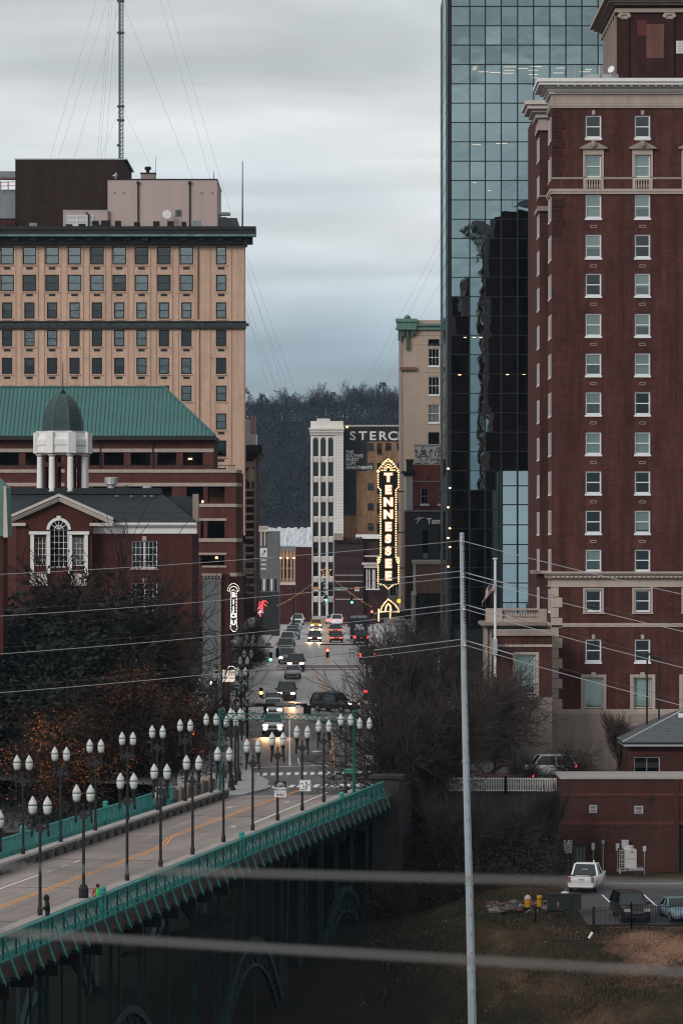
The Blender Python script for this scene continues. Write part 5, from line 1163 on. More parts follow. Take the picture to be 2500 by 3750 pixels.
# ------------------------------------------------------------------ the bridge: s along it, n to the left, from the first near lamp
BO = Vector((-14.6, 172.2, 0)); BU = Vector((.1723, .985, 0)).normalized(); BN = Vector((-BU.y, BU.x, 0)); UZ = Vector((0,0,1))
def bp(s, n, z=0.0): return BO + BU*s + BN*n + UZ*z
def brun(mb, s0, s1, n0, n1, z0, z1, m=0):
    c = bp((s0+s1)/2, (n0+n1)/2, (z0+z1)/2); mb.obox(c, BU*(s1-s0)/2, BN*(n1-n0)/2, UZ*(z1-z0)/2, m)
S0, S1 = -60.0, 91.0
Br = wthing('road_bridge', 'two-way road bridge deck on teal steel arches', 'bridge', tuple(bp(20, 5, -9)))
mb = MB(); brun(mb, S0, S1+6, .25, 9.55, -1.0, -.6); mb.build('roadway', deckmat, Br)
mb = MB(); brun(mb, S0, S1, -2.3, -.27, -.95, -.45); brun(mb, S0, S1, 10.1, 12.0, -.95, -.45); mb.build('footway', conc, Br)
SP = 8.65
def seg_blocks(n0, n1, z0, z1, m, name, s_off=0.0):       # concrete parapet in lengths between the lamps
    s = s_off - 7*SP
    while s < S1:
        a, b = max(s+.04, S0), min(s+SP-.04, S1)
        if b > a: mb = MB(); brun(mb, a, b, n0, n1, z0, z1); mb.build(name, m, Br)
        s += SP
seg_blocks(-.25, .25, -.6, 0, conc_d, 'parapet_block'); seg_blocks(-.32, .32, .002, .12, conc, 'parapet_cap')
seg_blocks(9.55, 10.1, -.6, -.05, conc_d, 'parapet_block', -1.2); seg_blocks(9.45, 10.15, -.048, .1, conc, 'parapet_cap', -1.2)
s = -38.0
while s < S1-2:                                            # scupper niches along the far parapet's foot
    mb = MB(); brun(mb, s, s+.55, 9.50, 9.549, -.58, -.25); mb.build('scupper', MATS['dark soffit'], Br); s += 2.16
for s in range(-38, 96, 1):
    if s % 3: continue
    mb = MB(); brun(mb, s+.3, s+.42, 9.52, 9.549, -.24, -.06); mb.build('water_stain', conc, Br)
for s in (-34, -17, 3.5, 20.8, 38, 55.5, 72.8, 90):
    mb = MB(); brun(mb, s, s+.09, .26, 9.54, -.599, -.593); mb.build('expansion_joint', MATS['dark soffit'], Br)
# painted lines (sheets on the roadway)
def bline(pts, wd, m, name, z=-.588):
    mb = MB()
    for (s0, n0), (s1, n1) in zip(pts, pts[1:]):
        a, b = bp(s0,n0,z), bp(s1,n1,z); t_ = (b-a).normalized(); q_ = Vector((-t_.y, t_.x, 0))*wd/2; mb.q(a-q_, b-q_, b+q_, a+q_)
    return mb.build(name, m, Br)
for dn in (0, .24): bline([(S0,4.7+dn),(46,4.7+dn),(49,4.85+dn),(54,5.65+dn),(57,5.8+dn),(100,5.7+dn)], .11, line_y, 'centre_line')
bline([(S0,7.45),(28,7.45)], .12, line_w, 'lane_line')
for s in (30, 33, 36): bline([(s,7.45),(s+1.6,7.45)], .1, line_w, 'lane_line')
bline([(66,2.9),(99,3.3)], .14, line_w, 'lane_line')
bline([(78,.8),(92,1.9)], .14, line_w, 'lane_line')
for s, n in ((14,8.4),(63,3.6),(80,7.4),(86,4.4)):          # worn lane arrows and bicycle marks
    bline([(s,n),(s+1.8,n)], .12, line_w, 'lane_symbol'); bline([(s+1.6,n-.5),(s+1.75,n+.5)], .16, line_w, 'lane_symbol'); bline([(s+.5,n-.35),(s+.6,n+.35)], .14, line_w, 'lane_symbol')
# deck edge and steel below
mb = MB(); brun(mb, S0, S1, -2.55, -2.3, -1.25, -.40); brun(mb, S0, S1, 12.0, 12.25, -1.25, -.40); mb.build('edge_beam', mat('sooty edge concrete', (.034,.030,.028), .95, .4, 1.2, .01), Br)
for i in range(36):
    s = S0+4.325*i+2
    if s > S1: break
    mb = MB(); a, b = bp(s,-2.5,-1.26), bp(s,12.2,-1.26); mb.obox((a+b)/2-UZ*.4, (b-a)/2, BU*.12, UZ*.38); mb.build('floor_beam', MATS['dark soffit'], Br)
rust = mat('rusty flange', (.045,.024,.017), .8, .4, 2)
mb = MB(); brun(mb, S0, S1, -2.62, -2.56, -1.0, -.78); mb.build('edge_flange', rust, Br)
# arches
for n in (-1.2, 10.9):
    for sc_ in (-20.5, 12.8, 46.0, 79):
        P = []; 
        for i in range(-10, 11):
            ds = i*1.62; z = -6.1 - .055*ds*ds
            if sc_ == 79: z = max(z, -12)
            P.append(bp(sc_+ds, n, z))
        mb = MB()
        for a, b in zip(P, P[1:]): mb.beam(a, b, .3, .42)
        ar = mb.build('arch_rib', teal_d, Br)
        P2 = [p-UZ*1.5 for p in P]; mb = MB()
        for k, (a, b) in enumerate(zip(P2, P2[1:])): mb.beam(a, b, .22, .22); mb.beam(P[k], P2[k+1], .08); mb.beam(P2[k], P[k+1], .08); mb.beam(P[k], P2[k], .08)
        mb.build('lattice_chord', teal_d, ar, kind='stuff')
        for i in range(0, 21, 4):
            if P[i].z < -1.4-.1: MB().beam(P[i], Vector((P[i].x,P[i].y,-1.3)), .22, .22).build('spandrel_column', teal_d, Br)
    for s in (-37, -3.9, 29.4, 62.5):
        mb = MB()
        for dz in range(0, 9): 
            z = -1.3-2.4*dz; mb.beam(bp(s-.6,n,z), bp(s+.6,n,z-2.4), .12); mb.beam(bp(s+.6,n,z), bp(s-.6,n,z-2.4), .12)
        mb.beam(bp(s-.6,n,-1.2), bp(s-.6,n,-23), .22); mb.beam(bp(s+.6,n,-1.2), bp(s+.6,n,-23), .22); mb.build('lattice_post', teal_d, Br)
for i in range(12):
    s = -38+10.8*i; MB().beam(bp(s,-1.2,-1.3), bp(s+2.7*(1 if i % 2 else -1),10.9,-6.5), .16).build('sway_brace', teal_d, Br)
for i in range(20):
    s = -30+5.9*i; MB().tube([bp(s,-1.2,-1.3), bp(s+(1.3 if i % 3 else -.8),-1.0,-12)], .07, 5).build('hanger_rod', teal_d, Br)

# railings: one thing per side; posts, rails, louvre panels and outer braces as parts
def railing(n, out, z0, sa, sb, label, fin_s, braces):
    Rl = wthing('teal_railing', label, 'railing', tuple(bp((sa+sb)/2, n, z0)))
    zt = z0+1.18
    mb = MB(); mb.tube([bp(sa,n,zt), bp(sb,n,zt)], .075, 8); mb.build('top_rail', teal, Rl)
    mb = MB(); mb.beam(bp(sa,n,z0+.34), bp(sb,n,z0+.34), .08); mb.beam(bp(sa,n,z0+.06), bp(sb,n,z0+.06), .1); mb.build('bottom_rail', teal, Rl)
    pitch = SP/4 if braces else SP/3; s = sa; kf = 0
    pan = None
    while s < sb-.5:
        b = min(s+pitch, sb)
        MB().beam(bp(s,n,z0), bp(s,n,zt), .09).build('post', teal_d if braces else teal, Rl)
        if pan is None or abs(b-s-pitch) > .01:
            mb = MB()
            for k in range(11):
                z = .40+.068*k; a0, b0 = BU*.08, BU*(b-s-.08)
                mb.obox((a0+b0)/2+UZ*z, (b0-a0)/2, BN*.006, (UZ*.023+BN*out*.010))
            pm_ = mb.mesh('louvre_panel', [teal]); pan = pan or pm_
            if abs(b-s-pitch) > .01: pan_ = pm_
            else: pan_ = pan
        else: pan_ = pan
        link('louvre_panel', pan_, Rl, bp(s,n,z0)-Vector(Rl['_o']), kind='stuff')
        MB().obox(bp((s+b)/2,n,z0+.2), BU*(b-s-.1)/2, BN*.008, UZ*.11).build('kick_plate', teal, Rl)
        if braces:
            t_ = bp(s,n,zt-.08); e = bp(s,n+out*.72,z0-.75); MB().beam(t_, e, .075, .09).build('brace', teal, Rl)
            MB().beam(bp(s,n+out*.15,z0-.6), e, .1, .16).build('bracket', teal_d, Rl)
        s += pitch
    for fs in fin_s:
        o = MB().obox(bp(fs,n,z0+.62), BU*.12, BN*.12, UZ*.68).build('main_post', teal, Rl); MB().lathe([(.2,0),(.2,.06),(.15,.1),(.19,.2),(.15,.3),(.1,.34)], bp(fs,n,z0+1.3), 10).build('post_cap', teal, o)
    return Rl
railing(-2.15, -1, -.45, S0, S1-1, 'near teal louvred railing with outward braces along the footway', (3.94-34.3, 3.94, 38.3, 72.5), True)
railing(11.75, 1, -.45, S0, 82, 'far teal louvred railing behind the concrete parapet', (20, 40.5, 61.5), False)
# dark stone end pier of the bridge
ep = wthing('bridge_end_pier', 'dark weathered stone pier at the right bridge end', 'pier', tuple(bp(92,-2.2,-8)))
mb = MB(); brun(mb, 91, 93, -3.2, -1.2, -9, .9); mb.build('shaft', MATS['sooty edge concrete'], ep); mb = MB(); brun(mb, 90.8, 93.2, -3.4, -1.0, .902, 1.15); mb.build('cap', MATS['sooty edge concrete'], ep)
mb = MB(); brun(mb, 93, 108, -3.0, -2.4, -9, .2); mb.build('wing_wall', MATS['sooty edge concrete'], ep)
ep = wthing('far_stone_parapet', 'dark stone balustrade at the left bridge end', 'wall', tuple(bp(88,11.8,-1)))
mb = MB(); brun(mb, 82, 95, 11.4, 11.9, -3, .55); mb.build('wall', conc_d, ep)
for i in range(6): mb = MB(); brun(mb, 82+2.5*i, 82.7+2.5*i, 11.3, 12.0, -3, .75); mb.build('stone_post', stone_d, ep)

# ------------------------------------------------------------------ twin-globe lamp posts
def lamp_parts(root, ht=5.8, spread=.73, base_h=.0):
    mb = MB(); mb.lathe([(.13,0),(.13,.35),(.10,.45),(.085,.6),(.07,ht-1.62),(.07,ht-1.5)], n=10); mb.build('pole', black_metal, root)
    if base_h: MB().lathe([(.30,0),(.30,.25),(.22,.35),(.2,.9),(.12,1.1)], n=8).build('base', black_metal, root)
    mb = MB(); mb.box(-spread/2-.1, spread/2+.1, -.05, .05, ht-1.62, ht-1.48); mb.box(-.17,.17,-.06,.06,ht-1.75,ht-1.36); mb.lathe([(.06,ht-1.4),(.04,ht-1.15),(.07,ht-1.08),(.01,ht-.95)], n=8)
    for s_ in (-1, 1): mb.lathe([(.03,ht-1.98),(.08,ht-1.85),(.06,ht-1.62)], (s_*(spread/2+.05),0,0), 8)
    mb.build('crossarm', black_metal, root)
    for s_ in (-1, 1):
        c = (s_*spread/2, 0, 0)
        h = MB().lathe([(.09,ht-1.5),(.10,ht-1.1),(.15,ht-.95),(.15,ht-.88)], c, 8).build('lamp_holder', black_metal, root)
        g = MB().lathe([(.12,ht-.88),(.19,ht-.76),(.212,ht-.6),(.218,ht-.46)], c, 14).build('globe', globe_m, root, True)
        MB().lathe([(.222,ht-.465),(.228,ht-.45),(.222,ht-.435)], c, 14).build('band', black_metal, g)
        MB().lathe([(.217,ht-.44),(.205,ht-.34),(.155,ht-.22),(.10,ht-.15),(.09,ht-.10),(.04,ht-.04),(.01,ht)], c, 14).build('cap', globe_m, g, True)
        MB().tube([(c[0],0,ht-.01),(c[0],0,ht+.1)], .012, 5).build('tip', black_metal, g)
LP = thing('street_lamp', 'twin-globe lamp on the near parapet cut by the left picture edge', 'street lamp', tuple(bp(-SP,0,.1)), 'twin globe lamps along the near parapet', math.atan2(-BN.y, -BN.x)+.0)
lamp_parts(LP)
ORD = ['nearest', 'second', 'third', 'fourth', 'fifth', 'sixth', 'seventh', 'eighth', 'ninth', 'tenth', 'eleventh', 'twelfth', 'thirteenth']
rzl = LP.rotation_euler.z
for i in range(12):
    lab = 'twin-globe lamp rising behind the black-hooded person on the near parapet' if i == 0 else ('twin-globe lamp with a stout base beside the man in green' if i == 1 else '%s whole twin-globe lamp from the left along the near parapet' % ORD[i])
    o = copy_tree(LP, tuple(bp(i*SP + (0, 0, .9, .3, 0, .1, .4, 0, .1, -.3, 0, -.4)[i], 0, .1 if i < 11 else -.55)), rzl, lab)
    if i == 1:
        MB().lathe([(.26,0),(.26,.5),(.2,.62),(.16,.7)], n=8).build('base', black_metal, o)
LF = copy_tree(LP, tuple(bp(33.3,9.8,.08)), rzl, 'leftmost twin-globe lamp on the far parapet, before the dark trees'); LF['group'] = 'twin globe lamps along the far parapet'
for i in range(1, 8):
    o = copy_tree(LF, tuple(bp(33.3+8.75*i,9.8,.08)), rzl, '%s twin-globe lamp from the left along the far parapet' % ORD[i])

teal_g = mat('gantry teal', (.012,.085,.075), .5, .2, 2)
# ------------------------------------------------------------------ teal lattice gantry over the bridge end
Ga = wthing('teal_gantry', 'slim teal lattice gantry spanning the road at the bridge end', 'gantry', tuple(bp(88,5,-.6)))
PA, PB_ = bp(88,-.9,0), bp(88,10.5,0); PA = Vector((X(1296,258.5),258.5,-.5)); PB_ = Vector((X(806,260.5),260.5,-.5))
for p in (PA, PB_): MB().tube([p, p+UZ*6.4], [.13,.10], 10).build('post', teal_g, Ga); MB().lathe([(.22,0),(.2,.3),(.14,.4)], p, 8).build('post_base', teal_d, Ga); MB().lathe([(.14,0),(.16,.1),(.05,.2)], p+UZ*6.4, 8).build('post_cap', teal_g, Ga)
for z in (5.85, 6.27): MB().beam(PA+UZ*z, PB_+UZ*z, .07).build('chord', teal_g, Ga)
for i in range(24):
    a, b = PA.lerp(PB_, i/24), PA.lerp(PB_, (i+1)/24); MB().beam(a+UZ*5.87, b+UZ*6.25, .035).build('lattice_bar', teal_g, Ga); MB().beam(a+UZ*6.25+BU*.03, b+UZ*5.87+BU*.03, .035).build('lattice_bar', teal_g, Ga)
MB().beam(PA+UZ*4.9, PA.lerp(PB_,.08)+UZ*5.85, .07).build('knee_brace', teal_g, Ga); MB().beam(PB_+UZ*4.9, PB_.lerp(PA,.08)+UZ*5.85, .07).build('knee_brace', teal_g, Ga)

# ------------------------------------------------------------------ signs on the near lamp posts
sign_w = mat('sign white sheet', (.70,.71,.70), .5, .04); sign_k = mat('sign black', (.012,.012,.012), .6, 0); sign_g = mat('sign green', (.006,.11,.075), .5, .05)
def arrow(mb, pts, w_, head, y):
    for a, b in zip(pts, pts[1:]): mb.beam((a[0],y,a[1]), (b[0],y,b[1]), w_, .006)
    a, b = Vector(pts[-2]), Vector(pts[-1]); t_ = (b-a).normalized(); n_ = Vector((-t_.y,t_.x)); p = b+t_*head
    mb.prism([tuple(q)[:2] for q in (b-n_*head*.75, p, b+n_*head*.75)][::1], y-.004, y+.002)
def bikesign(x, y, Zs_):
    s_ = wthing('bike_lane_sign', 'black and white bicycle lane ends sign on a near lamp post', 'sign', at(x,y+50,Zs_)); k = Zs_/F
    c = at(x,y,Zs_); MB().box(c.x-.40, c.x+.40, Zs_, Zs_+.02, c.z-.0, c.z+.40).build('black_panel', sign_k, s_); MB().box(c.x-.40, c.x+.40, Zs_, Zs_+.02, c.z-.27, c.z-.002).build('white_panel', sign_w, s_)
    MB().box(c.x-.38, c.x+.38, Zs_, Zs_+.02, c.z-.62, c.z-.32).build('ends_panel', sign_w, s_)
    text('BIKE LANE', .17, (c.x, Zs_-.012, c.z-.14), sign_k, s_, ext=.004, off=.004); text('ENDS', .22, (c.x, Zs_-.012, c.z-.47), sign_k, s_, ext=.004, off=.004)
    mb = MB(); zc = c.z+.14
    for dx in (-.17, .17):
        P = [(c.x+dx+.10*cos(2*pi*i/14), Zs_-.01, zc+.10*sin(2*pi*i/14)) for i in range(15)]; mb.tube(P, .012, 4)
    for a, b in (((-.17,0),(-.06,.14)),((-.06,.14),(.1,.14)),((-.17,0),(0,0)),((0,0),(.1,.14)),((0,0),(-.06,.16)),((.17,0),(.09,.2)),((.09,.2),(.03,.2)),((-.1,.17),(-.02,.17))): mb.beam((c.x+a[0],Zs_-.01,zc+a[1]), (c.x+b[0],Zs_-.01,zc+b[1]), .022)
    mb.build('bicycle_symbol', sign_w, s_)
bikesign(1026, 2884, 231.0)
def turnsign(x, y, Zs_, sz, lab):
    s_ = wthing('lane_turn_sign', lab, 'sign', at(x,y,Zs_)-UZ*sz*.6); c = at(x,y,Zs_)
    MB().box(c.x-sz/2, c.x+sz/2, Zs_, Zs_+.02, c.z-sz/2, c.z+sz/2).build('panel', sign_w, s_); mb = MB(); q_ = Zs_-.008; k = sz
    mb.box(c.x-k*.485, c.x+k*.485, q_, q_+.004, c.z+k*.465, c.z+k*.485); mb.box(c.x-k*.485, c.x+k*.485, q_, q_+.004, c.z-k*.485, c.z-k*.465); mb.box(c.x-k*.485, c.x-k*.465, q_+.001, q_+.005, c.z-k*.465, c.z+k*.465); mb.box(c.x+k*.465, c.x+k*.485, q_+.001, q_+.005, c.z-k*.465, c.z+k*.465)
    mb.build('border', sign_k, s_)
    mb = MB(); P = lambda u, v: (c.x+u*k, c.z+v*k)
    arrow(mb, [P(-.13,-.24),P(-.13,.02),P(-.24,.14)], .07*k, .13*k, q_); arrow(mb, [P(.1,-.38),P(.1,.22)], .07*k, .14*k, q_-.003); arrow(mb, [P(.12,-.2),P(.2,0),P(.32,.10)], .06*k, .12*k, q_-.006)
    mb.build('arrows', sign_k, s_); text('ONLY', .15*k, (c.x-.2*k, q_-.004, c.z-.36*k), sign_k, s_, ext=.003, off=.003)
turnsign(1117, 2877, 240.0, .78, 'white square left-only and straight arrow sign on near lamp post'); turnsign(1348, 2784, 269.0, .76, 'white square lane arrow sign half behind bare branches')
gs = wthing('green_guide_sign', 'small two-line green guide sign on a near lamp post', 'sign', at(1276,2823,256)); MB().pbox(1258, 1296, 2814, 2822, 256.0, 0, .02).build('panel', sign_g, gs); MB().pbox(1258, 1296, 2824, 2832, 256.0, 0, .02).build('panel', sign_g, gs)
for y in (2818, 2828): MB().pbox(1263, 1291, y-1.2, y+1.2, 256.0, -.006, -.001).build('lettering', mat('pale green print %d' % y, (.10,.30,.24), .6, 0), gs)

# ------------------------------------------------------------------ steel utility pole with its cables
ZPO = 198.0
po = wthing('utility_pole', 'tall galvanised steel utility pole with bolted segments', 'utility pole', (X(1726,ZPO), ZPO, -14)); 
pa, pb = at(1690,1957,ZPO), Vector((X(1731,ZPO), ZPO, -14)); mb = MB()
secs = [(1957, 1690, 9), (2480, 1698, 11.5), (2790, 1705, 13), (3240, 1717, 14.5), (3550, 1724, 16), (4100, 1735, 18)]
P = [at(x, y, ZPO) for y, x, r_ in secs]; rs_ = [r_*ZPO/F for y, x, r_ in secs]; mb.tube(P, rs_, 8); mb.build('shaft', steel_pole, po)
for (y, x, r_) in secs[2:5]: MB().lathe([(r_*ZPO/F*1.07,0),(r_*ZPO/F*1.07,.12)], at(x,y,ZPO), 8).build('collar', steel_pole, po)
MB().lathe([(.10,0),(.14,.04),(.1,.1)], at(1690,1957,ZPO), 8).build('cap', zinc, po)
for i in range(34):
    y = 1995+24*i if i < 15 else 2370+70*(i-15)
    if y > 3740: break
    x = 1690+(y-1957)*.0195; MB().beam(at(x+5,y,ZPO)-Vector((0,.16,0)), at(x+5,y,ZPO)-Vector((0,.26,0)), .05).build('step_bolt', black_metal, po)
mb = MB()
for i in range(26): mb.box(X(1697,ZPO), X(1702,ZPO), ZPO-.19, ZPO-.15, H(2000+11*i,ZPO), H(1994+11*i,ZPO))
mb.build('slotted_strap', black_metal, po, kind='stuff')
CW = [((1690,1980),(-410,2120),(2900,2262),'top'),((1695,2112),(-410,2278),(2900,2400),'second'),((1698,2230),(-410,2422),(2900,2540),'third'),((1701,2362),(-410,2566),(2900,2684),'lowest')]
for (px_, lft, rgt, nm) in CW:
    for side, e, Ze in (('left', lft, 184.0), ('right', rgt, 176.0)):
        a, b = at(*px_, ZPO-.2), at(*e, Ze); wq = wthing('power_cable', '%s pale overhead cable running %s from the steel pole' % (nm, side), 'cable', tuple(a)); wq['group'] = 'cables on the steel pole'
        Pp = []
        for i in range(25):
            t_ = i/24; p = a.lerp(b, t_); p.z -= (.9 if side == 'left' else .5)*4*t_*(1-t_)*.28; Pp.append(p)
        for i in range(1, 7): Pp.append(Pp[24]+(Pp[24]-Pp[22])*2.0*i)
        MB().tube(Pp, .017, 5).build('strand', wire_m, wq)
        Q = [p+Vector((0, .6, .32 if side == 'left' else .26)) for p in Pp]
        if nm != 'top':
            MB().tube(Q, .012, 4).build('messenger_wire', mat('dark wire %s%s' % (nm, side), (.06,.06,.06), .6, 0), wq)
            st = [p for i, p in enumerate(Q) if i < 5]; MB().tube(st, .028, 5).build('armour_rod', wire_m, wq)
    MB().lathe([(.06,0),(.09,.08),(.06,.16),(.09,.24),(.05,.3)], at(px_[0],px_[1]+8,ZPO-.2), 8).build('insulator', zinc, po)
# near cables, out of focus
for k, (ya, yb, r_, Za, Zb, xs__) in enumerate(((3103, 3299, .0068, 12.1, 9.9, (-2500, 5200)), (3258, 3714, .0072, 11.6, 9.3, (-2500, 5200)))):
    a, b = at(xs__[0], ya, Za), at(xs__[1], yb, Zb); nw = wthing('near_cable', ('upper' if k == 0 else 'lower') + ' blurred grey cable crossing close to the viewer', 'cable', tuple(a))
    m_ = (a+b)/2; MB().tube([a, a.lerp(b,.25)-UZ*.006, m_-UZ*.008, a.lerp(b,.75)-UZ*.006, b], r_, 6).build('strand', mat('grey sheath %d' % k, (.17,.165,.16), .6, .05), nw)
# ------------------------------------------------------------------ theatre sign
Z = 450.0; kpm = Z/F
TS = wthing('theatre_sign', 'tall vertical theatre sign with white letters outlined in warm bulbs', 'sign', at(1421,2170,Z))
blk = mat('sign enamel', (.020,.026,.022), .5, .1)
outl = [(1381,1722),(1398,1700),(1408,1683),(1421,1675),(1434,1683),(1444,1700),(1461,1722),(1461,1783),(1451,1795),(1451,2040),(1461,2055),(1461,2141),(1440,2146),(1421,2160),(1402,2146),(1381,2141),(1381,2055),(1391,2040),(1391,1795),(1381,1783)]
mb = MB(); mb.prism([(X(x,Z),H(y,Z)) for x, y in outl][::-1], Z, Z+.9); mb.build('cabinet', blk, TS)
for i, chh in enumerate('TENNESSEE'):
    l_ = text(chh, 1.42, at(1421,1750+45.0*i,Z-.08), letter_lamp, TS, off=.05, ext=.05, xs=1.08)
    e_ = text(chh, 1.42, at(1421,1750+45.0*i,Z-.03), letter_edge, TS, name='letter_halo', off=.13, ext=.02, xs=1.08)
bulb = MB().lathe([(.02,-.09),(.08,-.05),(.098,0),(.08,.05),(.02,.09)], n=8).mesh('bulb', [bulb_core])
def bulbs(pts, step=5.2, closed=True, jit=0):
    P = pts+[pts[0]] if closed else pts; L = 0
    for (x0,y0),(x1,y1) in zip(P, P[1:]):
        d_ = math.hypot(x1-x0, y1-y0); n_ = max(1, round(d_/step))
        for i in range(n_): yield x0+(x1-x0)*i/n_, y0+(y1-y0)*i/n_
cxm, cym = 1421, 1920
ins = [(cxm+(x-cxm)*.93, y+(6 if y < 1700 else (-4 if y > 2100 else 0))) for x, y in outl]
for k, (x, y) in enumerate(bulbs(ins, 8.6)): link('bulb', bulb, TS, at(x,y,Z-.1)-Vector(TS['_o']))
for rr_, n_ in ((24, 9), (16, 7), (9, 5)):
    for i in range(n_+1):
        g = pi*i/n_; link('bulb', bulb, TS, at(1421+rr_*cos(g),1722-rr_*1.35*sin(g),Z-.1)-Vector(TS['_o']))
for s in (-1, 1):
    for i in range(6): g = 2*pi*i/6; link('bulb', bulb, TS, at(1421+s*35+4.5*cos(g),2050+9*sin(g),Z-.1)-Vector(TS['_o']))
for (x, y) in bulbs([(1381,1722),(1461,1722)], 6.5, False):
    if x < 1394 or x > 1448: link('bulb', bulb, TS, at(x,y+3,Z-.1)-Vector(TS['_o']))
for y in (1800, 1950, 2080): MB().beam(at(1455,y,Z+.5), at(1480,y,Z+.5), .15).build('wall_arm', black_metal, TS)
MQ = wthing('theatre_marquee', 'lit theatre marquee with a bulb-studded crown and white letter boards', 'marquee', at(1440,2340,Z-3)); zq = Z-2
MB().pbox(1390, 1520, 2232, 2262, zq, 0, 3).build('canopy', blk, MQ); mb = MB(); mb.q(at(1426,2262,zq-.6), at(1522,2270,zq-3.2), at(1522,2345,zq-3.2), at(1426,2338,zq-.6)); mb.q(at(1426,2262,zq-.6), at(1426,2338,zq-.6), at(1405,2338,zq+1), at(1405,2262,zq+1)); mb.build('letter_board', mat('letter board', (.52,.52,.52), .6, .1), MQ)
boards = ['GRACIOUS PARTY', 'FAMILY', '12/27/4025']
for i, l in enumerate(('GRADUATION','DAVY KNO','TURTLE','12/2/4825')):
    text(l, .5, at(1474,2276+17*i,zq-2.1), mat('board red', (.3,.04,.05), .6, 0) if i == 3 else sign_k, MQ, ext=.005, rot=(pi/2,0,-.62))
crown = [(1392,2240),(1398,2222),(1408,2208),(1421,2194),(1434,2204),(1446,2214),(1456,2228),(1460,2240)]
mb = MB(); mb.prism([(X(x,zq),H(y,zq)) for x, y in crown][::-1], zq-.3, zq+.1); mb.build('crown', blk, MQ)
for x, y in bulbs(crown, 6.5, True): link('bulb', bulb, MQ, at(x,y,zq-.4)-Vector(MQ['_o']))
for x, y in bulbs([(1410,2238),(1414,2218),(1421,2211),(1428,2218),(1432,2238)], 4.5, False): link('bulb', bulb, MQ, at(x,y,zq-.42)-Vector(MQ['_o']))
for x, y in bulbs([(1386,2232),(1386,2278)], 5, False): link('bulb', bulb, MQ, at(x,y,zq-1)-Vector(MQ['_o']))
for x, y in bulbs([(1428,2232),(1428,2268)], 6, False): link('bulb', bulb, MQ, at(x,y,zq-1)-Vector(MQ['_o']))
ys_ = wthing('yellow_round_sign', 'small round yellow lit sign above the marquee', 'sign', at(1460,2214,zq-.8)); mb = MB(); c = at(1460,2201,zq-.8); mb.tube([c, c+Vector((0,.25,0))], .28, 14); mb.build('disc', glow('yellow sign face', (1.0,.72,.06), .9), ys_); MB().beam(c+Vector((.2,.1,0)), c+Vector((1.2,.1,0)), .06).build('arm', black_metal, ys_)
ns = wthing('town_blade_sign', 'narrow dark blade sign with pale upright letters under the big sign', 'sign', at(1438,2180,Z+4)); MB().pbox(1428, 1448, 2146, 2180, Z+4, 0, .2).build('panel', blk, ns)
for i, chh in enumerate('NTOWN'): text(chh, .22, at(1440,2150+6.5*i,Z+3.97), sw, ns, ext=.004)
# ------------------------------------------------------------------ left theatre blade sign and its board
Z = 352.5
BJ = wthing('bulb_blade_sign', 'small vertical blade sign outlined in white bulbs on the left', 'sign', at(855,2320,Z)); mb = MB()
o2 = [(845,2175),(848,2162),(857,2160),(866,2168),(866,2280),(869,2300),(862,2312),(853,2312),(844,2300),(845,2280)]
mb.prism([(X(x,Z),H(y,Z)) for x, y in o2][::-1], Z, Z+.4); mb.build('cabinet', blk, BJ)
bj_l = glow('white lit letter', (1.0,.92,.84), 1.3)
wb = MB().lathe([(.01,-.035),(.036,0),(.01,.035)], n=6).mesh('bulb', [white_lamp])
for x, y in bulbs(o2, 5.6): link('bulb', wb, BJ, at(x,y,Z-.06)-Vector(BJ['_o']))
for rr_ in (21, 15):
    for i in range(13): g = pi*i/12; link('bulb', wb, BJ, at(855+rr_*cos(g),2163-rr_*1.25*sin(g)+(0 if rr_ == 21 else 3),Z-.06)-Vector(BJ['_o']))
for i, (chh, y) in enumerate(zip('BIJOU', (2179,2205,2230,2255,2281))): text(chh, .64, at(855.5,y,Z-.08), bj_l, BJ, off=.03, ext=.03)
MB().beam(at(862,2240,Z+.2), at(890,2240,Z+2), .1).build('wall_arm', black_metal, BJ)
Z = 352.0
rb = wthing('letter_board_sign', 'small glowing letter board with black lettering by the lamp row', 'sign', at(838,2520,Z)); MB().pbox(815, 860, 2453, 2497, Z, 0, .3).build('light_box', glow('letter board glow', (1.0,.84,.70), .75), rb); MB().pbox(813, 862, 2450, 2453, Z, -.05, .35).build('frame', black_metal, rb)
for i, l in enumerate(('TIM SHEA','A VERY','VINTAGE')): text(l, .30, at(838+4*(i == 1),2463+10*i,Z-.02), sign_k, rb, ext=.004, off=.005)
for i in range(9): g = pi*i/8; link('bulb', wb, rb, at(848+14*cos(g),2449-9*sin(g),Z-.02)-Vector(rb['_o']))
MB().beam(at(838,2497,Z+.1), at(838,2560,Z+.1), .12).build('post', black_metal, rb)

# ------------------------------------------------------------------ signals, mast arms, street signs
def signal(x, y, Zs_, lit_, lab, hs_=.95, face=True):
    c = at(x, y, Zs_); s_ = wthing('traffic_signal', lab, 'traffic light', (c.x, Zs_, c.z-hs_/2)); MB().box(c.x-.17, c.x+.17, Zs_, Zs_+.2, c.z-hs_/2, c.z+hs_/2).build('housing', black_metal, s_)
    for k, nm in enumerate(('red','amber','green')):
        z = c.z+(1-k)*.3; m_ = {'red': red_sig, 'amber': amber, 'green': green_sig}[nm] if nm == lit_ else sign_k
        MB().tube([(c.x,Zs_-.03,z),(c.x,Zs_+.05,z)], .165, 12).build('lens', m_, s_)
        mb = MB(); 
        for i in range(6): a, b = pi*i/6, pi*(i+1)/6; mb.q((c.x+.15*cos(a),Zs_-.2,z+.15*sin(a)),(c.x+.15*cos(a),Zs_,z+.15*sin(a)),(c.x+.15*cos(b),Zs_,z+.15*sin(b)),(c.x+.15*cos(b),Zs_-.2,z+.15*sin(b)))
        mb.build('visor', black_metal, s_)
    return s_
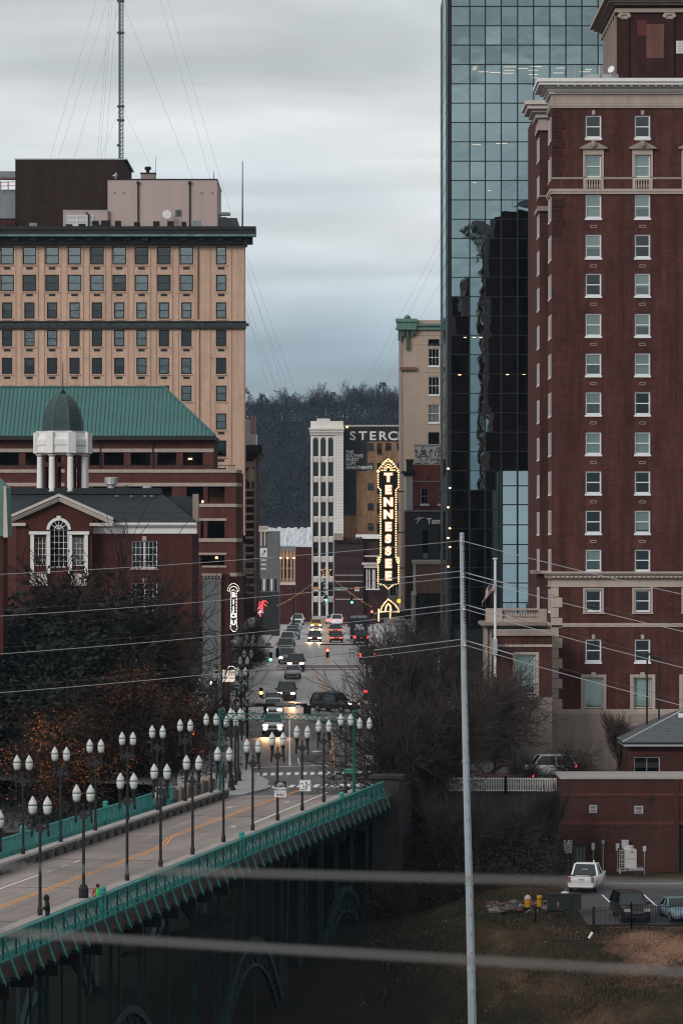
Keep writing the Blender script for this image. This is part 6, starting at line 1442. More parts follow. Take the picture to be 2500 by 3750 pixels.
signal(991, 2405, 372.0, 'green', 'traffic light showing green at the left mast arm end'); signal(1016, 2391, 366.0, None, 'unlit traffic light seen from behind near the left mast arm'); MB().tube([at(1020,2384,365.7),at(1020,2384,365.6)], .14, 12)
signal(1199, 2392, 374.0, 'red', 'traffic light showing red over the middle of the street')
signal(956, 2537, 338.0, 'amber', 'traffic light glowing amber beside the left pavement'); signal(1194, 2190, 520.0, 'green', 'left of two green signals far up the street'); signal(1288, 2198, 520.0, 'green', 'right of two green signals far up the street', ); signal(1361, 2248, 500.0, 'red', 'small red signal beside the marquee'); signal(1432, 2395, 372.0, 'green', 'small green signal among the bare branches right'); signal(1338, 2545, 330.0, 'red', 'red signal half hidden in the right hand bare trees')
signal(971, 2600, 322.0, None, 'left dark signal back on the boxed mast arm'); signal(1118, 2596, 322.0, None, 'middle dark signal back on the boxed mast arm'); signal(1132, 2602, 321.0, None, 'right dark signal back on the boxed mast arm')
def mast(lab, x0, x1, y, Zs_, xp, th=.16, boxes=()):
    m_ = wthing('mast_arm', lab, 'mast arm', (X(xp,Zs_), Zs_, gz(Zs_))); MB().beam(at(x0,y,Zs_+.25), at(x1,y,Zs_+.25), th).build('arm', black_metal, m_); MB().tube([(X(xp,Zs_),Zs_+.25,gz(Zs_)), (X(xp,Zs_),Zs_+.25,H(y,Zs_)+.5)], .13, 8).build('post', black_metal, m_)
    for a, b, c, d_, mm in boxes: MB().pbox(a, b, c, d_, Zs_, -.05, .02).build('sign_back', mm, m_)
    return m_
gb = mat('sign back grey', (.22,.215,.22), .6, .1)
mast('dark mast arm carrying two grey sign backs on the left', 755, 1000, 2370, 374.0, 795, .14, ((902,926,2356,2366,gb),(929,992,2355,2366,gb)))
mast('dark mast arm across the right of the street', 1170, 1345, 2360, 374.0, 1343, .12)
mast('boxed mast arm with grey sign backs behind the lattice gantry', 890, 1125, 2582, 322.0, 905, .3, ((896,934,2572,2585,gb),(1007,1082,2572,2584,gb),(1082,1100,2583,2595,sign_w)))
mast('far mast arm crossing before the white tower', 1090, 1215, 2160, 520.0, 1075, .14)
def plate(name, lab, x0, x1, y0, y1, Zs_, m_, txt=(), border=None, cat_='sign'):
    s_ = wthing(name, lab, cat_, at((x0+x1)/2, y1, Zs_)); MB().pbox(x0, x1, y0, y1, Zs_, 0, .03).build('panel', m_, s_)
    if border:
        mb = MB(); e = 1.0
        for q_ in ((x0,x1,y0,y0+e),(x0,x1,y1-e,y1),(x0,x0+e,y0+e,y1-e),(x1-e,x1,y0+e,y1-e)): mb.pbox(*q_, Zs_, -.012, -.001)
        mb.build('border', border, s_)
    for t_, sz, x, y, m2, xs_ in txt: text(t_, sz, at(x,y,Zs_-.02), m2, s_, ext=.004, off=.006, xs=xs_)
    return s_
pg = mat('pale sign print', (.62,.70,.68), .5, 0)
plate('street_name_sign', 'green E Hill street name sign among the left lamps', 840, 912, 2508, 2530, 330.0, sign_g, (('E',.26,848,2520,pg,1),('Hill',.42,868,2519,pg,1),('AVE',.17,886,2514,pg,1),('200',.19,888,2524,pg,1),('SE',.15,903,2514,pg,1)), pg); 
plate('street_name_sign', 'dim green street name sign behind the right branches', 1445, 1525, 2338, 2357, 380.0, sign_g, (('Main',.4,1464,2348,pg,1),), None)
plate('street_name_sign', 'far green street name sign hanging before the white tower', 1219, 1270, 2152, 2162, 519.5, sign_g, (('Cumberland',.28,1240,2157,pg,.9),('Ave',.24,1262,2157,pg,.9)), pg)
for k, x in enumerate((1156, 1307)):
    s_ = plate('lane_control_sign', ('left' if k == 0 else 'right') + ' orange and white lane sign far up the street', x-8, x+8, 2149, 2157, 519.6, mat('sign orange %d' % k, (.62,.25,.03), .5, .05)); MB().pbox(x-8, x+8, 2157.5, 2165, 519.6, 0, .03).build('lower_panel', sign_w, s_); mb = MB(); mb.prism([(X(x-4,519.6),H(2159,519.6)),(X(x+4,519.6),H(2159,519.6)),(X(x,519.6),H(2163.5,519.6))], 519.57, 519.59); mb.build('triangle', tail_off, s_)
s_ = plate('no_turn_sign', 'white no-left-turn sign with red ring on the mast arm', 948, 971, 2341, 2364, 373.6, sign_w); mb = MB(); c = at(959.5,2352.5,373.55); mb.tube([(c.x+.26*cos(2*pi*i/18),c.y,c.z+.26*sin(2*pi*i/18)) for i in range(19)], .035, 4); mb.beam((c.x-.18,c.y,c.z+.18),(c.x+.18,c.y,c.z-.18), .05); mb.build('red_ring', tail_off, s_); mb = MB(); arrow(mb, [(c.x+.1,c.z-.15),(c.x+.1,c.z+.02),(c.x-.05,c.z+.02)], .05, .1, c.y+.01); mb.build('arrow', sign_k, s_)
s_ = plate('one_way_sign', 'white sign with black right arrow on the left dark post', 782, 804, 2453, 2481, 345.0, sign_w); mb = MB(); c = at(793,2474,344.98); arrow(mb, [(c.x-.2,c.z),(c.x+.08,c.z)], .09, .15, c.y); mb.pbox(786,800,2457,2466, 345.0,-.02,-.01); mb.build('arrow', sign_k, s_); MB().beam(at(793,2440,345.1), at(793,2640,345.1), .1).build('post', black_metal, s_)
s_ = plate('walk_signal', 'lit white walking-man pedestrian signal at far left', 768, 779, 2493, 2509, 338.0, sign_k); MB().pbox(770, 777, 2496, 2507, 338.0, -.03, -.005).build('walking_figure', white_lamp, s_); MB().pbox(779, 795, 2493, 2511, 338.0, -.1, .25).build('housing', black_metal, s_)
s_ = plate('hand_signal', 'orange hand pedestrian signal low on the left', 702, 714, 2676, 2692, 300.0, sign_k); MB().pbox(704, 712, 2679, 2690, 300.0, -.03, -.005).build('hand', glow('orange hand', (1.0,.25,.04), 4), s_)
s_ = plate('hand_signal', 'orange hand pedestrian signal at the steel pole', 1688, 1700, 2684, 2698, 292.0, sign_k); MB().pbox(1690, 1698, 2686, 2697, 292.0, -.03, -.005).build('hand', MATS['orange hand'], s_)
s_ = plate('parking_sign', 'tall white parking sign with an arrow beside the grey shopfront', 952, 978, 2007, 2040, 505.0, sign_w); mb = MB(); arrow(mb, [(X(958,505),H(2034,505)),(X(968,505),H(2021,505))], .15, .3, 504.97); mb.build('arrow', sign_k, s_)
for y in (2046, 2062, 2078): MB().pbox(952, 978, y, y+10, 505.0, 0, .03).build('lower_panel', gb, s_); MB().pbox(956, 974, y+3, y+7, 505.0, -.01, -.001).build('print', sign_w, s_)
MB().beam(at(950,2000,505.1), at(950,2330,505.1), .15).build('post', black_metal, s_)
s_ = plate('info_board', 'dark green information board behind the right branches', 1408, 1443, 2712, 2784, 285.0, sign_k); MB().beam(at(1424,2784,285.1), at(1424,2870,285.1), .12).build('post', black_metal, s_)
for i in range(5): MB().pbox(1412, 1438, 2735+9*i, 2738+9*i, 285.0, -.008, -.001).build('print', MATS['pale green print 2818'], s_)
st = wthing('blade_sign', 'small dark vertical blade sign with white letters on the white tower', 'sign', at(1188,2225,678)); MB().pbox(1183, 1193, 2118, 2222, 678.0, 0, .3).build('panel', blk, st)
for i, chh in enumerate('STERCHI'): text(chh, .55, at(1188,2126+14*i,677.97), sw, st, ext=.006, off=.01)
# star of fairy lights with its two swags
fs = wthing('light_star', 'five-pointed star of amber fairy lights hung across the far street', 'decoration', at(1194,2110,500)); mb = MB(); pts = []
for i in range(11): g = pi/2+i*pi/5; r_ = 21 if i % 2 == 0 else 9; pts.append((1194+r_*cos(g), 2092-r_*sin(g)))
mb.tube([at(x,y,500) for x, y in pts], .05, 4); mb.build('frame', mat('star frame', (.2,.12,.06), .6, 0), fs); fb = MB().lathe([(.02,-.04),(.04,0),(.02,.04)], n=5).mesh('fairy_light', [glow('fairy light', (1.0,.46,.13), .9)])
for x, y in bulbs(pts[:-1], 3.2): link('fairy_light', fb, fs, at(x,y,499.9)-Vector(fs['_o']))
for lab, a, b, sag in (('left', (1180,2106), (1015,2218), 10), ('right', (1208,2108), (1360,2222), 8)):
    sg = wthing('light_swag', lab + ' swag of amber fairy lights falling from the star', 'decoration', at(*a,500)); Pp = []
    for i in range(41): t_ = i/40; Pp.append((a[0]+(b[0]-a[0])*t_, a[1]+(b[1]-a[1])*t_ + sag*4*t_*(1-t_)))
    MB().tube([at(x,y,500) for x, y in Pp], .03, 4).build('cord', sign_k, sg)
    for k, (x, y) in enumerate(Pp): link('fairy_light', fb, sg, at(x+R.uniform(-1,1),y+R.uniform(-1.5,1.5),499.9)-Vector(sg['_o']))

# ------------------------------------------------------------------ street lamps beyond the bridge
for i, (x, y, Zs_) in enumerate(((893,2640,325),(889,2560,340),(893,2509,352),(900,2466,366),(915,2440,380),(918,2405,392),(924,2380,404))):
    o = copy_tree(LP, (X(x-8,Zs_), Zs_, H(y,Zs_)-4.0), 0.0, '%s of the pavement lamps running up the left side of the street' % ORD[i]); o['group'] = 'lamps up the left pavement'
for i, (x, y, Zs_) in enumerate(((1420,2295,420),(1424,2325,408),(1432,2350,398),(1442,2378,386),(1454,2412,376))):
    o = copy_tree(LP, (X(x+10,Zs_), Zs_, H(y+50,Zs_)-4.0), 0.0, '%s of the pavement lamps up the right side, before the marquee' % ORD[4-i]); o['group'] = 'lamps up the right pavement'
for i, (x, yb_) in enumerate(((847,2900),(872,2870))):
    p = gpx(x, yb_); o = copy_tree(LP, tuple(p), 0.0, ('left' if i == 0 else 'right') + ' of two broad-footed lamps on the corner pavement'); MB().lathe([(.34,0),(.34,.25),(.24,.4),(.22,.9),(.13,1.1)], n=10).build('base', black_metal, o); o['group'] = 'broad-footed corner lamps'

# ------------------------------------------------------------------ vehicles
def paint(name, c): return MATS.get(name) or mat(name, c, .38, 0.0, spec=.4, coat=.25)
P_ = {k: paint('car paint '+k, v) for k, v in dict(white=(.74,.76,.77), silver=(.48,.51,.53), grey=(.20,.21,.22), dark=(.016,.017,.019), black=(.008,.008,.009), red=(.07,.012,.013), yellow=(.55,.28,.012), blue=(.010,.020,.040), steel=(.12,.19,.23)).items()}
rim_m = mat('alloy rim', (.22,.22,.23), .4, 0, metal=.6)
DIM = dict(sedan=(4.7,1.82,1.45,.62,.95,.98,.30,.42), suv=(4.9,2.0,1.85,.72,1.12,1.15,.34,.52), minivan=(5.0,1.98,1.76,.62,1.05,1.05,.32,.46), pickup=(5.6,2.0,1.88,.75,1.15,1.15,.37,.55))
def car(kind, lab, loc, rz, col, lights=None, rear_lit=False, beam_=False, wheelc=None, roof_rack=False):
    """front of the car is -Y in its own frame; parts as children"""
    L, W, Ht, hood, belt, trunk, wr, clr = DIM[kind]; o = thing(kind if kind != 'suv' else 'sport_utility_car', lab, 'car', loc, 'vehicles on the street', rz); w2 = W/2; pm_ = P_[col]
    cl = clr*.62
    # lower body: loft of cross sections from nose to tail
    if kind == 'sedan': prof = [(-L/2,.55,.62),(-L/2+.12,.70,.86),(-L*.30,.84,.95),(-L*.17,.92,1.0),(L*.30,.96,1.0),(L/2-.5,.98,.97),(L/2-.1,.93,.90),(L/2,.72,.74)]
    elif kind == 'minivan': prof = [(-L/2,.72,.72),(-L/2+.12,.86,.9),(-L*.34,.98,.96),(-L*.27,1.05,1.0),(L*.40,1.1,1.0),(L/2-.1,1.1,.96),(L/2,1.0,.86)]
    else: prof = [(-L/2,.90,.86),(-L/2+.1,1.02,.95),(-L*.24,1.08,1.0),(-L*.18,1.12,1.0),(L*.42,1.15,1.0),(L/2-.08,1.13,.97),(L/2,1.0,.9)]
    mb = MB(); n = 10; 
    for y, zt, wf in prof:
        h = w2*wf; ring = [(-h*.86,cl),(h*.86,cl),(h*.98,cl+.14),(h,cl+(zt-cl)*.5),(h*.985,zt-.12),(h*.90,zt-.02),(h*.5,zt+.02),(-h*.5,zt+.02),(-h*.90,zt-.02),(-h*.985,zt-.12),(-h,cl+(zt-cl)*.5),(-h*.98,cl+.14)]
        n = len(ring); mb.v += [(x, y, z) for x, z in ring]
    for i in range(len(prof)-1):
        for k in range(n): mb.f.append((i*n+k, (i+1)*n+k, (i+1)*n+(k+1)%n, i*n+(k+1)%n)); mb.m.append(0)
    mb.f.append(tuple(range(n))); mb.m.append(0); e = (len(prof)-1)*n; mb.f.append(tuple(e+k for k in range(n-1,-1,-1))); mb.m.append(0)
    mb.build('body', pm_, o, True)
    # cabin
    zb = prof[3][1]-.03; zt = Ht
    if kind == 'sedan': ya, yr, yq, ye = -L*.19, -L*.02, L*.20, L*.36
    elif kind == 'minivan': ya, yr, yq, ye = -L*.31, -L*.12, L*.40, L*.48
    elif kind == 'suv': ya, yr, yq, ye = -L*.20, -L*.08, L*.42, L*.49
    else: ya, yr, yq, ye = -L*.20, -L*.08, L*.14, L*.17
    wb_, wt = w2*.93, w2*.74; A_ = lambda u, y, z: (u, y, z)
    mb = MB(); mb.q((-wt,yr,zt),(wt,yr,zt),(wt,yq,zt),(-wt,yq,zt)); mb.q((-wt*.8,yr+.05,zt+.04),(wt*.8,yr+.05,zt+.04),(wt*.8,yq-.05,zt+.04),(-wt*.8,yq-.05,zt+.04))
    for a, b in (((-wt,yr,zt),(wt,yr,zt)),): pass
    mb.q((-wt,yr,zt),(-wt*.8,yr+.05,zt+.04),(-wt*.8,yq-.05,zt+.04),(-wt,yq,zt)); mb.q((wt,yr,zt),(wt,yq,zt),(wt*.8,yq-.05,zt+.04),(wt*.8,yr+.05,zt+.04)); mb.q((-wt,yr,zt),(wt,yr,zt),(wt*.8,yr+.05,zt+.04),(-wt*.8,yr+.05,zt+.04)); mb.q((wt,yq,zt),(-wt,yq,zt),(-wt*.8,yq-.05,zt+.04),(wt*.8,yq-.05,zt+.04))
    for s in (-1, 1):
        mb.beam((s*wb_,ya,zb),(s*wt,yr,zt), .09); mb.beam((s*wb_,ye,zb),(s*wt,yq,zt), .11); ym = (yr+yq)/2; mb.beam((s*wb_,ym,zb),(s*wt,ym,zt), .09); mb.beam((s*wt,yr,zt),(s*wt,yq,zt), .07)
        if kind in ('suv','minivan'): y3 = yq-.75; mb.beam((s*wb_,y3,zb),(s*wt,y3,zt), .08)
    mb.build('roof', pm_, o)
    e = .03; mb = MB(); mb.q((-wb_+e,ya,zb),(wb_-e,ya,zb),(wt-e,yr,zt-.02),(-wt+e,yr,zt-.02)); mb.build('windshield', g_car, o)
    mb = MB(); mb.q((wb_-e,ye,zb),(-wb_+e,ye,zb),(-wt+e,yq,zt-.02),(wt-e,yq,zt-.02)); mb.build('rear_window', g_car, o)
    for s in (-1, 1):
        mb = MB(); mb.q((s*(wb_-.02),ya,zb),(s*(wb_-.02),ye,zb),(s*(wt-.02),yq,zt-.02),(s*(wt-.02),yr,zt-.02)); mb.build('side_window', g_car, o)
        mb = MB(); mb.obox((s*(w2+.10),ya+.12,zb+.10), (.11,0,0), (0,.07,0), (0,0,.075)); mb.beam((s*(w2-.08),ya+.15,zb+.02),(s*(w2+.06),ya+.13,zb+.06), .05); mb.build('mirror', pm_ if col != 'silver' else P_['grey'], o)
        for yy in (-L*.31, L*.30):
            q_ = MB().tube([(s*(w2-.24),yy,wr),(s*(w2-.01),yy,wr)], wr, 16).build('wheel', rubber, o); MB().tube([(s*(w2-.05),yy,wr),(s*(w2+.004),yy,wr)], wr*.62, 12).build('rim', rim_m, q_)
            mb = MB()
            for i in range(10): a, b = pi*i/10, pi*(i+1)/10; mb.q(*[(s*(w2+.012),yy+r_*cos(g),wr+r_*sin(g)) for r_, g in ((wr*1.02,a),(wr*1.2,a),(wr*1.2,b),(wr*1.02,b))])
            mb.build('wheel_arch', rubber, o)
        hz_ = prof[0][1]*.92+.02; m_ = head_lamp if lights else head_off; hw_ = .21 if kind != 'suv' else .23
        MB().obox((s*(w2*.68),-L/2+.055,hz_+.02), (hw_,0,0), (.0,.06,0), (0,0,.095)).build('headlight', m_, o)
        if lights == 4: MB().obox((s*(w2*.70),-L/2-.02,hz_-.30), (.15,0,0), (0,.10,0), (0,0,.07)).build('fog_light', head_lamp, o)
        tz = prof[-1][1]*.95; tm = tail_lamp if rear_lit else tail_off
        if kind in ('suv','minivan','pickup'): MB().obox((s*(w2*.84),L/2-.03,tz-.02), (.10,0,0), (0,.06,0), (0,0,.20)).build('tail_light', tm, o)
        else: MB().obox((s*(w2*.62),L/2-.03,tz), (.24,0,0), (0,.06,0), (0,0,.075)).build('tail_light', tm, o)
    g0 = prof[0][1]*.82; MB().obox((0,-L/2-.005,g0), (w2*.44,0,0), (0,.03,0), (0,0,.10)).build('grille', sign_k, o)
    mb = MB(); 
    for i in range(3): mb.obox((0,-L/2-.04,g0-.06+.06*i), (w2*.43,0,0), (0,.01,0), (0,0,.008))
    mb.build('grille_bar', chrome, o)
    mb = MB(); mb.obox((0,-L/2-.03,cl+.16), (w2*.86,0,0), (0,.07,0), (0,0,.10)); mb.build('front_bumper', pm_ if kind != 'sedan' else P_['grey' if col == 'silver' else col], o); MB().obox((0,-L/2-.105,cl+.10), (w2*.5,0,0), (0,.01,0), (0,0,.06)).build('air_intake', sign_k, o)
    MB().obox((0,L/2+.03,cl+.18), (w2*.88,0,0), (0,.07,0), (0,0,.11)).build('rear_bumper', pm_, o); MB().obox((0,L/2+.015,.82 if kind != 'sedan' else .70), (.16,0,0), (0,.015,0), (0,0,.08)).build('licence_plate', sign_w, o)
    if kind == 'pickup':
        mb = MB(); mb.box(-w2*.85, w2*.85, ye+.1, L/2-.1, 1.156, 1.166); mb.build('bed_liner', sign_k, o); MB().box(-w2*.9, w2*.9, L/2-.12, L/2-.02, .62, 1.16).build('tailgate', pm_, o)
    if roof_rack:
        mb = MB()
        for s in (-1, 1): mb.tube([(s*wt*.9,yr+.3,zt+.09),(s*wt*.9,yq-.2,zt+.09)], .03, 5)
        mb.build('roof_rack', P_['black'], o)
    if beam_:
        for s in (-1, 1):
            l = bpy.data.lights.new('headlamp_beam', 'SPOT'); l.energy = 700; l.spot_size = radians(64); l.spot_blend = 1.0; l.color = (1,.50,.22); l.shadow_soft_size = .1
            lo = bpy.data.objects.new('headlamp_beam', l); C.objects.link(lo); lo.parent = o; lo.location = (s*w2*.68,-L/2-.15,hz_+.05); lo.rotation_euler = (radians(62), 0, pi)
    return o
def gcar(kind, lab, x, y, col, rz=0.0, scale=None, **k):
    p = gpx(x, y); return car(kind, lab, tuple(p), rz + (-math.atan2(p.x+.0042*p.y-0, 1e9)), col, **k)
gcar('suv', 'white sport utility car with four lit headlights behind the near crosswalk', 1000, 2686, 'white', lights=4, beam_=True, roof_rack=True)
gcar('suv', 'silver car directly behind the white four-light car', 1000, 2628, 'silver', lights=2)
gcar('sedan', 'dark car roof showing behind the silver car at the crossing', 1001, 2592, 'dark')
gcar('minivan', 'dark minivan with lit headlights in the left lane', 1049, 2560, 'dark', lights=2, beam_=True, roof_rack=True)
gcar('sedan', 'silver sedan with unlit headlights following the minivan', 1072, 2483, 'silver')
gcar('suv', 'dark red car with lit headlights behind the silver sedan', 1083, 2455, 'red', lights=2)
kq = [('minivan','grey van with one bright headlight at the front of the left queue',1050,2428,'grey',2),('sedan','second car in the left queue, silver roof',1047,2408,'silver',None),('suv','third car in the left queue, grey',1046,2394,'grey',None),('sedan','fourth car in the left queue, pale silver',1046,2382,'silver',None),('suv','white van-like car high in the left queue',1053,2366,'white',None),('suv','dark blue-grey car behind the white one in the queue',1072,2340,'steel',None),('sedan','silver car in the far left queue',1078,2318,'silver',None),('sedan','pale grey car farther up the left queue',1084,2304,'silver',None),('pickup','farthest car of the left queue, pale with roof bars',1090,2290,'white',None)]
for kd, lab, x, y, c_, lt in kq: gcar(kd, lab, x, y, c_, lights=lt)
gcar('sedan', 'dark maroon sedan with lit headlights left of the far centre line', 1152, 2350, 'red', lights=2, beam_=True)
gcar('sedan', 'yellow cab with lit headlights far up the street', 1158, 2302, 'yellow', lights=2, beam_=True)
gcar('sedan', 'black sedan with red tail lights right of the far centre line', 1231, 2352, 'black', rz=pi, rear_lit=True)
gcar('sedan', 'dark car ahead of the black sedan showing two tail lights', 1227, 2322, 'dark', rz=pi, rear_lit=True)
gcar('suv', 'white sport utility car with glowing tail lights far up the street', 1233, 2290, 'white', rz=pi, rear_lit=True)
gcar('sedan', 'small white car left of the far white sport utility car', 1212, 2284, 'white', rz=pi, rear_lit=True)
gcar('suv', 'dark sport utility car with upright tail lights before the delivery truck', 1322, 2356, 'dark', rz=pi, rear_lit=True)
gcar('suv', 'black car turning right across the junction with lit headlights', 1226, 2606, 'black', rz=radians(52), lights=2, roof_rack=True)
gcar('suv', 'white car half hidden by the right hand bare tree', 1418, 2612, 'white', rz=pi+.3, rear_lit=True)
gcar('suv', 'black car with one red tail light at the tree edge', 1345, 2425, 'black', rz=pi, rear_lit=True)
car('suv', 'white car behind the white fence at right', (X(1990,284.5), 284.5, -.55), radians(-82), 'white', rear_lit=True)
car('sedan', 'dark red car low behind the white fence', (X(1840,280.5), 280.5, -.75), radians(-86), 'red', rear_lit=True)
LOTZ = -6.70
pk = car('pickup', 'white pickup seen from behind in the parking lot', (X(2147,256), 256, LOTZ), pi-.22, 'white')
jp = car('suv', 'black sport utility car facing out of the parking lot', (X(2306,242.5), 242.5, -7.46), .12, 'black'); bs = car('sedan', 'blue-grey sedan cut by the right edge of the lot', (X(2478,242.5), 242.5, -7.46), .15, 'steel')
mb = MB()
for i in range(7): mb.obox((-.39+.13*i,-2.475,.74), (.022,0,0), (0,.02,0), (0,0,.10))
mb.build('grille_slot', chrome, jp)
text('DEAN', .16, (0,2.82,.95), sign_k, pk, rot=(pi/2,0,pi), ext=.003); text('ALUMNI', .12, (0,.97,1.52), sign_w, pk, rot=(pi/2,0,pi), ext=.003)
MB().lathe([(.05,0),(.05,.25)], (-.6,.55,1.9), 6).build('roof_beacon', white_paint, pk)
# police-style roof lamp of the far car, cab roof sign
# delivery truck and trolley bus
p = gpx(1314, 2342); TK = thing('delivery_truck', 'dark blue box delivery truck with white lettering on its back', 'truck', tuple(p), None, 0)
mb = MB(); mb.box(-1.25,1.25,0,6,.55,3.0); mb.build('cargo_box', P_['blue'], TK); mb = MB(); mb.prism([(-1.2,3.0),(1.2,3.0),(1.05,3.25),(-1.05,3.25)], .05, 5.9); mb.build('roof', P_['grey'], TK)
MB().box(-1.15,1.15,6.05,8,.5,2.3).build('cab', P_['blue'], TK); MB().box(-1.2,1.2,-.1,0,.45,.6).build('rear_bumper', zinc, TK)
for s in (-1, 1):
    q_ = MB().tube([(s*.85,1.2,.45),(s*1.22,1.2,.45)], .45, 14).build('wheel', rubber, TK); MB().box(s*1.1-.08, s*1.1+.08, -.03, -.002, .75, .95).build('tail_light', tail_off, TK); MB().box(s*1.45-.12, s*1.45+.12, 6.3, 6.4, 1.6, 2.1).build('mirror', black_metal, TK)
    MB().tube([(s*.85,6.9,.45),(s*1.22,6.9,.45)], .45, 14).build('wheel', rubber, TK)
text('BUD', .52, (0,-.03,1.95), lw, TK, ext=.01, off=.01); text('LIGHT', .52, (.05,-.03,1.5), lw, TK, ext=.01, off=.01)
p = gpx(1296, 2282); TB = thing('trolley_bus', 'dark trolley bus with a curved amber-lit roof edge', 'bus', tuple(p), None, 0)
mb = MB(); mb.box(-1.25,1.25,0,8,.5,2.9); mb.build('body', mat('bus maroon', (.035,.014,.014), .5, .1), TB); mb = MB(); mb.prism([(-1.35,2.9),(1.35,2.9),(1.2,3.05),(.8,3.15),(-.8,3.15),(-1.2,3.05)], -.15, 8.1); mb.prism([(-.8,3.2),(.8,3.2),(.6,3.42),(-.6,3.42)], .2, 7.6); mb.build('roof', mat('bus roof', (.05,.03,.02), .6, .1), TB)
for z, h in ((2.98,1.3),(3.46,.6)):
    for i in range(9): u = -h+2*h*i/8; MB().box(u-.1, u+.1, -.2, -.17, z-.03-.12*abs(u/h)**2*.8, z+.04-.12*abs(u/h)**2*.8).build('roof_light', glow('bus amber', (1.0,.45,.12), 3) if 'bus amber' not in MATS else MATS['bus amber'], TB)
for s in (-1, 1):
    MB().box(s*1.1-.1, s*1.1+.1, -.03, -.002, .9, 1.3).build('tail_light', tail_lamp, TB); MB().box(s*.6-.4, s*.6+.4, -.02, -.003, 1.9, 2.6).build('rear_pane', g_car, TB); MB().tube([(s*.9,1.6,.45),(s*1.22,1.6,.45)], .45, 14).build('wheel', rubber, TB)
MB().box(-.1,.2,-.03,-.002,1.62,1.76).build('stop_light', tail_lamp, TB); MB().box(.28,.62,-.03,-.002,1.62,1.74).build('route_sign', glow('route amber', (1,.6,.08), 2), TB)
# red lit tree decoration and pickets on the left pavement
rd_ = wthing('red_light_bush', 'small shrub wrapped in bright red lights on the left pavement', 'decoration', at(958,2250,440)); mb = MB()
for i in range(70):
    a, b = R.gauss(0,1), R.gauss(0,1); c = at(958+6*a+4*b, 2222-13*b, 440+R.uniform(-.4,.4)); mb.lathe([(.01,-.06),(.08,0),(.01,.06)], c, 5)
mb.build('red_lights', glow('red fairy', (1,.06,.08), 2.6), rd_, kind='stuff'); mb = MB()
for i in range(24): c = at(952+R.gauss(0,6), 2240+R.gauss(0,4), 440); mb.lathe([(.01,-.05),(.06,0),(.01,.05)], c, 5)
mb.build('white_lights', glow('cool fairy', (.8,.8,1.0), 1.5), rd_, kind='stuff'); MB().tube([at(958,2300,440), at(957,2235,440), at(960,2205,440)], [.08,.05,.02], 5).build('stem', black_metal, rd_)

# ------------------------------------------------------------------ parking lot, fence, bins, cooling unit
mb = MB(); mb.q((X(2060,256),256,LOTZ+.06),(42,256,LOTZ+.06),(42,262,LOTZ+.06),(X(2080,262),262,LOTZ+.06)); mb.q((X(2150,240),240,-7.56),(42,240,-7.56),(42,256,LOTZ+.06),(X(2060,256),256,LOTZ+.06)); struct(mb.build('parking_lot', lotmat))
mb = MB(); mb.box(X(2110,262), 40, 259.2, 259.45, LOTZ-.05, LOTZ+.12); struct(mb.build('kerb', conc))
for x in (2235, 2390):
    mb = MB(); a = at(x, 3262, 0) if False else None; mb.q((X(x,250),248,-7.10),(X(x,250)+.1,248,-7.10),(X(x,250)-.35,253,-6.80),(X(x,250)-.45,253,-6.80)); struct(mb.build('bay_line', line_w))
def picket_fence(lab, pts, ht, step, m_, rails=(.12,.8), th=.03, name='picket_fence', spear=False, stuff_after=9999):
    a0 = Vector(pts[0]); f = wthing(name, lab, 'fence', tuple(a0)); cnt = 0; rest = MB()
    for a, b in zip(pts, pts[1:]):
        a, b = Vector(a), Vector(b); L = (b-a).length; n_ = int(L/step)
        for r_ in rails: MB().beam(a+UZ*ht*r_, b+UZ*ht*r_, th*1.3).build('rail', m_, f)
        for i in range(n_):
            p = a.lerp(b, (i+.5)/n_); cnt += 1
            if cnt <= stuff_after: MB().beam(p, p+UZ*ht, th).build('picket', m_, f)
            else: rest.beam(p, p+UZ*ht, th)
        for p in (a, b): MB().beam(p-UZ*.2, p+UZ*(ht+.1), th*2.6).build('post', m_, f)
    if rest.v: rest.build('picket', m_, f, kind='stuff')
    return f
fz = -7.66
picket_fence('black iron picket fence before the parked cars', [(X(2175,238.5),238.5,fz-.35),(X(2310,238.8),238.8,fz-.1),(X(2560,239),239,fz)], 1.75, .165, black_metal, (.08,.86), .032)
picket_fence('black iron picket fence sloping down past the bins', [(X(1740,243),243,-8.9),(X(1960,241.5),241.5,-8.4),(X(2170,238.6),238.6,-8.05)], 1.75, .165, black_metal, (.08,.86), .032)
picket_fence('white balustrade fence along the street above the retaining wall', [(X(1428,276),276,-1.0),(X(1640,276),276,-1.0),(X(1850,276),276,-1.0),(X(2050,275.5),275.5,-1.0)], 1.05, .13, white_paint, (.06,.92), .06, 'white_fence')
rw = wthing('retaining_wall', 'dark stained retaining wall under the white fence', 'wall', (X(1740,276.5), 276.5, -8)); 
for i in range(7): MB().box(X(1428+89*i,276.4)+.02, X(1428+89*(i+1),276.4)-.02, 276.4, 277.2, -9, -1.05).build('wall_panel', conc_d, rw)
def at_lot(x, y, Zs_): return Vector((X(x,Zs_), Zs_, LOTZ))
AC = wthing('cooling_unit', 'pale grey cooling unit with round fan cowl on a small trailer', 'machine', at_lot(2295,3190,262)); Zc = 262.0; zb = LOTZ+.75
def lb(x0, x1, y0, y1, d0, d1): return (X(x0,Zc), X(x1,Zc), Zc+d0, Zc+d1, H(y1,Zc), H(y0,Zc))
unit = mat('unit grey', (.40,.385,.37), .6, .06); MB().box(*lb(2284,2329,3112,3180,0,1.4)).build('cabinet', unit, AC); MB().box(*lb(2265,2284,3112,3180,-.02,1.4)).build('coil_side', sign_k, AC)
for i in range(4): MB().box(*lb(2266+6*i,2267.2+6*i,3112,3180,-.05,-.021)).build('coil_bar', unit, AC)
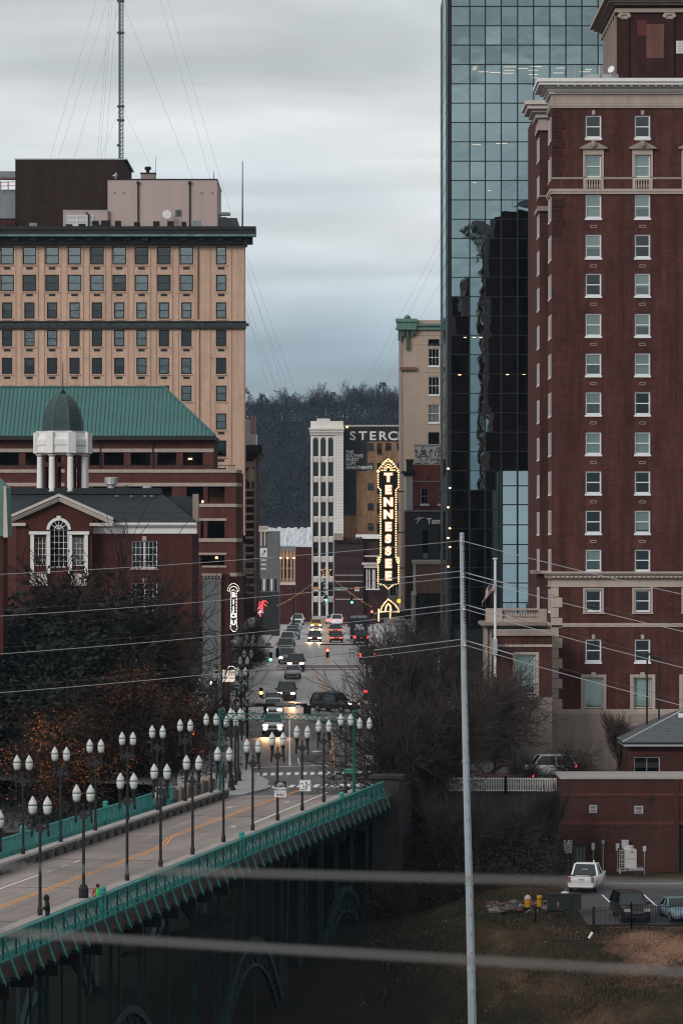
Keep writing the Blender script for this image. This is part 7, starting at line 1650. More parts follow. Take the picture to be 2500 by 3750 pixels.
for i in range(5): MB().box(*lb(2265,2284,3113+16.4*i,3114.5+16.4*i,-.08,-.051)).build('coil_bar', unit, AC)
c = at(2299,3112,Zc+.7); MB().lathe([(.42,0),(.40,.12),(.36,.22),(.41,.30),(.36,.31),(.34,.1)], c, 16).build('fan_cowl', unit, AC, True)
MB().box(*lb(2286,2328,3145,3146.5,-.012,-.001)).build('panel_joint', sign_k, AC); MB().box(*lb(2309,2317,3118,3122,-.012,-.001)).build('badge', sign_k, AC)
MB().box(*lb(2300,2355,3180,3188,-.1,1.2)).build('trailer_bed', grey_m, AC); q_ = at(2346,3190,Zc-.1); MB().tube([(q_.x,Zc-.1,LOTZ+.3),(q_.x,Zc+.12,LOTZ+.3)], .28, 12).build('wheel', rubber, AC); MB().beam(at(2330,3184,Zc), at(2260,3190,Zc), .08).build('tow_bar', grey_m, AC); MB().box(*lb(2266,2272,3180,3200,.2,.4)).build('jack', zinc, AC)
ZA = 269.8
for k, (x0, x1, y0, y1, m_, lab) in enumerate(((2063,2093,3077,3127,zinc,'tall pale electric cabinet on the annex wall at left'),(2164,2176,3087,3113,zinc,'narrow grey meter box on the annex wall'),(2201,2212,3078,3091,grey_m,'small square grey box on the annex wall'),(2253,2266,3089,3115,zinc,'grey switch box left of the cooling unit'),(2274,2300,3076,3112,zinc,'large grey switch box behind the cooling unit'))):
    eb = wthing('electric_box', lab, 'electric box', at((x0+x1)/2,y1,ZA)); MB().pbox(x0, x1, y0, y1, ZA, -.1, .19).build('box', m_, eb); MB().pbox(x0+1, x1-1, y0+1, y1-1, ZA, -.115, -.101).build('door', m_, eb); MB().tube([at((x0+x1)/2,y1,ZA+.05), Vector((X((x0+x1)/2,ZA),ZA+.05,LOTZ))], .03, 5).build('conduit', zinc, eb)
eb = wthing('electric_box', 'grey disconnect box on its own post right of the cooling unit', 'electric box', at(2358,3174,264)); MB().pbox(2352, 2364, 3099, 3118, 264.0, 0, .15).build('box', zinc, eb); MB().tube([at(2358,3118,264.08), Vector((X(2358,264),264.08,LOTZ))], .035, 6).build('post', zinc, eb)
dk = wthing('dark_condenser', 'dark cage-sided condenser unit below the annex wall', 'machine', at(2120,3160,268)); MB().pbox(2100, 2142, 3100, 3160, 268.0, 0, 1).build('cabinet', black_metal, dk)
for i in range(8): MB().pbox(2102+5*i, 2103+5*i, 3104, 3156, 268.0, -.03, -.002).build('grille_bar', grey_m, dk)
# bins and rubble
ybin = mat('yellow plastic', (.42,.20,.012), .6, .15); Zb = 243.5
def bin_(lab, x, y0, y1, wd, m_, lidm, dome_):
    zt, z0 = H(y0,Zb), H(y1,Zb); b_ = wthing('rubbish_bin', lab, 'bin', (X(x,Zb), Zb, z0)); r_ = wd/2*Zb/F; MB().lathe([(r_*.85,z0),(r_,z0+(zt-z0)*.62)], (X(x,Zb),Zb,0), 12).build('bucket', m_, b_)
    zz = z0+(zt-z0)*.62; MB().lathe([(r_*1.05,zz),(r_*1.05,zz+.06),(r_*.8,zz+(zt-zz)*.7),(r_*.3,zt)] if dome_ else [(r_*1.05,zz),(r_*1.05,zt-.04),(r_*.9,zt)], (X(x,Zb),Zb,0), 12).build('lid', lidm, b_, True)
    for i in range(3): MB().lathe([(r_*1.0,z0+(zz-z0)*(.2+.3*i)),(r_*1.03,z0+(zz-z0)*(.22+.3*i)+.02)], (X(x,Zb),Zb,0), 12).build('rib', m_, b_)
bin_('yellow bin with pale pink domed lid behind the fence', 1931, 3277, 3322, 26, ybin, mat('pink lid', (.42,.28,.26), .6, .1), True); bin_('bright yellow bin without a dome behind the fence', 1974, 3279, 3320, 20, ybin, ybin, False)
dg = mat('dark green plastic', (.012,.018,.014), .5, .1)
for k, (x, wd, lab, lm) in enumerate(((2022,34,'leftmost dark wheeled bin in the row behind the fence',dg),(2068,40,'dark wheeled bin with a pale bag on its lid',white_paint),(2109,36,'rightmost dark wheeled bin in the row behind the fence',dg))):
    b_ = wthing('wheeled_bin', lab, 'bin', at(x,3332,Zb)); MB().pbox(x-wd/2, x+wd/2, 3279, 3332, Zb, 0, .7).build('body', dg, b_); MB().pbox(x-wd/2-1.5, x+wd/2+1.5, 3272, 3279, Zb, -.08, .75).build('lid', dg, b_); MB().tube([(X(x-wd/2,Zb),Zb+.62,H(3330,Zb)),(X(x-wd/2+5,Zb),Zb+.62,H(3330,Zb))], .12, 8).build('wheel', rubber, b_)
    if lm is white_paint: MB().lathe([(.3,0),(.26,.1),(.1,.17)], at(x,3274,Zb-0)+Vector((0,.3,0)), 10, sy=.7).build('bag', mat('pale bag', (.4,.42,.45), .5, .1), b_)
rub = [mat('rubble %d' % i, c_, .9, .3, 3) for i, c_ in enumerate(((.10,.085,.08),(.16,.14,.13),(.12,.05,.045),(.05,.045,.042)))]
rh = wthing('rubble_heap', 'heap of broken slabs and timber behind the fence', 'rubble', at(1900,3300,246)); RR = random.Random(9)
for i in range(110):
    x, y = RR.uniform(1805,2070), RR.uniform(3250,3320); c = Vector((X(x,246),246+RR.uniform(-1.5,2.5),terrain(X(x,246),246)+.05+RR.random()*.6*(1-abs(x-1930)/170))); q_ = MB(); s = RR.uniform(.15,.55); q_.obox((0,0,0),(s,0,0),(0,s*RR.uniform(.3,.8),0),(0,0,RR.uniform(.04,.12)))
    o = q_.build('slab', RR.choice(rub), rh); o.location = c-Vector(rh['_o']); o.rotation_euler = (RR.uniform(-.5,.5), RR.uniform(-.5,.5), RR.uniform(0,3))
dp = wthing('drain_pipe_stub', 'short white drain pipe leaning out of the grass', 'pipe', at(2160,3438,232)); MB().tube([at(2154,3436,232), at(2168,3414,232)], .09, 8).build('pipe', white_paint, dp); MB().tube([at(2020,3444,232), at(2090,3446,232), at(2160,3440,232)], .05, 5).build('hose', black_metal, dp); MB().pbox(2138, 2152, 3420, 3440, 232.0, 0, .4).build('stump', black_metal, dp)
for lab, x, yt in (('left of two tall dark floodlight poles at right', 2366, 2400), ('right of two tall dark floodlight poles at right', 2410, 2412)):
    fpz = 284.0; f_ = wthing('floodlight_pole', lab, 'lamp post', (X(x,fpz), fpz, -1)); MB().tube([(X(x,fpz),fpz,-1), at(x+2,yt,fpz)], [.09,.07], 8).build('pole', black_metal, f_)
    c = at(x+(8 if x < 2400 else -10), yt-4, fpz); MB().obox(c, (.32,0,0), (0,.18,0), (0,0,.1)).build('lamp_head', black_metal, f_)
# litter-strewn road on the far left bank
lr = MB(); lr.q((-30,296,-3.0),(-24.6,296,-3.0),(-23.2,262,-3.1),(-30,262,-3.1)); struct(lr.build('side_road', mat('side road asphalt', (.075,.072,.07), .8, .2)))
# ------------------------------------------------------------------ trees
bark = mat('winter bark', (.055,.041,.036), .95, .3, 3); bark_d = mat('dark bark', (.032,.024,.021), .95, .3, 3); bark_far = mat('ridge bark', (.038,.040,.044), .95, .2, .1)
def rot_about(v, ax, a): return Matrix.Rotation(a, 3, ax) @ v
def grow(seed, ht, spread=1.0, levels=5, kids=(6,6,5,5,3), up=.25, base_r=.2, trunk=.28, minr=.011, droop=0.0, tw=.16):
    rg = random.Random(seed); T_, K_ = MB(), MB(); tips = []
    def br(p, d_, L, r, lev):
        n = 3 if lev < 3 else 2; pts = [p.copy()]; q_ = p.copy(); dd = d_.copy()
        for i in range(n):
            dd = (dd + Vector((rg.gauss(0,tw),rg.gauss(0,tw),rg.gauss(0,tw*.8)+up*.3-droop*lev*.05))).normalized(); q_ = q_+dd*L/n; pts.append(q_.copy())
        e = r*(.55 if lev else .7); (T_ if lev < 2 else K_).tube(pts, [max(minr, r+(e-r)*i/n) for i in range(n+1)], 6 if lev == 0 else (5 if lev == 1 else 3), cap=False)
        if lev >= levels: tips.append((q_, dd)); return
        k = kids[lev]
        for i in range(k):
            t_ = (i+1)/k if lev else .45+.55*(i+1)/k; j = min(n-1, int(t_*n*.999)); f = t_*n-j; o = pts[j].lerp(pts[j+1], min(1,f)); ax = Vector((rg.gauss(0,1),rg.gauss(0,1),rg.gauss(0,.4))).normalized()
            a = rg.uniform(.45,1.0)*spread*(1.0 if t_ < .95 else .45); nd = rot_about(dd, ax, a); nd = (nd+Vector((0,0,up*(1.6 if lev == 0 else .7)))).normalized()
            br(o, nd, L*rg.uniform(.58,.82)*(1.0 if lev else 1.15), max(minr, e*rg.uniform(.55,.85)), lev+1)
    br(Vector((0,0,-.3)), Vector((0,0,1)), ht*trunk, base_r, 0)
    return T_, K_, tips
def leafmesh(name, pts, n, spread, size, m_, seed, flat=.4):
    rg = random.Random(seed); mb = MB()
    for i in range(n):
        c = rg.choice(pts); p = Vector(c)+Vector((rg.gauss(0,spread),rg.gauss(0,spread),rg.gauss(0,spread*.7))); s = size*rg.uniform(.6,1.4); u = Vector((rg.gauss(0,1),rg.gauss(0,1),rg.gauss(0,flat))).normalized()*s; v = Vector((rg.gauss(0,1),rg.gauss(0,1),rg.gauss(0,.7))).normalized()*s*.6
        mb.q(p-u, p+v, p+u, p-v)
    return mb.mesh(name, [m_])
TV = {}
for k, sd, kw in (('a', 1, dict(ht=10, spread=1.25, base_r=.32, up=.10, tw=.24, trunk=.26)), ('b', 2, dict(ht=11, spread=1.1, base_r=.34, up=.12, tw=.22, trunk=.28)), ('c', 5, dict(ht=9, spread=1.35, base_r=.28, up=.08, tw=.26, trunk=.25)), ('s', 9, dict(ht=7, spread=.7, base_r=.10, up=.45, levels=4, kids=(8,7,6,5)))):
    t_, k_, tips = grow(sd, **kw); TV[k] = (t_.mesh('trunk', [bark]), k_.mesh('crown', [bark]), tips, t_.mesh('trunk', [bark_d]), k_.mesh('crown', [bark_d]))
def bare(lab, kind, loc, sc_, rz, dark_=False, grp='bare winter trees'):
    o = thing('bare_tree', lab, 'tree', loc, grp, rz); o.scale = (sc_,)*3; link('trunk', TV[kind][3 if dark_ else 0], o, (0,0,0)); link('crown', TV[kind][4 if dark_ else 1], o, (0,0,0)); return o
def base(x, Z_, dz=0.0): X_ = X(x,Z_); return (X_, Z_, terrain(X_,Z_)+dz)
# right bank
bare('large bare tree leaning over the bridge end at right', 'a', base(1600,272,-.5), 1.65, .4, True)
bare('tangled bare tree just left of the steel pole', 'b', base(1640,268,0), 1.9, 2.6, True)
bare('bare tree close behind the steel pole', 'c', (X(1640,284),284,-.9), 1.95, 4.1)
bare('bare tree right of the steel pole before the brick extension', 'a', (X(1840,283),283,-.9), 1.6, 5.2)
bare('thin bare tree rising before the stone balcony', 'b', (X(1700,286),286,-.9), 1.8, 3.2, True)
bare('dense small bare tree before the tower base', 'c', (X(2115,281),281,-.9), .75, .9, True)
bare('dense small bare tree between the white fence and tower', 'c', (X(1880,280),280,-.9), .55, 3.0, True)
bare('bare tree at the right pavement near the street', 'a', (X(1490,300),300,-.7), 1.1, 2.5)
bare('bare tree on the right pavement farther up the street', 'b', (X(1540,335),335,.1), 1.3, 3.4)
bare('small bare tree beside the charcoal front', 'c', (X(1540,395),395,3.4), 1.3, 1.1, True)
bare('bare tree between the marquee and the charcoal front', 'a', (X(1500,372),372,2.4), 1.2, .6, True)
bare('dark bare tree filling the slope below the white fence', 'c', base(1500,263,0), 1.05, 5.0, True)
bare('dark bare tree on the slope left of the pickup', 'b', base(1760,264,0), 1.0, 3.4, True)
bare('dark bare tree on the slope behind the bins', 'a', base(1880,266,0), .95, .2, True)
bare('slim bare sapling in the dark ground below the bridge end', 's', base(1480,240,0), .9, 1.0, True)
bare('slim bare sapling beside the annex wall', 's', base(2020,266,0), 1.4, 2.0, True)
# orange-leaved slender tree
def leafy(name, lab, kind, loc, sc_, rz, lm, n, spread, size, seed, grp, dark_=True, frac=1.0, clump=1.0):
    o = bare(lab, kind, loc, sc_, rz, dark_, grp); o.name = name; tp = [t[0] for t in TV[kind][2]]
    if frac < 1: zs = sorted(p.z for p in tp); cut = zs[int(len(zs)*frac)]; tp = [p for p in tp if p.z < cut]
    if clump < 1:
        rg = random.Random(seed+500); cs = rg.sample(tp, 26); tp = [p for p in tp if min((p-c).length for c in cs) < 2.2*clump] or tp
    link('leaves', leafmesh('leaves', tp, n, spread, size, lm, seed), o, (0,0,0)); return o
orange = mat('russet leaf', (.25,.082,.026), .8, .35, 2); rust_l = mat('brown leaf', (.14,.048,.018), .85, .35, 1.5); green_d = mat('dark evergreen leaf', (.010,.014,.010), .8, .4, .8); brown_d = mat('dull leaf', (.022,.017,.012), .85, .4, .8)
leafy('slender_russet_tree', 'slender tree with sparse russet leaves before the tower base', 's', (X(2262,285),285,-.9), 1.15, .3, rust_l, 1300, .12, .06, 3, 'russet trees', False)
# left bank: dark evergreens, bare trees and russet trees between bridge and courthouse
for i, (x, Z_, zb, s_, k) in enumerate(((40,292,-3,2.3,'b'),(-70,300,-3,2.8,'c'),(200,298,-3,2.4,'a'),(340,302,-3,2.1,'c'),(110,306,-3,2.8,'c'))):
    leafy('dark_evergreen', ['broad dark evergreen at the left edge under the copper gable','dark evergreen cut by the left picture edge','dark evergreen in front of the arched courthouse window','dark evergreen below the courthouse wing','dark evergreen close under the courthouse pediment'][i], k, (X(x,Z_),Z_,zb), s_, i*1.3, green_d, 25000, .38, .115, 20+i, 'dark evergreens on the left bank')
bare('tall bare tree in front of the courthouse wing', 'b', (X(610,299),299,-2.5), 2.8, 3.7, True)
bare('bare tree before the courthouse windows', 'a', (X(430,303),303,-2.5), 2.7, 5.0, True)
bare('bare tree beside the courthouse right corner', 'a', (X(545,304),304,-2.0), 2.0, 2.9, True)
bare('bare tree before the garage corner', 'c', (X(610,318),318,-1.0), 1.8, 1.9, True)
bare('bare tree left of the corner lamps', 'c', (X(660,300),300,-1.5), .9, 4.4, True)
bare('dark bare tree left of the blade sign', 'b', (X(770,408),408,3.5), 1.5, 5.1, True)
for i, (x, Z_, s_, k, n_) in enumerate(((420,284,2.0,'c',9500),(250,284,1.7,'a',6500),(560,287,2.0,'a',6500),(640,296,1.8,'c',6000))):
    leafy('russet_tree', ['russet-leaved tree behind the far railing, brightest of its row','low russet tree left of the brightest one','russet tree below the tall bare tree','dull russet tree nearest the corner pavement'][i], k, (X(x,Z_),Z_,-3.2), s_, i*2.1, orange if i == 0 else rust_l, n_, .3, .062, 40+i, 'russet trees on the left bank', True, .97, .42)
for i, (x, Z_, s_) in enumerate(((850,366,.7),(895,388,.75),(930,404,.8),(975,432,.75))):
    leafy('pavement_tree', '%s dark brown-leaved tree along the left pavement' % ORD[i], 'abca'[i], (X(x,Z_)-1.5,Z_,gz(Z_)), s_, i*1.7, rust_l if i != 1 else brown_d, 4200, .25, .07, 60+i, 'left pavement trees', True)
# undergrowth masses (nobody could count it)
def brush(name, lab, boxes, m_, n, size, seed):
    rg = random.Random(seed); mb = MB()
    for i in range(n):
        (x0,x1,y0,y1,h) = boxes[rg.randrange(len(boxes))]; x, y = rg.uniform(x0,x1), rg.uniform(y0,y1); z = terrain(x,y)+abs(rg.gauss(0,.5))*h; s = size*rg.uniform(.5,1.5); u = Vector((rg.gauss(0,1),rg.gauss(0,1),rg.gauss(0,.8))).normalized()*s; v = Vector((rg.gauss(0,1),rg.gauss(0,1),rg.gauss(0,.8))).normalized()*s*.6; p = Vector((x,y,z)); mb.q(p-u, p+v, p+u, p-v)
    o = mb.build(name, m_); o['kind'] = 'stuff'; o['label'] = lab; o['category'] = 'undergrowth'
brush('undergrowth', 'dark tangled undergrowth on the slope below the white fence', [(3,17,258,274,3.2),(-1,10,256,272,2.5)], brown_d, 34000, .095, 1)
brush('undergrowth', 'dark undergrowth on the left bank behind the far railing', [(-34,-8,262,296,1.8),(-30,-12,285,300,3.5)], green_d, 34000, .10, 2)
brush('leaf_litter', 'fallen leaves and dry grass scattered over the lower bank', [(2,40,222,262,.04)], rust_l, 12000, .06, 3)
brush('leaf_litter', 'pale litter and dead leaves on the dark bank', [(1,26,224,250,.03)], mat('pale litter', (.30,.26,.22), .9, .3), 900, .06, 4)
for nm_, lab_, m_, n_, sd_ in (('dry_grass', 'short dry tan grass over the mound and bank', mound, 34000, 6), ('rough_grass', 'rough dark green-brown grass tufts on the lower bank', mat('rough grass', (.040,.039,.019), .9, .4, 1.5), 52000, 7)):
    gr = MB(); gg = random.Random(sd_)
    tufts = [(gg.uniform(3 if sd_ == 7 else 12,42), gg.uniform(221,239.2 if sd_ == 6 else 254)) for _ in range(900)]
    for i in range(n_):
        tx, ty = gg.choice(tufts); x, y = tx+gg.gauss(0,.5), ty+gg.gauss(0,.5)
        if y > 239.3 and x > 13: continue
        z = terrain(x,y)-.08; a = gg.uniform(0,pi); h = gg.uniform(.1,.36); u = Vector((cos(a),sin(a),0))*.03; t_ = Vector((gg.gauss(0,.1),gg.gauss(0,.1),h)); p = Vector((x,y,z)); gr.q(p-u, p+u, p+t_)
    o = gr.build(nm_, m_); o['kind'] = 'stuff'; o['label'] = lab_; o['category'] = 'grass'

# ------------------------------------------------------------------ ridge wood
RT = []
for sd in range(4):
    t_, k_, tips = grow(30+sd, 15, spread=1.0, levels=4, kids=(7,5,5,4), base_r=.26, up=.12, trunk=.40, minr=.05, tw=.22); RT.append((t_.mesh('trunk', [bark_far]), k_.mesh('crown', [bark_far]), [t[0] for t in tips]))
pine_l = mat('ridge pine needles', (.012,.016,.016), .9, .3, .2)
PN = [leafmesh('crown', [Vector((0,0,7+i*.7)) + Vector((cos(a),sin(a),0))*max(.5,(3.0-abs(i-5)*.36))*(.8+.4*((i*7) % 5)/5) for i in range(12) for a in (0,1.2,2.4,3.6,4.8)], 900, .45, .34, pine_l, 70+s) for s in range(2)]
PT = MB().tube([(0,0,-.5),(0,0,8),(0,0,15)], [.28,.2,.06], 5).mesh('trunk', [bark_far])
_on = 'first second third fourth fifth sixth seventh eighth ninth tenth eleventh twelfth thirteenth fourteenth fifteenth sixteenth seventeenth eighteenth nineteenth'.split()
def ordw(n):
    if n < 20: return _on[n-1]
    t_ = {2: 'twent', 3: 'thirt', 4: 'fort'}[n//10]
    return t_+'ieth' if n % 10 == 0 else t_+'y-'+_on[n % 10-1]
RG = random.Random(77); sites = [890+14.5*i+RG.uniform(-6,6) for i in range(42)]; PINES = {0,1,5,6,12,17,18,22,23,27,28,35}
for i, x in enumerate(sites):
    Z_ = RG.uniform(1880,1935); X_ = X(x,Z_); lo = (X_, Z_, hill_z(X_,Z_)-.5)
    o = thing('ridge_tree', '%s tree on the skyline of the wooded ridge, counted from the left' % ('number %d' % (i+1)), 'tree', lo, 'trees on the ridge skyline', RG.uniform(0,6)); s_ = RG.uniform(.85,1.3)*(.88 if i % 5 else 1.2)
    if i in PINES: o.scale = (s_,)*3; link('trunk', PT, o, (0,0,0)); link('crown', PN[i % 2], o, (0,0,0)); o['label'] = '%s tree from the left on the ridge skyline, a dark pine' % ordw(i+1)
    else: o.scale = (s_,)*3; link('trunk', RT[i % 4][0], o, (0,0,0)); link('crown', RT[i % 4][1], o, (0,0,0)); o['label'] = '%s tree from the left on the ridge skyline, bare' % ordw(i+1)
wd_ = MB()
for i in range(8200):
    y = RG.uniform(1480,1905); x = X(RG.uniform(700,1700) if i < 4200 else RG.uniform(-900,3400), y); z = hill_z(x,y); h = RG.uniform(7,12); rx = RG.uniform(1.6,3.2)
    for k in range(9):
        c = Vector((x+RG.gauss(0,rx*.5), y+RG.gauss(0,rx*.5), z+h*.62+RG.gauss(0,h*.16))); u = Vector((RG.gauss(0,1),RG.gauss(0,1),RG.gauss(0,.6))).normalized()*RG.uniform(.3,.95); v = Vector((RG.gauss(0,1),RG.gauss(0,1),RG.gauss(0,1))).normalized()*RG.uniform(.3,.8); wd_.q(c-u, c+v, c+u, c-v)
    p = Vector((x,y,z)); q_ = Vector((.13,0,0)); wd_.q(p-q_, p+q_, p+q_*.4+UZ*h*.75, p-q_*.4+UZ*h*.75)
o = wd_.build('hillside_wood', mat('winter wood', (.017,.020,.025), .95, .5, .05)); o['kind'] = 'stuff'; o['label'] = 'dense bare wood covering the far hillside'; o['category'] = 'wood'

# ------------------------------------------------------------------ broadcast mast with guys on the ridge
ZT_ = 2300.0; tw = wthing('broadcast_mast', 'tall thin lattice broadcast mast with guy wires behind the beige hotel', 'mast', (X(443,ZT_), ZT_, 60)); c = Vector((X(443,ZT_),ZT_,0)); tri = [Vector((1.55*cos(g),1.55*sin(g),0)) for g in (pi/2+.3, pi/2+.3+2*pi/3, pi/2+.3+4*pi/3)]; z0, z1 = 60.0, H(-60,ZT_)
lat = mat('mast steel', (.035,.05,.055), .6, .0)
for t_ in tri: MB().tube([c+t_+UZ*z0, c+t_+UZ*z1], .34, 5).build('leg', lat, tw)
mb = MB(); z = 200.0
while z < z1:
    for i in range(3): a, b = c+tri[i], c+tri[(i+1)%3]; mb.beam(a+UZ*z, b+UZ*z, .28); mb.beam(a+UZ*z, b+UZ*(z+2.6), .2)
    z += 2.6
mb.build('lattice', lat, tw, kind='stuff'); 
for y in (4, 120, 390, 440): MB().obox(at(443,y,ZT_), (2.3,0,0), (0,2.3,0), (0,0,.5)).build('platform', lat, tw)
MB().lathe([(.1,-1),(1.4,0),(.1,1)], at(434,532,ZT_-2), 10).build('dish', lat, tw)
gm_ = mat('guy wire', (.20,.22,.23), .6, 0)
for (a, b) in (((443,-300),(185,578)),((443,-150),(215,578)),((440,10),(272,580)),((443,-520),(357,580)),((443,-400),(367,580)),((440,395),(370,580)),((443,-200),(385,582)),((450,10),(685,602)),((450,395),(548,600)),((450,-500),(755,602)),((450,-560),(792,602))):
    a3, b3 = at(*a,ZT_), at(*b,ZT_-60); e = a3+(b3-a3)*2.3; MB().tube([a3, e], .075, 3).build('guy_wire', gm_, tw)
mb_ = wthing('guy_wires', 'faint mast guy wires slanting down to the ridge left of the far wood', 'cable', at(1000,1400,1960)); 
for (a, b) in (((905,1010),(1052,1415)),((905,940),(1075,1415)),((905,1100),(1010,1415))): MB().tube([at(*a,2000), at(*b,1960)], .07, 3).build('strand', gm_, mb_)
mb_ = wthing('guy_wires', 'faint mast guy wires slanting down behind the tan tower', 'cable', at(1400,1430,1960))
for (a, b) in (((1625,850),(1330,1415)),((1625,1010),(1400,1415)),((1625,900),(1352,1425))): MB().tube([at(*a,2000), at(*b,1960)], .07, 3).build('strand', gm_, mb_)

# ------------------------------------------------------------------ people
skin_t = mat('skin', (.36,.20,.14), .6, .05); hair_t = mat('hair', (.02,.014,.010), .7, .1)
def skinmesh(name, verts, edges, radii, m_, parent, sub=1):
    bm = bmesh.new(); lay = bm.verts.layers.skin.verify(); vs = [bm.verts.new(v) for v in verts]; bm.verts.ensure_lookup_table()
    for a, b in edges: bm.edges.new((vs[a], vs[b]))
    for v, r in zip(vs, radii): v[lay].radius = r if isinstance(r, tuple) else (r, r)
    vs[0][lay].use_root = True
    me = bpy.data.meshes.new(name); bm.to_mesh(me); bm.free(); me.materials.append(m_); o = link(name, me, parent, (0,0,0)); o.modifiers.new('skin', 'SKIN').use_smooth_shade = True
    s = o.modifiers.new('sub', 'SUBSURF'); s.levels = sub; s.render_levels = sub; return o
def person(lab, loc, rz, top_c, leg_c, lean=0.0, arms='down', hood=None, front=None, stride=.12, sc_=1.0):
    """faces -Y in its own frame, about 1.75 m"""
    o = thing('person', lab, 'person', loc, None, rz); o.scale = (sc_,)*3; k = random.Random(len(lab)).random(); ly = lambda z: -lean*max(0,z-.95)
    J = dict(pel=(0,0,.95), chest=(0,ly(1.3),1.30), neck=(0,ly(1.48),1.48), head=(0,ly(1.58)-.02,1.58), crown=(0,ly(1.72)-.01,1.70))
    V, E, Rr = [J['pel'], (0,ly(1.12),1.12), J['chest'], J['neck'], J['head'], J['crown']], [(0,1),(1,2),(2,3),(3,4),(4,5)], [(.15,.11),(.14,.10),(.17,.11),.05,(.085,.10),(.07,.08)]
    for s in (-1, 1):
        b = len(V); y = s*stride; V += [(s*.1,0,.88),(s*.11,-.02+y*.4,.48),(s*.11,y,.08),(s*.12,y-.14,.04)]; E += [(0,b),(b,b+1),(b+1,b+2),(b+2,b+3)]; Rr += [.085,.06,.045,.035]
        b = len(V); sh = (s*.19,ly(1.42),1.42)
        if arms == 'down': el, wr_, fi = (s*.26,ly(1.15)+.04,1.14), (s*.26,ly(.9)-.06,.90), (s*.26,ly(.9)-.1,.80)
        elif arms == 'rail': el, wr_, fi = (s*.27,ly(1.2)-.16,1.16), (s*.14,ly(1.2)-.42,1.12), (s*.08,ly(1.2)-.48,1.12)
        else: el, wr_, fi = (s*.27,ly(1.15)-.02,1.14), (s*.12,ly(1.1)-.24,1.12), (s*.04,ly(1.1)-.26,1.12)
        V += [sh, el, wr_, fi]; E += [(2,b),(b,b+1),(b+1,b+2),(b+2,b+3)]; Rr += [.055,.042,.032,.028]
    bo = skinmesh('body', V, E, Rr, skin_t, o)
    # jacket over torso and arms
    V2, E2, R2 = [(0,0,.84), V[1], V[2], (V[3][0],V[3][1],V[3][2]-.02)], [(0,1),(1,2),(2,3)], [(.20,.155),(.175,.135),(.205,.145),.075]
    for s, b in ((-1, 10), (1, 18)):
        c = len(V2); V2 += [V[b], V[b+1], V[b+2]]; E2 += [(2,c),(c,c+1),(c+1,c+2)]; R2 += [.085,.07,.055]
    ja = skinmesh('jacket', V2, E2, R2, top_c, o)
    V3, E3, R3 = [(0,0,1.1),(0,0,.93)], [(0,1)], [(.165,.125),(.175,.14)]
    for s, b in ((-1, 6), (1, 14)): c = len(V3); V3 += [V[b], V[b+1], V[b+2]]; E3 += [(1,c),(c,c+1),(c+1,c+2)]; R3 += [.11,.082,.065]
    skinmesh('trousers', V3, E3, R3, leg_c, o)
    for b in (8, 16): p = V[b]; MB().obox((p[0],p[1]-.06,.045), (.045,0,0), (0,.14,0), (0,0,.045)).build('shoe', sign_k, o)
    hd = Vector(V[4]); 
    if hood: MB().lathe([(.07,-.14),(.13,-.08),(.14,.04),(.10,.14),(.02,.18)], hd, 12).build('hood', hood, o, True)
    else:
        MB().lathe([(.098,-.02),(.104,.05),(.085,.13),(.03,.165)], hd+Vector((0,.015,0)), 12).build('hair', hair_t, o, True)
        mb = MB(); mb.obox(hd+Vector((0,-.115,-.0)), (.012,0,0), (0,.02,0), (0,0,.022)); mb.build('nose', skin_t, bo); mb = MB()
        for s in (-1, 1): mb.obox(hd+Vector((s*.035,-.098,.025)), (.014,0,0), (0,.006,0), (0,0,.007))
        mb.obox(hd+Vector((0,-.10,-.05)), (.024,0,0), (0,.005,0), (0,0,.005)); mb.build('eyes_and_mouth', hair_t, bo)
        mb = MB()
        for s in (-1, 1): mb.obox(hd+Vector((s*.098,.0,.0)), (.010,0,0), (0,.02,0), (0,0,.03))
        mb.build('ear', skin_t, bo)
    if front: c = Vector(V[2]); MB().lathe([(.02,-.3),(.08,-.28),(.105,-.1),(.10,.12),(.05,.22)], c+Vector((0,-.085,-.02)), 10, sy=.7).build('vest', front, o, True)
    return o
cl = lambda n, c_: MATS.get(n) or mat(n, c_, .85, .12, 5)
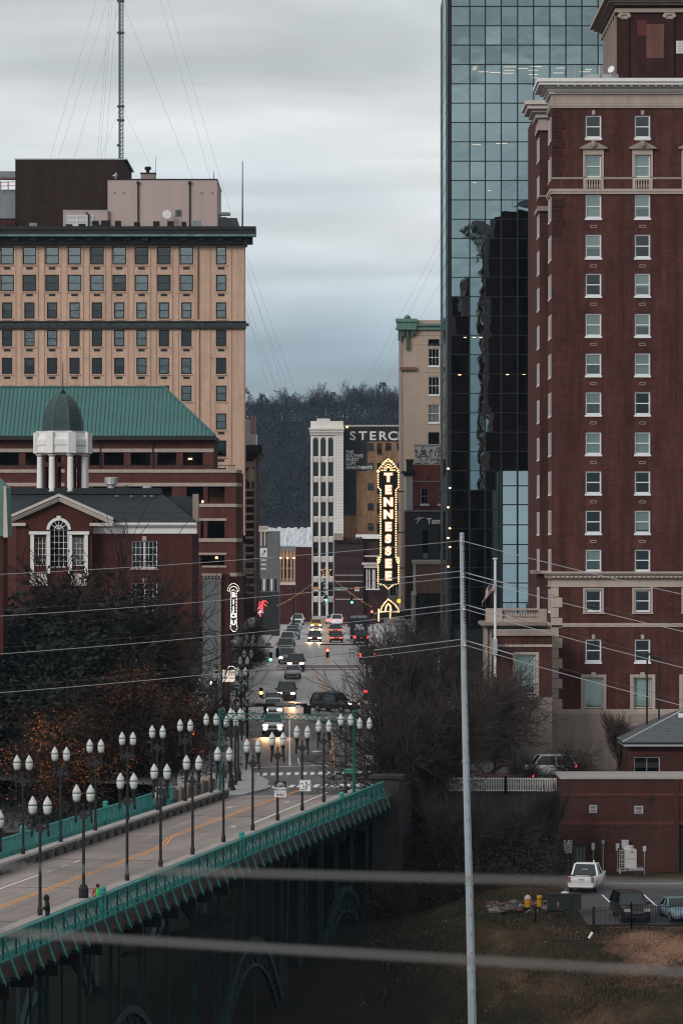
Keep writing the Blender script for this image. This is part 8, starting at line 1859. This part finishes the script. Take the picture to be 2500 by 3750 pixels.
blackc = cl('black cloth', (.010,.010,.011))
person('person in black hooded jacket standing by the near lamp post', tuple(bp(-2.2,-.95,-.45)), math.atan2(BN.y, BN.x)+pi/2+.2, blackc, blackc, .05, 'folded', hood=blackc, stride=.04, sc_=1.03)
person('man in red jacket and bright green top leaning on the near railing', tuple(bp(5.3,-1.6,-.45)), -.15, cl('red cloth', (.27,.035,.020)), cl('navy cloth', (.02,.025,.04)), .28, 'rail', front=cl('green cloth', (.02,.50,.10)), stride=.05, sc_=.95)
person('person in white hooded coat walking on the far footway', tuple(bp(73.6,11.0,-.45)), .4, cl('white cloth', (.55,.54,.54)), cl('grey cloth', (.12,.12,.13)), .02, 'down', hood=cl('white cloth', (.55,.54,.54)), sc_=1.05)
person('person in blue and dark coat walking beside the white-coated one', tuple(bp(75.5,11.0,-.45)), pi+.4, cl('blue cloth', (.02,.055,.11)), cl('navy cloth', (.02,.025,.04)), .02, 'down', sc_=1.06)
p = gpx(832, 2625); person('person in navy coat waiting among the left pavement lamps', (p.x,p.y,p.z+.14), .3, cl('navy coat', (.008,.014,.03)), blackc, .0, 'folded', sc_=1.05)
p = gpx(866, 2618); person('person in dull red coat waiting among the left pavement lamps', (p.x,p.y,p.z+.14), -.2, cl('dull red cloth', (.10,.012,.014)), blackc, .0, 'folded', sc_=1.0)

# ------------------------------------------------------------------ haze
hm = bpy.data.materials.new('haze'); hm.use_nodes = True; t = hm.node_tree; t.nodes.clear(); ho = t.nodes.new('ShaderNodeOutputMaterial'); hv = t.nodes.new('ShaderNodeVolumePrincipled')
hv.inputs['Color'].default_value = (.50,.72,.95,1); hv.inputs['Density'].default_value = 4.5e-5; hv.inputs['Anisotropy'].default_value = 0.0; t.links.new(hv.outputs[0], ho.inputs['Volume'])
HAZE = True
if HAZE:
    hb = MB().box(-1300, 1300, -30, 2600, -28, 560).build('haze', hm); hb['kind'] = 'stuff'; hb['label'] = 'thin blue-grey evening haze'; hb['category'] = 'haze'
for o in bpy.data.objects:
    if '_o' in o: del o['_o']
